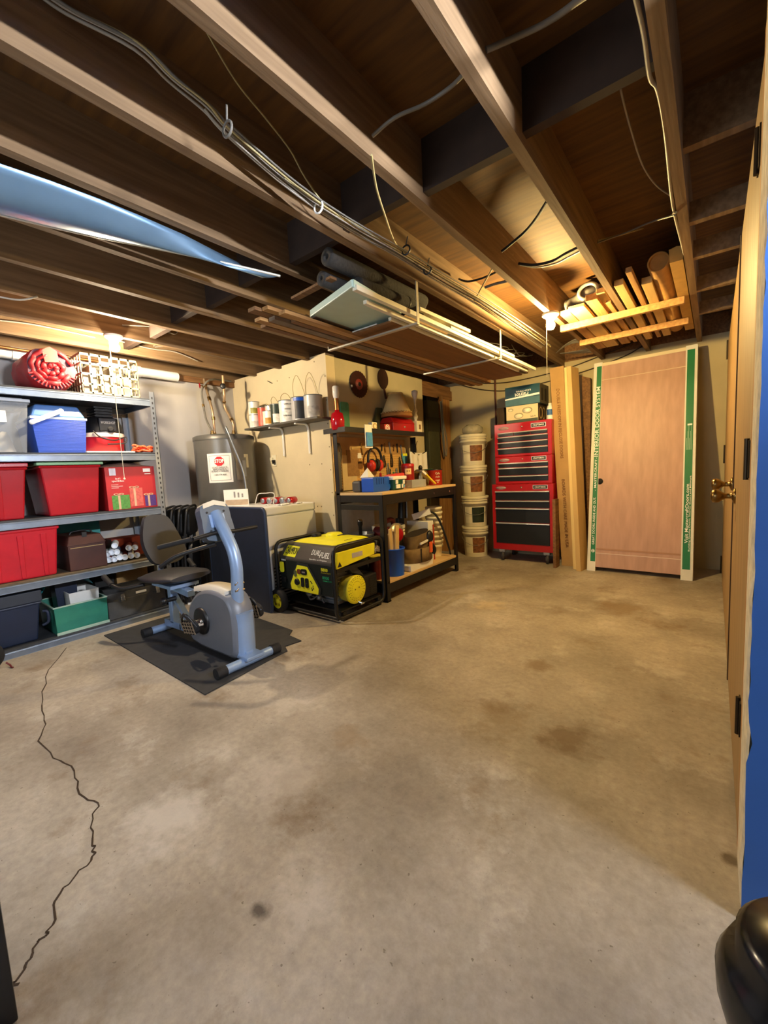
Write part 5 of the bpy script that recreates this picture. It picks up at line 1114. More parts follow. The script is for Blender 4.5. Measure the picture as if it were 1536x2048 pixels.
def bucket5(name, label, x, y, z, r=.15, h=.37, lid=True, lm=None, group=None, decalm=None, band=None):
    t = thing(name, label, 'bucket', (x, y, z), group=group)
    MB(t).lathe([(r*.86, 0), (r*.96, h*.74), (r*1.04, h*.745), (r*1.04, h*.79), (r*.99, h*.80), (r*.99, h*.84), (r*1.03, h*.845), (r*1.03, h*.875), (r, h*.88), (r, h*.93)], (x, y, z), n=32).build('body', M_bkt, t)
    if lid: MB(t).lathe([(r*1.05, h*.915), (r*1.06, h*.985), (r*1.0, h), (r*.9, h), (r*.88, h*.975), (0, h*.975)], (x, y, z), n=32).build('lid', lm or M_bkt, t)
    a = math.atan2(-y, -x)
    if decalm:
        mb = MB(t)
        for i in range(1): 
            n = 10; f0, f1 = .12, .66
            mb.grid([[(x+cos(a-.95+1.9*k/n)*r*(.86+.1*f/.74+.006), y+sin(a-.95+1.9*k/n)*r*(.86+.1*f/.74+.006), z+h*f) for k in range(n+1)] for f in (f0, f1)], sm=True)
        mb.build('label', M_cream, t)
        mb = MB(t); mb.grid([[(x+cos(a-.25+1.05*k/n)*r*(.86+.1*f/.74+.010), y+sin(a-.25+1.05*k/n)*r*(.86+.1*f/.74+.010), z+h*f) for k in range(n+1)] for f in (.14, .64)], sm=True); mb.build('photo_print', decalm, t)
    mb = MB(t); pts = [(x+cos(a+q)*r*1.06, y+sin(a+q)*r*1.06, z+h*(.70-.30*cos(q*.97))) for q in [radians(d) for d in range(-88, 89, 11)]]; mb.tube(pts, .0028, 6); mb.build('bail_handle', M_wireg, t)
    return t
M_bkt = mat('bucket_white', '#d9d0b4', .5, var=.06, scale=6)
M_photo = mat('food_print', '#7d4d28', .6, var=.45, scale=30)
bucket5('bucket', 'white bucket with a pale lid at the back of the bench lower shelf', -2.50, 3.22, z, .155, .40, True, mat('lid_greywhite', '#b7b4ad', .5, var=.03))
t = thing('circular_saw', 'red and grey circular saw on the bench lower shelf by the post', 'saw', (-2.40, 3.02, z))
mb = MB(t); mb.cyl((-2.48, 3.0, z+.36), (-2.34, 3.02, z+.36), .055, n=20); mb.tube(spl([(-2.36, 2.95, z+.38), (-2.36, 3.0, z+.46), (-2.36, 3.10, z+.47), (-2.36, 3.12, z+.40)], 5), .022); mb.build('motor', M_darkred, t)
mb = MB(t); mb.lathe([(.10, 0), (.10, .03), (.03, .035), (0, .035)], (-2.33, 3.09, z+.34), (1, 0, 0), 30); mb.build('blade_guard', mat('guard_silver', '#b5a88f', .35, .6, var=.15), t); mb = MB(t); mb.lathe([(.06, .035), (.055, .04), (0, .04)], (-2.33, 3.12, z+.33), (1, 0, 0), 20); mb.build('guard_label', M_redp, t)
mb = MB(t); mb.box(-2.52, -2.28, 2.95, 3.105, z+.22, z+.232); mb.box(-2.50, -2.34, 2.97, 3.10, z, z+.22); mb.build('base_block', mat('dark_box', '#3d2a20', .7, var=.2), t)
tbg = thing('tool_bag', 'brown canvas tool bag with an orange clip on the lower shelf', 'bag', (-2.242, 3.325, z+.06))
M_can = mat('brown_canvas', '#6d5838', .9, var=.2, scale=20, bump=.2)
mb = MB(tbg); rows = []
for i in range(8):
    f = i/7; zz = z+.06+.26*f; row = []
    for j in range(28):
        tt = 2*pi*j/28; rx, ry = .10*(1.0-.15*f), .185*(1+.02*sin(5*tt)-.12*f); row.append((-2.242+cos(tt)*rx*(1+.05*sin(7*tt)), 3.325+sin(tt)*ry, zz+.02*sin(tt)))
    rows.append(row)
mb.grid(rows, cu=True); mb.add(rows[0], [tuple(range(28))]); mb.add(rows[-1], [tuple(range(28))], mi=1); mb.build('bag', [M_can, mat('bag_inside', '#2a2018', .9, var=.1)], tbg)
mb = MB(tbg); mb.grid([[(-2.242+cos(t_)*.112, 3.325+sin(t_)*.198, zz) for t_ in [2*pi*j/28 for j in range(28)]] for zz in (z+.055, z+.19)], cu=True); mb.build('lower_pocket', mat('canvas_light', '#7d6541', .9, var=.2, scale=16, bump=.3), tbg, solid=.006)
for y in (3.23, 3.34): MB(tbg).box(-2.137, -2.128, y-.003, y+.003, z+.06, z+.19).build('seam', mat('seam_dark', '#3b2c18', .9, var=.1), tbg)
MB(tbg).prism([(-.02, 0), (.022, .0), (.028, .10), (-.018, .10)], (-2.128, 3.38, z+.13), Y1, Z1, X1*.012).build('clip', mat('clip_orange', '#e0632f', .4, var=.05), tbg, bev=.004)
mb = MB(tbg); mb.sphere((-2.15, 3.41, z+.27), .05, sc=(.6, 1, 1.3)); mb.tube(spl([(-2.16, 3.43, z+.22), (-2.13, 3.46, z+.15), (-2.14, 3.45, z+.10)], 4), .018); mb.build('side_holster', M_black, tbg)
mb = MB(tbg); mb.bar((-2.135, 3.22, z+.235), (-2.135, 3.35, z+.25), .012, .018); mb.build('white_marker', M_white, tbg)
mb = MB(); mb.prism([(-.20, 0), (.18, 0), (.19, .05), (-.20, .055)], (-2.42, 3.27, z), Y1, Z1, X1*.27); single('white_tray', mb, M_whitep, 'low white tray under the brown tool bag', 'tray', (-2.28, 3.27, z), bev=.008)
t = rbox('white_carton', 'tall white carton with a red edge right of the brown tool bag', 'box', -2.50, -2.24, 3.535, 3.635, z, z+.40, M_whitep, .004)
MB(t).box(-2.24, -2.235, 3.615, 3.637, z, z+.36).build('red_edge', mat('rust_red', '#a83618', .6, var=.1), t); MB(t).box(-2.24, -2.238, 3.54, 3.61, z+.31, z+.312).build('lid_line', M_inkk, t)
mb = MB(); mb.bar((-2.40, 3.50, z+.445), (-2.25, 3.60, z+.50), .02, .06); single('booklet', mb, M_white, 'white booklet lying tilted on the white carton', 'booklet', (-2.33, 3.48, z+.40))
t = thing('power_tool', 'black power tool head behind the tool bag on the lower shelf', 'tool', (-2.46, 3.48, z)); mb = MB(t); mb.box(-2.56, -2.52, 3.42, 3.52, z, z+.44); mb.cyl((-2.50, 3.46, z+.44), (-2.50, 3.48, z+.70), .05, .035); mb.build('body', M_black, t, bev=.004); mb = MB(t); mb.cyl((-2.44, 3.46, z+.44), (-2.45, 3.48, z+.71), .008); mb.build('rod', M_steel, t)
# nested pots
for s, (px, py, pr, n) in enumerate(((-2.33, 3.79, .085, 9),)):
    for i in range(n):
        zz = z+.05*i; t = thing('plastic_pot', 'cream plastic pot in the tall nested stack on the lower shelf', 'pot', (px, py, zz+.0), group='nested cream pots on the lower shelf')
        MB(t).lathe([(pr*.80-i*.0, .0 if i else .0), (pr*.96, .10), (pr*1.04, .101), (pr*1.06, .125), (pr*1.0, .127), (pr*.94, .10), (pr*.78, .004)], (px+.004*(i % 2), py+.004*sin(i), zz), n=26).build('pot', M_cream, t)
mb = MB(); mb.tube(spl([(-2.30, 3.60, z+.50), (-2.24, 3.66, z+.47), (-2.20, 3.72, z+.35), (-2.17, 3.80, z+.12), (-2.165, 3.83, z+.02)], 6), [.011]*20+[.010]*5, 8); single('black_hose', mb, M_blackm, 'black hose arching down in front of the nested pots', 'hose', (-2.2, 3.72, z))
# left side of the lower shelf, behind the generator
t = thing('galvanised_tub', 'round galvanised tub behind the generator under the bench', 'tub', (-2.50, 2.86, z)); MB(t).lathe([(.13, 0), (.15, .33), (.157, .335), (.157, .345), (.145, .34), (.13, .03), (0, .03)], (-2.47, 2.87, z), n=30).build('body', M_steel, t) if 0 else MB(t).lathe([(.105, 0), (.122, .36), (.128, .365), (.128, .375), (.118, .37), (.10, .03), (0, .03)], (-2.53, 2.84, z), n=30).build('body', M_steel, t)
mb = MB(); t = thing('flashlight', 'black flashlight standing on the galvanised tub rim', 'flashlight', (-2.53, 2.84, z+.04)); mb = MB(t); mb.lathe([(.016, 0), (.016, .40), (.024, .42), (.024, .45)], (-2.53, 2.84, z+.035), n=14); mb.build('body', M_black, t); mb = MB(t); mb.lathe([(.024, .45), (.02, .465), (0, .468)], (-2.53, 2.84, z+.035), n=14); mb.build('lens', M_chrome, t)
t = thing('paint_can', 'brown paint can with a dripped yellow rim behind the generator', 'can', (-2.29, 2.80, z)); MB(t).cyl((-2.30, 2.765, z), (-2.30, 2.765, z+.19), .068, n=26).build('can', mat('can_brown', '#6a2419', .4, .2, var=.3, scale=14), t); MB(t).lathe([(.069, .185), (.071, .20), (.058, .205), (.055, .197), (0, .197)], (-2.30, 2.765, z), n=26).build('rim', mat('drip_yellow', '#e3cf3a', .4, var=.05), t)
# ------------------------------------------------------------------ paint shelf on the partition
ps = thing('paint_shelf', 'grey wall shelf with two white brackets on the tan partition', 'shelf', (-3.2, 2.65, 1.60)); SZ = 1.605
MB(ps).box(-3.78, -2.70, 2.555, PY, SZ-.018, SZ).build('board', mat('shelf_grey', '#54504a', .7, var=.12), ps, bev=.002)
for x in (-3.40, -3.02):
    mb = MB(ps); mb.tube(spl([(x, 2.575, SZ-.025), (x, 2.66, SZ-.025), (x, PY-.045, SZ-.028), (x, PY-.02, SZ-.055), (x, PY-.014, SZ-.12), (x, PY-.014, SZ-.30)], 5), .013, 8, squash=.8); mb.build('bracket', M_white, ps)
cans = [(-3.68, 2.62, .055, .13, '#e8e6dc', '#8f8f3c'), (-3.68, 2.62, .055, .13, '#ecebe6', '#c9c7c0'), (-3.555, 2.63, .05, .19, '#d05a48', '#e07a68'), (-3.47, 2.66, .05, .20, '#dcdad4', '#c8c8c4'), (-3.43, 2.61, .062, .135, '#efe9d8', '#c08a2c'), (-3.335, 2.625, .055, .19, '#2c3a34', '#e8e4da'), (-3.26, 2.69, .05, .21, '#e4e2da', '#d4d2ca'), (-3.172, 2.63, .08, .20, '#e9e7e2', '#dedcd6'), (-3.0, 2.64, .083, .205, '#b8b8ba', '#23262c'), (-2.828, 2.64, .083, .20, '#b4b2ae', '#a6a4a0')]
cl = ['small white paint can with a green landscape label, topmost of the left stack', 'small white paint can at the bottom of the left stack', 'coral red tin on the paint shelf', 'pale tin behind the coral red tin', 'cream can with an orange label on the paint shelf', 'black tin with a white top on the paint shelf', 'tall white tin behind the black tin', 'white paint can with printed lines in the middle of the shelf', 'silver paint can with a dark label and blue top', 'plain silver paint can at the right end of the shelf']
for i, (x, y, r, h, c1, c2) in enumerate(cans):
    zz = SZ+(.13 if i == 0 else 0)
    t = thing('paint_can', cl[i], 'can', (x, y, zz))
    MB(t).lathe([(r, 0), (r, h*.985)], (x, y, zz), n=26).build('can', mat(f'can_body_{i}', c1, .4, .15, var=.04), t)
    MB(t).lathe([(r*1.03, h*.96), (r*1.03, h), (r*.86, h), (r*.84, h*.985), (0, h*.985)], (x, y, zz), n=26).build('lid', M_steel, t)
    a = math.atan2(-y, -x); mb = MB(t); n = 8; mb.grid([[(x+cos(a-.7+1.4*k/n)*r*1.01, y+sin(a-.7+1.4*k/n)*r*1.01, zz+h*f) for k in range(n+1)] for f in ((.08, .5) if i != 8 else (.05, .9))]); mb.build('label', mat(f'can_label_{i}', c2, .5, var=.25, scale=30), t)
    if i == 8:
        mb = MB(t); mb.grid([[(x+cos(a-.8+1.5*k/n)*r*1.015, y+sin(a-.8+1.5*k/n)*r*1.015, zz+h*f) for k in range(n+1)] for f in (.82, .97)]); mb.build('blue_band', M_blue, t)
    if i == 7:
        for f, s in ((.8, 'INTERIOR'), (.58, 'EGGSHELL'), (.28, 'BASE WHITE')): text(s, (x+cos(a)*r*1.02, y+sin(a)*r*1.02, zz+h*f), (-sin(a), cos(a), 0), Z1, .018, M_inkk, t, width=.085)
    if i in (4, 5, 7, 8, 9):
        mb = MB(t); e = (.20 if i in (8, 9) else .07); tl = -.02; mb.tube(spl([(x-r*.95, y, zz+h*.9), (x-r*.8, y+tl, zz+h+e*.6), (x-.01, y+tl, zz+h+e), (x+r*.6, y+tl, zz+h+e*.6), (x+r*.95, y, zz+h*.9)], 6), .0022, 6); mb.build('wire_bail', mat('bail_wire', '#8d7a3e', .4, .6, var=.1), t)
t = thing('wall_outlet', 'beige electric outlet with a black plug below the paint shelf', 'outlet', (yp(549, 920, PY).x, PY, 1.22)); ox = yp(549, 920, PY).x
MB(t).box(ox-.035, ox+.035, PY-.006, PY, 1.21, 1.325).build('cover_plate', M_cream, t, bev=.002); MB(t).box(ox-.005, ox+.025, PY-.03, PY-.006, 1.235, 1.275).build('plug', M_black, t, bev=.003); MB(t).box(ox-.05, ox-.01, PY-.02, PY, 1.27, 1.30).build('adapter', M_cream, t, bev=.003)
t = thing('nail', 'bent nail in the tan partition above the paint shelf', 'nail', (-3.5, PY, 1.94)); a, b = yp(535, 762, PY-.02), yp(545, 767, PY); MB(t).cyl(a, b, .004, n=6).build('shank', M_tool, t)
# ------------------------------------------------------------------ stacked buckets by the back wall
BXs, BYs = -2.325, 4.76
M_dgreen = mat('dark_green_label', '#1c2a1c', .6, var=.3, scale=25)
bl = ['white food bucket at the bottom of the tall stack by the back wall', 'white bucket with a dark green label, second from the floor in the tall stack', 'white food bucket, third from the floor in the tall stack', 'white food bucket at the top of the tall stack by the back wall']
for i in range(4):
    bucket5('bucket', bl[i], BXs+[.0, .004, -.006, .0][i], BYs, .372*i, .158, .372, True, None, 'stacked white buckets', M_dgreen if i == 1 else M_photo)
t = thing('clear_bag', 'clear bag of jar lids on top of the tall bucket stack', 'bag', (BXs, BYs, 1.488))
mb = MB(t); mb.lathe([(.10, 0), (.125, .03), (.12, .08), (.07, .12), (0, .125)], (BXs, BYs, 1.488), n=18); mb.build('bag', mat('bag_film', '#b9b29a', .15, var=.2, scale=20, alpha=.6), t)
mb = MB(t)
for i in range(7): mb.lathe([(.03, 0), (.032, .012), (0, .013)], (BXs+.06*cos(i), BYs+.06*sin(i), 1.495+.012*i), V((.2*sin(i), -.3, 1)), 14)
mb.build('jar_lid', M_gold, t)
t = thing('wall_conduit', 'thin dark conduit running up the back wall beside the bucket stack', 'conduit', (-2.10, YB-.012, .4)); MB(t).cyl((-2.14, YB-.012, .4), (-2.14, YB-.012, 2.18), .011).build('tube', mat('rusty_conduit', '#5a2f1e', .6, .3, var=.2), t)
# ------------------------------------------------------------------ red tool chests
M_tc = mat('chest_red', '#ab141b', .3, var=.04, coat=.3); M_dr = mat('drawer_black', '#17191a', .35, .1, var=.1)
M_alu = mat('aluminium', '#d6d8da', .35, .45, var=.04)
CY = 4.57
def chest(name, label, x0, x1, z0, z1, rows, head, casters=False, split=0, foot=.0):
    t = thing(name, label, 'tool chest', ((x0+x1)/2, CY+.22, 0 if casters else z0))
    mb = MB(t); mb.box(x0, x1, CY, CY+.44, z0, z1); mb.build('cabinet', M_tc, t, bev=.006)
    ix0, ix1 = x0+.045, x1-.04
    tot = sum(rows); zt = z1-head; zb = z0+foot; H = zt-zb
    for i, r in enumerate(rows):
        h = H*r/tot
        segs = 3 if (split and i == 0) else 1
        for k in range(segs):
            a = ix0+(ix1-ix0)*k/segs+.003*(segs > 1); b = ix0+(ix1-ix0)*(k+1)/segs-.003*(segs > 1)
            d = MB(t).box(a, b, CY-.008, CY+.002, zt-h+.004, zt-.003).build('drawer', M_dr, t, bev=.002)
            mb = MB(t); mb.prism([(0, 0), (-.018, -.002), (-.020, -.010), (-.014, -.012), (0, -.016)], (a, CY-.008, zt-.003), Y1, Z1, X1*(b-a)); mb.build('drawer_pull', M_alu, d)
        zt -= h
    hz = z1-head*.5
    bw = .125
    MB(t).box(x1-.055-bw-.03, x1-.055-.01, CY-.003, CY, hz-.017, hz+.017).build('badge', M_inkk, t, bev=.001)
    MB(t).box(x1-.055-bw-.036, x1-.055-.004, CY-.002, CY+.001, hz-.022, hz+.022).build('badge_rim', M_alu, t)
    text('CRAFTSMAN', (x1-.055-bw/2-.02, CY-.003, hz), X1, Z1, .026, M_inkw, t, width=bw-.01, bold=.01)
    mb = MB(t); mb.lathe([(.032, 0), (.032, .002), (0, .002)], (x0+.11, CY, hz-.004), (0, -1, 0), 20, sx=1.9, sy=.55); mb.build('oval_badge', mat('badge_silver', '#b9adad', .4, .3, var=.2), t)
    text('25 Years', (x0+.11, CY-.003, hz-.004), X1, Z1, .02, M_inkr, t, width=.075, shear=.3)
    mb = MB(t); mb.lathe([(.009, 0), (.009, .006), (0, .007)], ((x0+x1)/2, CY, hz), (0, -1, 0), 14); mb.build('lock', M_chrome, t)
    if casters:
        for x in (x0+.09, x1-.09):
            for y in (CY+.06, CY+.38):
                c = MB(t).lathe([(.022, -.014), (.05, -.014), (.054, -.008), (.054, .008), (.05, .014), (.022, .014)], (x, y, .054), (.9, .4, 0), 22).build('caster', mat('caster_wheel', '#3b3533', .6, var=.1), t)
                MB(t).lathe([(.024, -.0145), (.024, .0145)], (x, y, .054), (.9, .4, 0), 16).build('caster_hub', M_alu, c)
                MB(t).hexa([(x-.03, y-.025, .10), (x+.03, y-.025, .10), (x+.03, y+.025, .10), (x-.03, y+.025, .10), (x-.035, y-.03, z0), (x+.035, y-.03, z0), (x+.035, y+.03, z0), (x-.035, y+.03, z0)]).build('caster_fork', M_alu, c)
        for k in range(7): MB(t).box(x1, x1+.002, CY+.03, CY+.036, .2+.09*k, .225+.09*k).build('side_slot', M_inkk, t)
    return t
chest('tool_cabinet', 'large red rolling tool cabinet with four black drawers on casters', -2.01, -1.325, .135, .885, [1.0, .8, 1.55, 2.3], .075, True, foot=.075)
chest('tool_chest', 'red middle tool chest with three black drawers on the rolling cabinet', -1.965, -1.335, .886, 1.19, [.8, 1.3, .95], .065, foot=.03)
chest('tool_chest', 'red top tool chest with six black drawers under the lighting cartons', -1.965, -1.335, 1.191, 1.555, [.62, .8, .85, .95], .095, split=1, foot=.025)
z = 1.556
t = thing('lighting_carton', 'cream carton printed with recessed light fixtures, lower of the two on the tool chest', 'box', (-1.65, CY+.20, z)); lx0, lx1, ly = -1.84, -1.49, CY+.05
MB(t).box(lx0, lx1, ly, ly+.28, z, z+.185).build('carton', mat('carton_cream', '#d9c79c', .6, var=.04), t, bev=.002)
MB(t).box(lx0+.001, lx1-.002, ly-.0012, ly, z, z+.035).build('dark_band', mat('band_green', '#3d4a3c', .6, var=.1), t)
for x, zz, r in ((-1.70, .075, .052), (-1.605, .125, .055), (-1.79, .145, .03)):
    MB(t).lathe([(r, 0), (r, .002), (r*.82, .003), (r*.8, .001), (0, .001)], (x, ly-.0002, z+zz), (0, -1, 0), 28, sx=1, sy=.62).build('fixture_print', mat('fixture_grey', '#a79c7c', .6, var=.25, scale=30), t)
    MB(t).lathe([(r*.8, 0), (r*.8, .0022), (0, .0022)], (x, ly-.0002, z+zz-.004), (0, -1, 0), 28, sx=1, sy=.6).build('lens_print', M_cream, t)
text('Light Kit', (-1.54, ly, z+.055), X1, Z1, .02, M_inkk, t, width=.06)
mb = MB(t)
for k in range(2): mb.lathe([(.05, 0), (.05, .002), (.04, .002), (.04, 0)], (lx1, ly+.09+.10*k, z+.09), (1, 0, 0), 22, sy=1.3)
mb.build('side_print', M_gold, t); MB(t).box(lx1-.001, lx1+.0008, ly+.003, ly+.277, z+.003, z+.182).build('side_panel', mat('carton_side', '#3c2f22', .7, var=.2), t)
z2 = z+.186
t = thing('lighting_carton', 'dark teal carton with upside-down lettering on top of the cream carton', 'box', (-1.65, CY+.20, z2)); tx0, tx1, ty = -1.845, -1.465, CY+.04
MB(t).box(tx0, tx1, ty, ty+.30, z2, z2+.205).build('carton', mat('carton_teal', '#0f4654', .5, var=.06), t, bev=.002)
MB(t).box(tx0+.002, tx1-.004, ty-.0012, ty, z2+.002, z2+.075).build('pale_band', mat('band_slate', '#3d6670', .5, var=.12), t)
MB(t).hexa([(tx0, ty-.0022, z2+.068), (tx1-.004, ty-.0022, z2+.088), (tx1-.004, ty-.0008, z2+.088), (tx0, ty-.0008, z2+.068), (tx0, ty-.0022, z2+.082), (tx1-.004, ty-.0022, z2+.11), (tx1-.004, ty-.0008, z2+.11), (tx0, ty-.0008, z2+.082)]).build('white_swoosh', M_inkw, t)
text('Patriot', (-1.66, ty, z2+.112), -X1, -Z1, .058, M_inkw, t, width=.15, bold=.015)
text('LIGHTING', (-1.64, ty, z2+.148), -X1, -Z1, .024, M_inkw, t, width=.16, bold=.01)
MB(t).box(tx1-.001, tx1+.001, ty+.003, ty+.297, z2+.003, z2+.202).build('side_panel', mat('teal_side', '#57503d', .7, var=.15), t)
for k in range(2): MB(t).box(tx1+.001, tx1+.002, ty+.04+.12*k, ty+.10+.12*k, z2+.03, z2+.16).build('side_print', mat('side_dark', '#2b2418', .7, var=.1), t)
t = thing('spray_bottle', 'white and blue spray can standing beside the lighting cartons', 'can', (-1.385, CY+.12, z)); MB(t).lathe([(.032, 0), (.032, .13), (.024, .15), (.018, .152), (.018, .175), (0, .176)], (-1.385, CY+.12, z), n=20).build('can', M_whitep, t)
MB(t).lathe([(.0328, .05), (.0328, .11)], (-1.385, CY+.12, z), n=20).build('label', mat('label_blue2', '#33609a', .5, var=.3, scale=40), t)
mb = MB(); mb.box(-1.985, -1.90, CY+.14, CY+.40, z, z+.20); single('dark_carton', mb, mat('dark_brown_card', '#3a2a1a', .8, var=.1), 'dark brown carton behind the cream lighting carton', 'box', (-1.94, CY+.27, z), bev=.002)
mb = MB(); mb.bar((-1.292, 4.53, .0), (-1.30, 4.55, .72), .03, .12, up=(0, 1, 0)); single('bark_board', mb, M_wood2, 'rough barky board leaning beside the rolling tool cabinet', 'board', (-1.275, 4.66, 0))
# ------------------------------------------------------------------ carton and panels leaning on the back wall
def leaning(name, label, cat, b0, b1, t0, t1, dep, m, part, bev=.003):
    # b0,b1 floor corners of the front face, t0,t1 top corners; dep = depth vector
    t = thing(name, label, cat, ((b0[0]+b1[0])/2, (b0[1]+b1[1])/2, 0))
    b0, b1, t0, t1, dep = map(V, (b0, b1, t0, t1, dep)); MB(t).hexa([b0, b1, b1+dep, b0+dep, t0, t1, t1+dep, t0+dep]).build(part, m, t, bev=bev); return t
c0, c1, d0, d1 = V((-1.262, 4.62, 0)), V((-1.13, 4.62, 0)), yp(1099, 737, 4.66), yp(1127, 731, 4.66)
t = leaning('long_carton', 'tall narrow cardboard carton with vertical brown print leaning on the back wall', 'box', c0, c1, d0, d1, (0, .11, .0), M_card, 'carton')
fu = (d0+d1-c0-c1).normalized(); fr = (c1-c0).normalized()
for s, f, w in (('DOUBLE FREEDOM IN RECLOSE DOORS', .72, .72), ('BOARDS WITH CARE MADE IN USA', .27, .72)):
    p = (c0+c1)/2*(1-f)+(d0+d1)/2*f; text(s, p+V((.0, -.002, 0)), -fu, fr, .045, M_ink, t, width=w, lift=.003)
b0, b1, e0, e1 = V((-1.075, 4.44, 0)), V((-1.03, 4.44, 0)), yp(1133.5, 733, 4.56), yp(1142, 732, 4.56)
M_pan = mat('panel_birch', '#c19f63', .6, var=.06, scale=4, stretch=(6, 6, .6))
leaning('wood_panel', 'pale wooden panel standing on edge, nearest beside the long carton', 'panel', b0, b1, e0, e1, (.03, .17, 0), M_pan, 'panel')
b0, b1, e0, e1 = V((-1.118, 4.50, 0)), V((-1.080, 4.50, 0)), yp(1127.8, 735, 4.56), yp(1133, 734, 4.56)
leaning('wood_panel', 'pale wooden strip between the long carton and the nearest wooden panel', 'panel', b0, b1, e0, e1, (.02, .10, 0), mat('panel_pale', '#d8bb7c', .6, var=.05, scale=4, stretch=(6, 6, .6)), 'panel')
b0, b1, e0, e1 = V((-1.06, 4.80, 0)), V((-1.02, 4.80, 0)), yp(1163, 752, 4.96), yp(1181, 756, 4.96)
leaning('wood_panel', 'brown shaded wooden panel behind the pale panels', 'panel', b0, b1, e0, e1, (.0, .05, 0), M_wood2, 'panel')
# ------------------------------------------------------------------ packaged interior door leaning on the wall
dr = thing('packaged_door', 'pinkish wood door slab with green printed edge wraps leaning on the back wall', 'door', (-.55, 4.55, 0))
M_slab = mat('door_luan', '#b9927e', .5, var=0, hex2='#a98370', scale=2.5, stretch=(9, 9, .5), detail=6)
B0, B1 = V((-.985, 4.52, 0)), V((-.135, 4.50, 0)); T0, T1 = yp(1190, 729, 4.90), yp(1394, 690, 4.90)
du = ((T0+T1)-(B0+B1)).normalized(); Ld = ((T0+T1)/2-(B0+B1)/2).length; rr_ = (B1-B0).normalized(); dn = rr_.cross(du).normalized()
if dn.y > 0: dn = -dn
def dp3(u, v, o=0.0):  # u across 0..1, v along height 0..1, o out of the face
    return (B0*(1-u)+B1*u)*(1-v)+(T0*(1-u)+T1*u)*v+dn*o
def dpan(u0, u1, v0, v1, o0, o1, m, name, bev=0):
    return MB(dr).hexa([dp3(u0, v0, o0), dp3(u1, v0, o0), dp3(u1, v0, o1), dp3(u0, v0, o1), dp3(u0, v1, o0), dp3(u1, v1, o0), dp3(u1, v1, o1), dp3(u0, v1, o1)]).build(name, m, dr, bev=bev)
dpan(.07, .925, .02, .985, -.035, 0, M_slab, 'slab', .002)
dpan(.0, .07, .0, 1.0, -.115, -.001, M_dry, 'jamb'); dpan(.925, 1.0, 0, 1.0, -.115, -.001, M_dry, 'jamb'); dpan(.0, 1.0, .985, 1.0, -.115, -.001, M_dry, 'jamb')
M_ww = mat('wrap_white', '#d8d5c8', .55, var=.05)
for u0, u1, g0, g1 in ((-.008, .082, .026, .078), (.905, 1.006, .918, .985)):
    w = dpan(u0, u1, 0.0, 1.004, -.02, .004, M_ww, 'edge_wrap'); 
    MB(dr).hexa([dp3(g0, .045, .004), dp3(g1, .045, .004), dp3(g1, .045, .0052), dp3(g0, .045, .0052), dp3(g0, .985, .004), dp3(g1, .985, .004), dp3(g1, .985, .0052), dp3(g0, .985, .0052)]).build('green_band', M_green, w)
MB(dr).hexa([dp3(1.006, 0, -.11), dp3(1.009, 0, -.11), dp3(1.009, 0, .004), dp3(1.006, 0, .004), dp3(1.006, 1, -.11), dp3(1.009, 1, -.11), dp3(1.009, 1, .004), dp3(1.006, 1, .004)]).build('edge_wrap', M_ww, dr)
for v in (.085, .915): dpan(.08, .915, v-.0012, v+.0012, .0, .004, mat('strap_clear', '#d9c3a8', .3, var=0), 'strap')
for v in (.105, ): dpan(.082, .905, v-.004, v+.004, .0, .003, mat('slab_ridge', '#a3785a', .5, var=.05), 'strap')
def dtext(s, u, v0, v1, size, m, flip=1):
    text(s, dp3(u, (v0+v1)/2, .0055), du*flip, -rr_*flip, size, m, dr, width=abs(v1-v0)*Ld, bold=.006)
dtext('INTERIOR DOOR SYSTEM', .052, .545, .885, .052, M_inkw)
dtext('MASTERCRAFT', .052, .395, .53, .028, M_inkw); dtext('-', .052, .535, .54, .03, M_inkw); dtext('-', .052, .38, .385, .03, M_inkw)
dtext('GREAT DOORS. INSIDE AND OUT.', .052, .125, .35, .030, M_inkw)
dtext('Visit MastercraftDoors.com', .948, .155, .405, .036, M_inkw); dtext('Building Quality Doors. Interior Doors and Millwork', .972, .12, .44, .016, M_inkw)
for k in range(6): dpan(.930+.008*k, .932+.008*k, .55, .60+.03*(k % 3), .0054, .0058, mat('pale_green', '#bcd8c4', .6, var=0), 'fine_print')
dpan(.935, .975, .655, .662, .0054, .0060, M_inkw, 'fine_print')
mb = MB(dr); mb.lathe([(.016, 0), (.016, .001), (.011, .001), (.011, 0)], dp3(.052, .095, .0055), dn, 20); mb.prism([(-.008, -.008), (.008, -.008), (0, .012)], dp3(.052, .095, .0056), du, -rr_, dn*.0006); mb.build('logo', M_inkw, dr)
q = dp3(.098, .425, .0); mb = MB(dr); mb.lathe([(.031, 0), (.031, .0015), (0, .0015)], q, dn, 26); mb.build('bore_hole', mat('bore_black', '#0c0b0a', .8, var=0), dr)
# ------------------------------------------------------------------ pull-chain light fixtures
def fixture(x, y, zt, label, drop, ball):
    t = thing('light_fixture', label, 'light', (x, y, zt))
    MB(t).lathe([(.058, 0), (.058, -.012), (.045, -.022), (.030, -.030), (.024, -.045), (0, -.046)], (x, y, zt), n=28).build('porcelain_base', M_white, t)
    mb = MB(t); mb.lathe([(.013, .030), (.016, .022), (.030, .002), (.031, -.010), (.020, -.030), (0, -.034)], (x, y, zt-.075), n=18); mb.build('bulb', MATS['bulb_'+ball], t)
    mb = MB(t); mb.cyl((x-.022, y-.025, zt-.02), (x-.022, y-.025, drop), .0022, n=6)
    if ball == 'b': mb.sphere((x-.022, y-.025, drop), .008, 8, 6)
    mb.build('pull_string', M_cream, t); return t
mat('bulb_a', '#ffc46a', .3, var=0, emit=1); mat('bulb_b', '#ffd9a0', .3, var=0, emit=1)
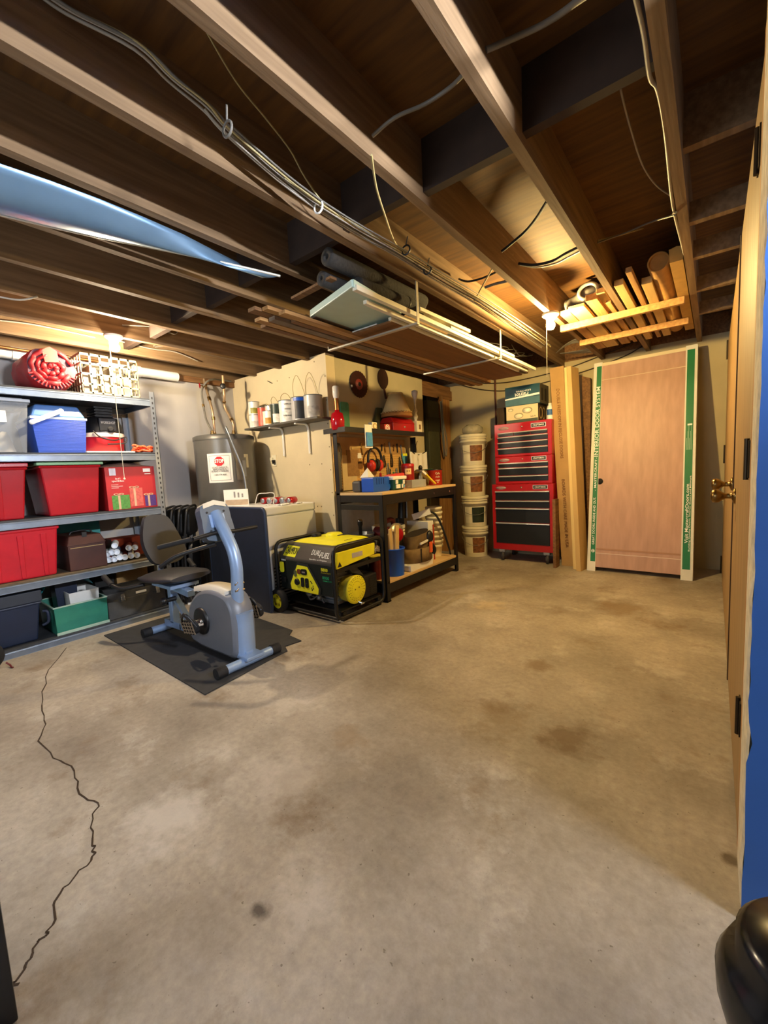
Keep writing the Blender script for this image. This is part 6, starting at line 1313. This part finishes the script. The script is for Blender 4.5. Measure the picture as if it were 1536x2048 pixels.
fixture(-.935, 3.20, ZJ, 'bare bulb pull-chain light on the joist near the lumber rack', 1.72, 'a')
q = yp(257, 957, 1.25)
fixture(-3.365, 1.275, ZJ, 'bare bulb pull-chain light over the steel shelving', q.z, 'b')
# ------------------------------------------------------------------ storage rack hung from the joists
M_strap = mat('strap_steel', '#c8c4b6', .35, .5, var=.05)
for i, (y, zb) in enumerate(((2.09, 1.935), (3.27, 1.95))):
    t = thing('hanger_strap', ['nearer pale metal strap holding up the lumber under the joists', 'farther pale metal strap holding up the lumber under the joists'][i], 'strap', (-1.33, y, ZJ))
    mb = MB(t); mb.box(-1.338, -1.334, y-.011, y+.011, zb, ZJ+.0); mb.box(-2.05, -1.334, y-.012, y+.012, zb-.012, zb-.002); mb.box(-2.05, -2.046, y-.011, y+.011, zb, ZJ); mb.build('strap', M_strap, t)
z = 1.937
random.seed(11)
k = 0
lum = [(-2.03, 1.55, 4.2, .045, .018), (-1.97, 1.47, 4.25, .05, .018), (-1.91, 1.52, 4.15, .05, .02), (-1.85, 1.62, 4.2, .04, .03), (-1.80, 1.50, 4.05, .05, .018), (-1.99, 1.63, 3.9, .05, .018), (-1.92, 1.40, 4.1, .06, .018), (-1.86, 1.44, 3.8, .045, .018), (-1.80, 1.72, 3.6, .05, .03)]
lw = ['longest low', 'wide low', 'dark low', 'square', 'innermost low', 'upper outer', 'broad upper', 'upper thin', 'upper square']
for i, (x, y0, y1, w, h) in enumerate(lum):
    zz = 1.952+(.022 if i >= 5 else 0)+(.012 if i == 8 else 0)
    mb = MB(); mb.box(x-w/2, x+w/2, y0, y1, zz, zz+h); single('lumber_board', mb, [M_wood2, M_wood, mat('grey_lumber', '#7a6a58', .8, var=.2)][i % 3], f'long thin {lw[i]} lumber board on the hanging straps over the workbench', 'board', (x, (y0+y1)/2, zz), 'lumber on the hanging straps')
mb = MB(); mb.box(-1.76, -1.47, 2.02, 4.1, 1.952, 1.964); single('brown_sheet', mb, mat('brown_ply', '#7a5127', .7, var=.15, scale=3, stretch=(8, .6, 8)), 'wide dark brown plywood sheet on the hanging straps', 'sheet', (-1.6, 3, 1.952))
t = thing('shelf_panel', 'pale mint tray-shaped panel at the front of the hanging rack', 'panel', (-1.6, 1.85, 1.97)); a, b = zp(622, 634, 1.99), zp(706, 574, 1.99)
dY = V((-.05, .46, 0)); M_mint = mat('mint_panel', '#b7d0c4', .4, var=.04)
MB(t).hexa([a, b, b+dY, a+dY, a+Z1*.012, b+Z1*.012, b+dY+Z1*.012, a+dY+Z1*.012]).build('sheet', M_mint, t)
e = (b-a).normalized(); MB(t).bar(a+Z1*.018, b+Z1*.018, .012, .036).build('front_rim', mat('mint_rim', '#c9e2da', .35, var=.03), t, bev=.004)
for p, q in ((a, a+dY), (b, b+dY)): MB(t).bar(p+Z1*.018, q+Z1*.018, .012, .036).build('side_rim', M_mint, t, bev=.003)
mb = MB(); mb.box(-1.78, -1.58, 2.02, 2.16, 1.966, 1.972); single('white_card', mb, M_white, 'white card lying at the back of the mint panel', 'card', (-1.68, 2.09, 1.966))
M_tr = mat('trim_white', '#e3dfcb', .4, var=.04)
tr = [(-1.375, 1.60, 4.12, .975, .028), (-1.415, 1.72, 4.02, .955, .022), (-1.445, 1.78, 3.55, .97, .02), (-1.36, 2.5, 3.55, .995, .02), (-1.395, 2.3, 3.2, .99, .025), (-1.425, 2.6, 3.9, .985, .02), (-1.468, 2.0, 3.95, .955, .02)]
tl = ['frontmost white trim length under the joist', 'second white trim length beside the mint panel', 'thin white trim length angled from the mint panel', 'upper white trim length near the far strap', 'thick white trim length between the two straps', 'pale trim length on top near the far strap', 'lowest white trim length against the brown sheet']
for i, (x, y0, y1, zz, w) in enumerate(tr):
    zz = zz+1; mb = MB(); mb.bar((x, y0, zz+w/2), (x+.02, y1, zz+w/2), w, w*.9); single('trim_length', mb, M_tr, tl[i], 'trim', (x, (y0+y1)/2, zz), 'white trim on the hanging straps', bev=.002)
mb = MB(); mb.bar((-1.40, 2.15, 2.03), (-1.38, 2.75, 2.03), .09, .02); single('printed_strip', mb, M_cream, 'cream strip with red print on top of the white trim', 'strip', (-1.39, 2.45, 2.02)); 
o = bpy.data.objects['printed_strip']
M_foam = mat('foam_charcoal', '#33312f', .95, var=.25, scale=60, bump=.3)
fo = [((-1.47, 1.52, 2.135), (-1.43, 2.30, 2.125), .042), ((-1.555, 1.56, 2.075), (-1.52, 2.2, 2.07), .036), ((-1.445, 1.70, 2.052), (-1.395, 2.22, 2.052), .040), ((-1.47, 1.80, 2.06), (-1.455, 2.5, 2.065), .034)]
fl_ = ['charcoal foam pipe sleeve nearest the joist, topmost', 'charcoal foam pipe sleeve at the left of the pile, round end showing', 'charcoal foam pipe sleeve lying on the white trim with a dark tie', 'charcoal foam pipe sleeve tucked between the others']
for i, (a, b, r) in enumerate(fo):
    t = thing('foam_sleeve', fl_[i], 'pipe insulation', a, group='foam pipe sleeves on the hanging rack')
    a, b = V(a), V(b); d = (b-a); mb = MB(t); mb.lathe([(r*.3, d.length*.5), (r*.32, 0), (r*.95, 0), (r, .01), (r, d.length-.01), (r*.95, d.length), (0, d.length)], a, d, 22); mb.build('sleeve', M_foam, t)
    if i in (2, 3): MB(t).cyl(a+d*.72, a+d*.74, r*1.03, n=20).build('tie', M_black, t)
a, b = zp(588, 598, 2.06), zp(667, 556, 2.06); mb = MB(); mb.bar(a, b, .04, .012); single('cross_stick', mb, M_wood2, 'short wooden slat laid crosswise in front of the foam sleeves', 'slat', a)
# ------------------------------------------------------------------ right lumber rack on two cleats
for i, (y, xa) in enumerate(((3.545, -.96), (4.10, -.95))):
    mb = MB(); mb.box(xa, -.175, y-.018, y+.018, ZJ-.048, ZJ-.001); single('rack_cleat', mb, M_wood, ['nearer wooden cleat nailed across the joists under the stored lumber', 'farther wooden cleat nailed across the joists by the end wall'][i], 'cleat', (-.56, y, ZJ-.048), bev=.003)
rk = [(-.86, 3.30, .07, .03, 0), (-.77, 3.22, .10, .02, 0), (-.66, 3.15, .07, .04, 0), (-.60, 3.12, .05, .03, .02), (-.585, 3.3, .03, .05, 0), (-.48, 3.02, .05, .035, 0), (-.405, 2.86, .03, .03, 0), (-.345, 3.12, .055, .04, 0), (-.70, 3.35, .05, .02, .045), (-.80, 3.4, .05, .02, .035)]
rl = ['thick board nearest the bulb on the cleats', 'wide board second from the bulb on the cleats', 'square board left of the middle joist on the cleats', 'short upper board against the middle joist', 'upright strip beside the middle joist', 'pale board just right of the middle joist', 'thin stick standing out toward the camera from the rack', 'squat board left of the cardboard tube', 'thin upper board lying on the wide board', 'thin slat lying beside the thick board']
for i, (x, y0, w, h, dz) in enumerate(rk):
    zz = ZJ+.001+dz; mb = MB(); mb.box(x-w/2, x+w/2, y0, 4.55, zz, zz+h); single('stored_board', mb, [M_wood, mat('pale_pine', '#c9a86c', .7, var=.1, scale=5, stretch=(8, .5, 8))][i % 2], rl[i], 'board', (x, 3.9, zz), 'boards on the right-hand cleats', bev=.002)
t = thing('cardboard_tube', 'thick cardboard tube lying on the cleats beside the rightmost long joist', 'tube', (-.275, 3.7, ZJ+.002)); mb = MB(t); mb.lathe([(.046, .02), (.046, 0), (.054, 0), (.054, 1.5)], (-.275, 2.98, ZJ+.057), (0, 1, .0), 26); mb.lathe([(0, .05), (.046, .05)], (-.275, 2.98, ZJ+.057), (0, 1, 0), 26, mi=1); mb.build('tube', [mat('tube_card', '#a87a3c', .8, var=.15), M_darkred], t)
t = thing('corner_guard', 'folded brown edge board lying between the cardboard tube and the joist', 'board', (-.19, 3.7, ZJ+.002)); MB(t).prism([(-.03, 0), (.03, 0), (.034, .07), (.0, .078), (-.034, .07)], (-.185, 2.90, ZJ+.002), X1, Z1, Y1*1.6).build('board', mat('tube_card2', '#b08a48', .8, var=.12), t)
t = thing('flex_duct', 'grey flexible duct elbow tucked above the bulb between joists', 'duct', (-.76, 3.42, 2.24)); mb = MB(t); mb.tube(spl([(-.88, 3.44, 2.24), (-.80, 3.42, 2.26), (-.72, 3.40, 2.28), (-.64, 3.44, 2.29)], 6), [.05, .056]*9+[.05], 16); mb.build('elbow', mat('duct_grey', '#6d6a66', .5, .3, var=.15), t)
mb = MB(t); mb.tube([(-.72+.06*cos(q), 3.34, 2.285+.05*sin(q)) for q in [2*pi*i/20 for i in range(20)]], .013, 8, closed=True); mb.build('collar', mat('collar_grey', '#8b8782', .5, .2, var=.1), t)
# ------------------------------------------------------------------ sheet-metal duct sagging between joists at the left
t = thing('sheet_metal_duct', 'blue-grey sheet metal duct sagging between the left joists', 'duct', (-1.95, .6, 2.1))
up_ = [(-60, 304), (0, 327), (100, 361), (197, 397), (290, 435), (365, 468), (430, 502), (474, 524)]
lo_ = [(-60, 414), (0, 429), (100, 453), (197, 474), (290, 492), (401, 515), (480, 533), (560, 552)]
rows = []
U = [zp(*p, 2.150) for p in up_]; Lw = [zp(*p, 2.105) for p in lo_]
for i in range(10):
    f = i/9; rows.append([u.lerp(l, f)+Z1*(-.035*sin(pi*f)) for u, l in zip(U, Lw)])
ext = [[r[0]+V((0.0, -1.2, 0))]+r for r in rows]
mb = MB(t); mb.grid(ext); mb.build('duct_pan', mat('duct_bluish', '#7fa3c4', .32, .55, var=.04), t, solid=.003)
mb = MB(t); mb.tube([ext[-1][0]]+Lw, .006, 8); mb.build('hemmed_edge', mat('hem_white', '#d8d4c6', .35, .3, var=.05), t)
# ------------------------------------------------------------------ wiring
def span(px, xa, xb):
    k_ = len(px)-1
    return [xp(*p, xa+(xb-xa)*i_/k_) for i_, p in enumerate(px)]
def wire(label, px, z, m=None, r=.005, name='cable', pts3=None, n=5, grp=None, jit=0):
    P = [zp(*p, (z[min(i_, len(z)-1)] if isinstance(z, list) else z)+random.uniform(-jit, jit)) for i_, p in enumerate(px)] if px else [V(p) for p in pts3]
    mb = MB(); mb.tube(spl(P, n), r, 7); return single(name, mb, m or M_wire, label, 'cable', P[0], grp)
bund = [(80, -20), (140, 22), (275, 92), (345, 158), (415, 215), (458, 262), (560, 352), (640, 412), (720, 462), (800, 507), (880, 556), (960, 603), (1040, 655), (1090, 690)]
for i in range(9):
    ox, oy = random.uniform(-12, 12), random.uniform(-12, 8); s = random.uniform(.6, 1.3)
    px = [(x+ox*(1 if j % 3 else s), y+oy*(1 if (j+i) % 2 else s)) for j, (x, y) in enumerate(bund)]
    zs_ = [2.30, 2.29, 2.27, 2.25, 2.225, 2.20, 2.165, 2.135]+[2.125+.006*(i % 4)]*6
    if i > 3: px = px[4+(i % 3):]; zs_ = zs_[4+(i % 3):]
    wire('electrical cable running along the joist in the loose bundle, one of the nine strands', px, zs_, [M_wire, M_wireg, M_wirey][i % 3], .0033+.001*(i % 2), grp='bundled cables along the joist', jit=.006)
t = thing('cable_staple', 'white cable tie around the cable bundle near the mint panel', 'tie', zp(637, 418, 2.12)); p = zp(637, 414, 2.125); mb = MB(t); mb.tube([p+V((.022*cos(a), 0, .022*sin(a))) for a in [2*pi*i/14 for i in range(14)]], .004, 6, closed=True); mb.build('tie', M_whitep, t)
for x, y in ((455, 258), (812, 500), (855, 540)):
    p = zp(x, y, 2.125); t = thing('cable_tie', {455: 'grey cable tie around the bundle near the foam sleeves', 812: 'dark cable tie on the bundle over the far strap', 855: 'second dark cable tie on the bundle over the far strap'}[x], 'tie', p); mb = MB(t); mb.tube([p+V((.022*cos(a), 0, .02*sin(a))) for a in [2*pi*i/14 for i in range(14)]], .004, 6, closed=True); mb.cyl(p+V((0, 0, .02)), p+V((.02, -.01, .05)), .003, n=6); mb.build('tie', M_wireg if x == 455 else M_black, t)
wire('thin pale cable running beside the main bundle up to the plywood', [(400, 40), (470, 160), (530, 235), (580, 300), (610, 355), (650, 410), (700, 455)], [2.33, 2.32, 2.30, 2.27, 2.22, 2.16, 2.14], M_wirey, .003)
wire('grey cable crossing the bay left of the second long joist', None, 0, M_wireg, .006, pts3=span([(745, 272), (790, 235), (850, 208), (900, 175), (928, 148)], -0.914, -0.558))
wire('grey cable crossing under the plywood at the top of the picture', None, 0, M_wireg, .008, pts3=span([(972, 100), (1030, 75), (1080, 52), (1120, 28), (1158, 0), (1195, -25), (1230, -50)], -0.516, -0.152))
wire('cream cable dangling into the main bundle', [(743, 310), (752, 372), (768, 425), (790, 485), (812, 505)], 2.13, M_wirey, .004)
wire('white cable hanging in a loose curve in the dark bay', [(1232, 130), (1245, 195), (1262, 260), (1285, 330), (1312, 370), (1342, 392)], 2.30, M_wire, .0035)
wire('white cable stapled along the rightmost long joist', [(1270, -10), (1288, 70), (1300, 155), (1315, 180), (1330, 260), (1343, 390), (1352, 440), (1362, 480), (1372, 520)], 2.17, M_wire, .006)
wire('tan cable sagging across the dark bay toward the right joist', None, 0, M_wirey, .005, pts3=span([(1195, 482), (1240, 470), (1290, 455), (1330, 438), (1352, 425)], -0.516, -0.152))
wire('second tan cable sagging across the dark bay', None, 0, M_wireg, .004, pts3=span([(1195, 486), (1250, 466), (1300, 445), (1350, 430)], -0.516, -0.152))
wire('black cable strung between the second and third long joists', None, 0, M_blackm, .007, pts3=span([(1003, 503), (1045, 468), (1070, 440), (1094, 403)], -0.916, -0.558))
wire('black cable drooping in front of the lit plywood', None, 0, M_blackm, .008, pts3=span([(1037, 527), (1070, 530), (1105, 522), (1130, 508), (1158, 494)], -0.916, -0.558))
wire('thin white cable below the drooping black cable', None, 0, M_wire, .005, pts3=span([(1040, 530), (1075, 534), (1110, 527), (1135, 515), (1160, 502)], -0.916, -0.558))
wire('black cable looping out of the main cable bundle', None, 0, M_blackm, .006, pts3=span([(918, 558), (935, 563), (960, 558), (980, 550), (995, 543)], -1.3, -0.962))
wire('grey cable pair end below the joist near the bundle', [(970, 575), (990, 568), (1016, 562)], 2.18, M_wireg, .008)
a, b = zp(985, 536, 2.17), zp(946, 606, 2.14); mb = MB(); mb.cyl(a, b, .004); single('wire_rod', mb, M_wirey, 'straight cream rod leaning across the cable bundle', 'rod', a)
for i in range(5):
    pts = [(935+22*i, 705-4*i), (960+20*i, 688+6*i), (1000+16*i, 690+5*i), (985+18*i, 712), (950+22*i, 718-2*i)]
    wire('grey cable slack loop above the end wall, left of the string', pts, 2.19, M_wireg, .0035, grp='slack cable loops left of the pull string')
for i in range(5):
    pts = [(1112+3*i, 706-3*i), (1135+4*i, 690-3*i), (1165+4*i, 684-2*i), (1195+2*i, 688+2*i), (1180, 697+2*i), (1120+2*i, 707)]
    wire('grey cable slack loop above the end wall, right of the string', pts, 2.19, M_wireg, .0035, grp='slack cable loops right of the pull string')
for i, py in enumerate((0, 16)):
    P = [yp(880, 745+py*.4, YB-.02), yp(935, 764+py*.6, YB-.012), yp(1000, 766+py, YB-.012), yp(1060, 756+py, YB-.012), yp(1130, 738+py, YB-.012), yp(1185, 718+py*1.2, YB-.012), yp(1255, 690+py*1.2, YB-.012), yp(1290, 672+py, YB-.012)]
    wire(['upper dark cable draped across the end wall', 'lower dark cable draped across the end wall'][i], None, 0, mat('dark_cable', '#3a2c18', .6, var=.1), .006, pts3=P)
for i, (px, x) in enumerate((([(245, 650), (300, 653), (330, 662), (350, 668), (356, 660)], -3.345), ([(307, 692), (330, 682), (345, 690), (310, 694)], -3.75), ([(-10, 592), (40, 600), (75, 593)], -2.95), ([(-10, 640), (60, 648), (130, 662), (190, 675)], -3.745), ([(215, 676), (300, 697), (350, 704), (395, 722)], -3.74))):
    wire(['white cable tail hanging on the joist right of the shelf bulb', 'white cable loop on the outer joist', 'white cable sagging on the joist at the far left', 'white cable stapled along the outer joist left of the bulb', 'white cable stapled along the outer joist right of the bulb'][i], None, 0, M_wire, .005, pts3=[xp(*p, x) for p in px])
# ------------------------------------------------------------------ things close to the camera
t = thing('black_post', 'black glossy upright post at the lower left beside the doorway', 'post', (-1.16, .04, 0)); q = zp(38, 2040, 0)
MB(t).box(q.x-.09, q.x, q.y-.12, q.y, 0, 1.5).build('post', mat('gloss_black', '#0e0f12', .25, var=.1), t, bev=.004)
t = thing('black_canister', 'glossy black rounded canister low beside the torn blue wall', 'canister', (.135, .72, 0))
MB(t).lathe([(.085, 0), (.088, .19), (.098, .27), (.114, .33), (.116, .365), (.106, .39), (.094, .40), (.094, .43), (.082, .447), (0, .45)], (.132, .72, 0), n=36).build('body', mat('gloss_black2', '#0d0e12', .22, var=.1), t)
# ------------------------------------------------------------------ light, world, camera
def set_emit(n, s): 
    b = MATS[n].node_tree.nodes['Principled BSDF']; b.inputs['Emission Strength'].default_value = s
set_emit('bulb_a', 1600); set_emit('bulb_b', 1350)
MATS['bulb_a'].node_tree.nodes['Principled BSDF'].inputs['Emission Color'].default_value = (1, .70, .26, 1)
MATS['bulb_b'].node_tree.nodes['Principled BSDF'].inputs['Emission Color'].default_value = (1, .80, .53, 1)
sl_ = thing('shop_light', 'cool white tube light hanging in the side room beyond the blue wall', 'light', (1.05, .98, ZJ))
MB(sl_).box(.99, 1.11, .80, 1.17, 1.965, 1.995).build('reflector', M_white, sl_)
MB(sl_).box(.985, 1.115, .80, 1.17, 1.893, 1.90).build('added_diffuser', mat('added_frosted_plate', '#d8dade', .4, var=0, alpha=.62), sl_)  # plate added to cut the tube's light toward the floor
for y in (.81, 1.16): MB(sl_).box(.99, 1.11, y-.003, y+.003, 1.90, 1.965).build('end_plate', M_steel, sl_)
MB(sl_).cyl((1.05, .83, 1.935), (1.05, 1.13, 1.935), .019).build('tube', mat('tube_glow', '#eef4ff', .4, var=0, emit=1750), sl_)
for y in (.88, 1.08): MB(sl_).cyl((1.05, y, 1.995), (1.05, y, ZC), .004, n=6).build('hanger', M_steel, sl_)
la = bpy.data.lights.new('rear_fill', 'AREA'); la.shape = 'RECTANGLE'; la.size = WY1-WY0-.08; la.size_y = WZ1-WZ0-.08; la.energy = 13; la.color = (.86, .93, 1.0)  # cool fill light, added in the unseen rear window
lo = bpy.data.objects.new('rear_fill', la); COL.objects.link(lo); lo.location = ((WY0+WY1)/2, YF-.02, (WZ0+WZ1)/2); lo.rotation_euler = (radians(90), 0, 0)
w = bpy.data.worlds.new('world'); SC.world = w; w.use_nodes = True; bg = w.node_tree.nodes['Background']; bg.inputs[0].default_value = (.62, .78, 1, 1); bg.inputs[1].default_value = .6
cam = bpy.data.cameras.new('camera'); co_ = bpy.data.objects.new('camera', cam); COL.objects.link(co_)
cam.sensor_fit = 'HORIZONTAL'; cam.sensor_width = 36; cam.lens = 36*FPX/1536; cam.clip_start = .02
co_.matrix_world = Matrix.Translation((0, 0, CAMH)) @ ROT.to_4x4()
SC.camera = co_
vs = SC.view_settings; vs.view_transform = 'Standard'; vs.look = 'None'; vs.gamma = 1; vs.use_curve_mapping = False; vs.exposure = 1.12
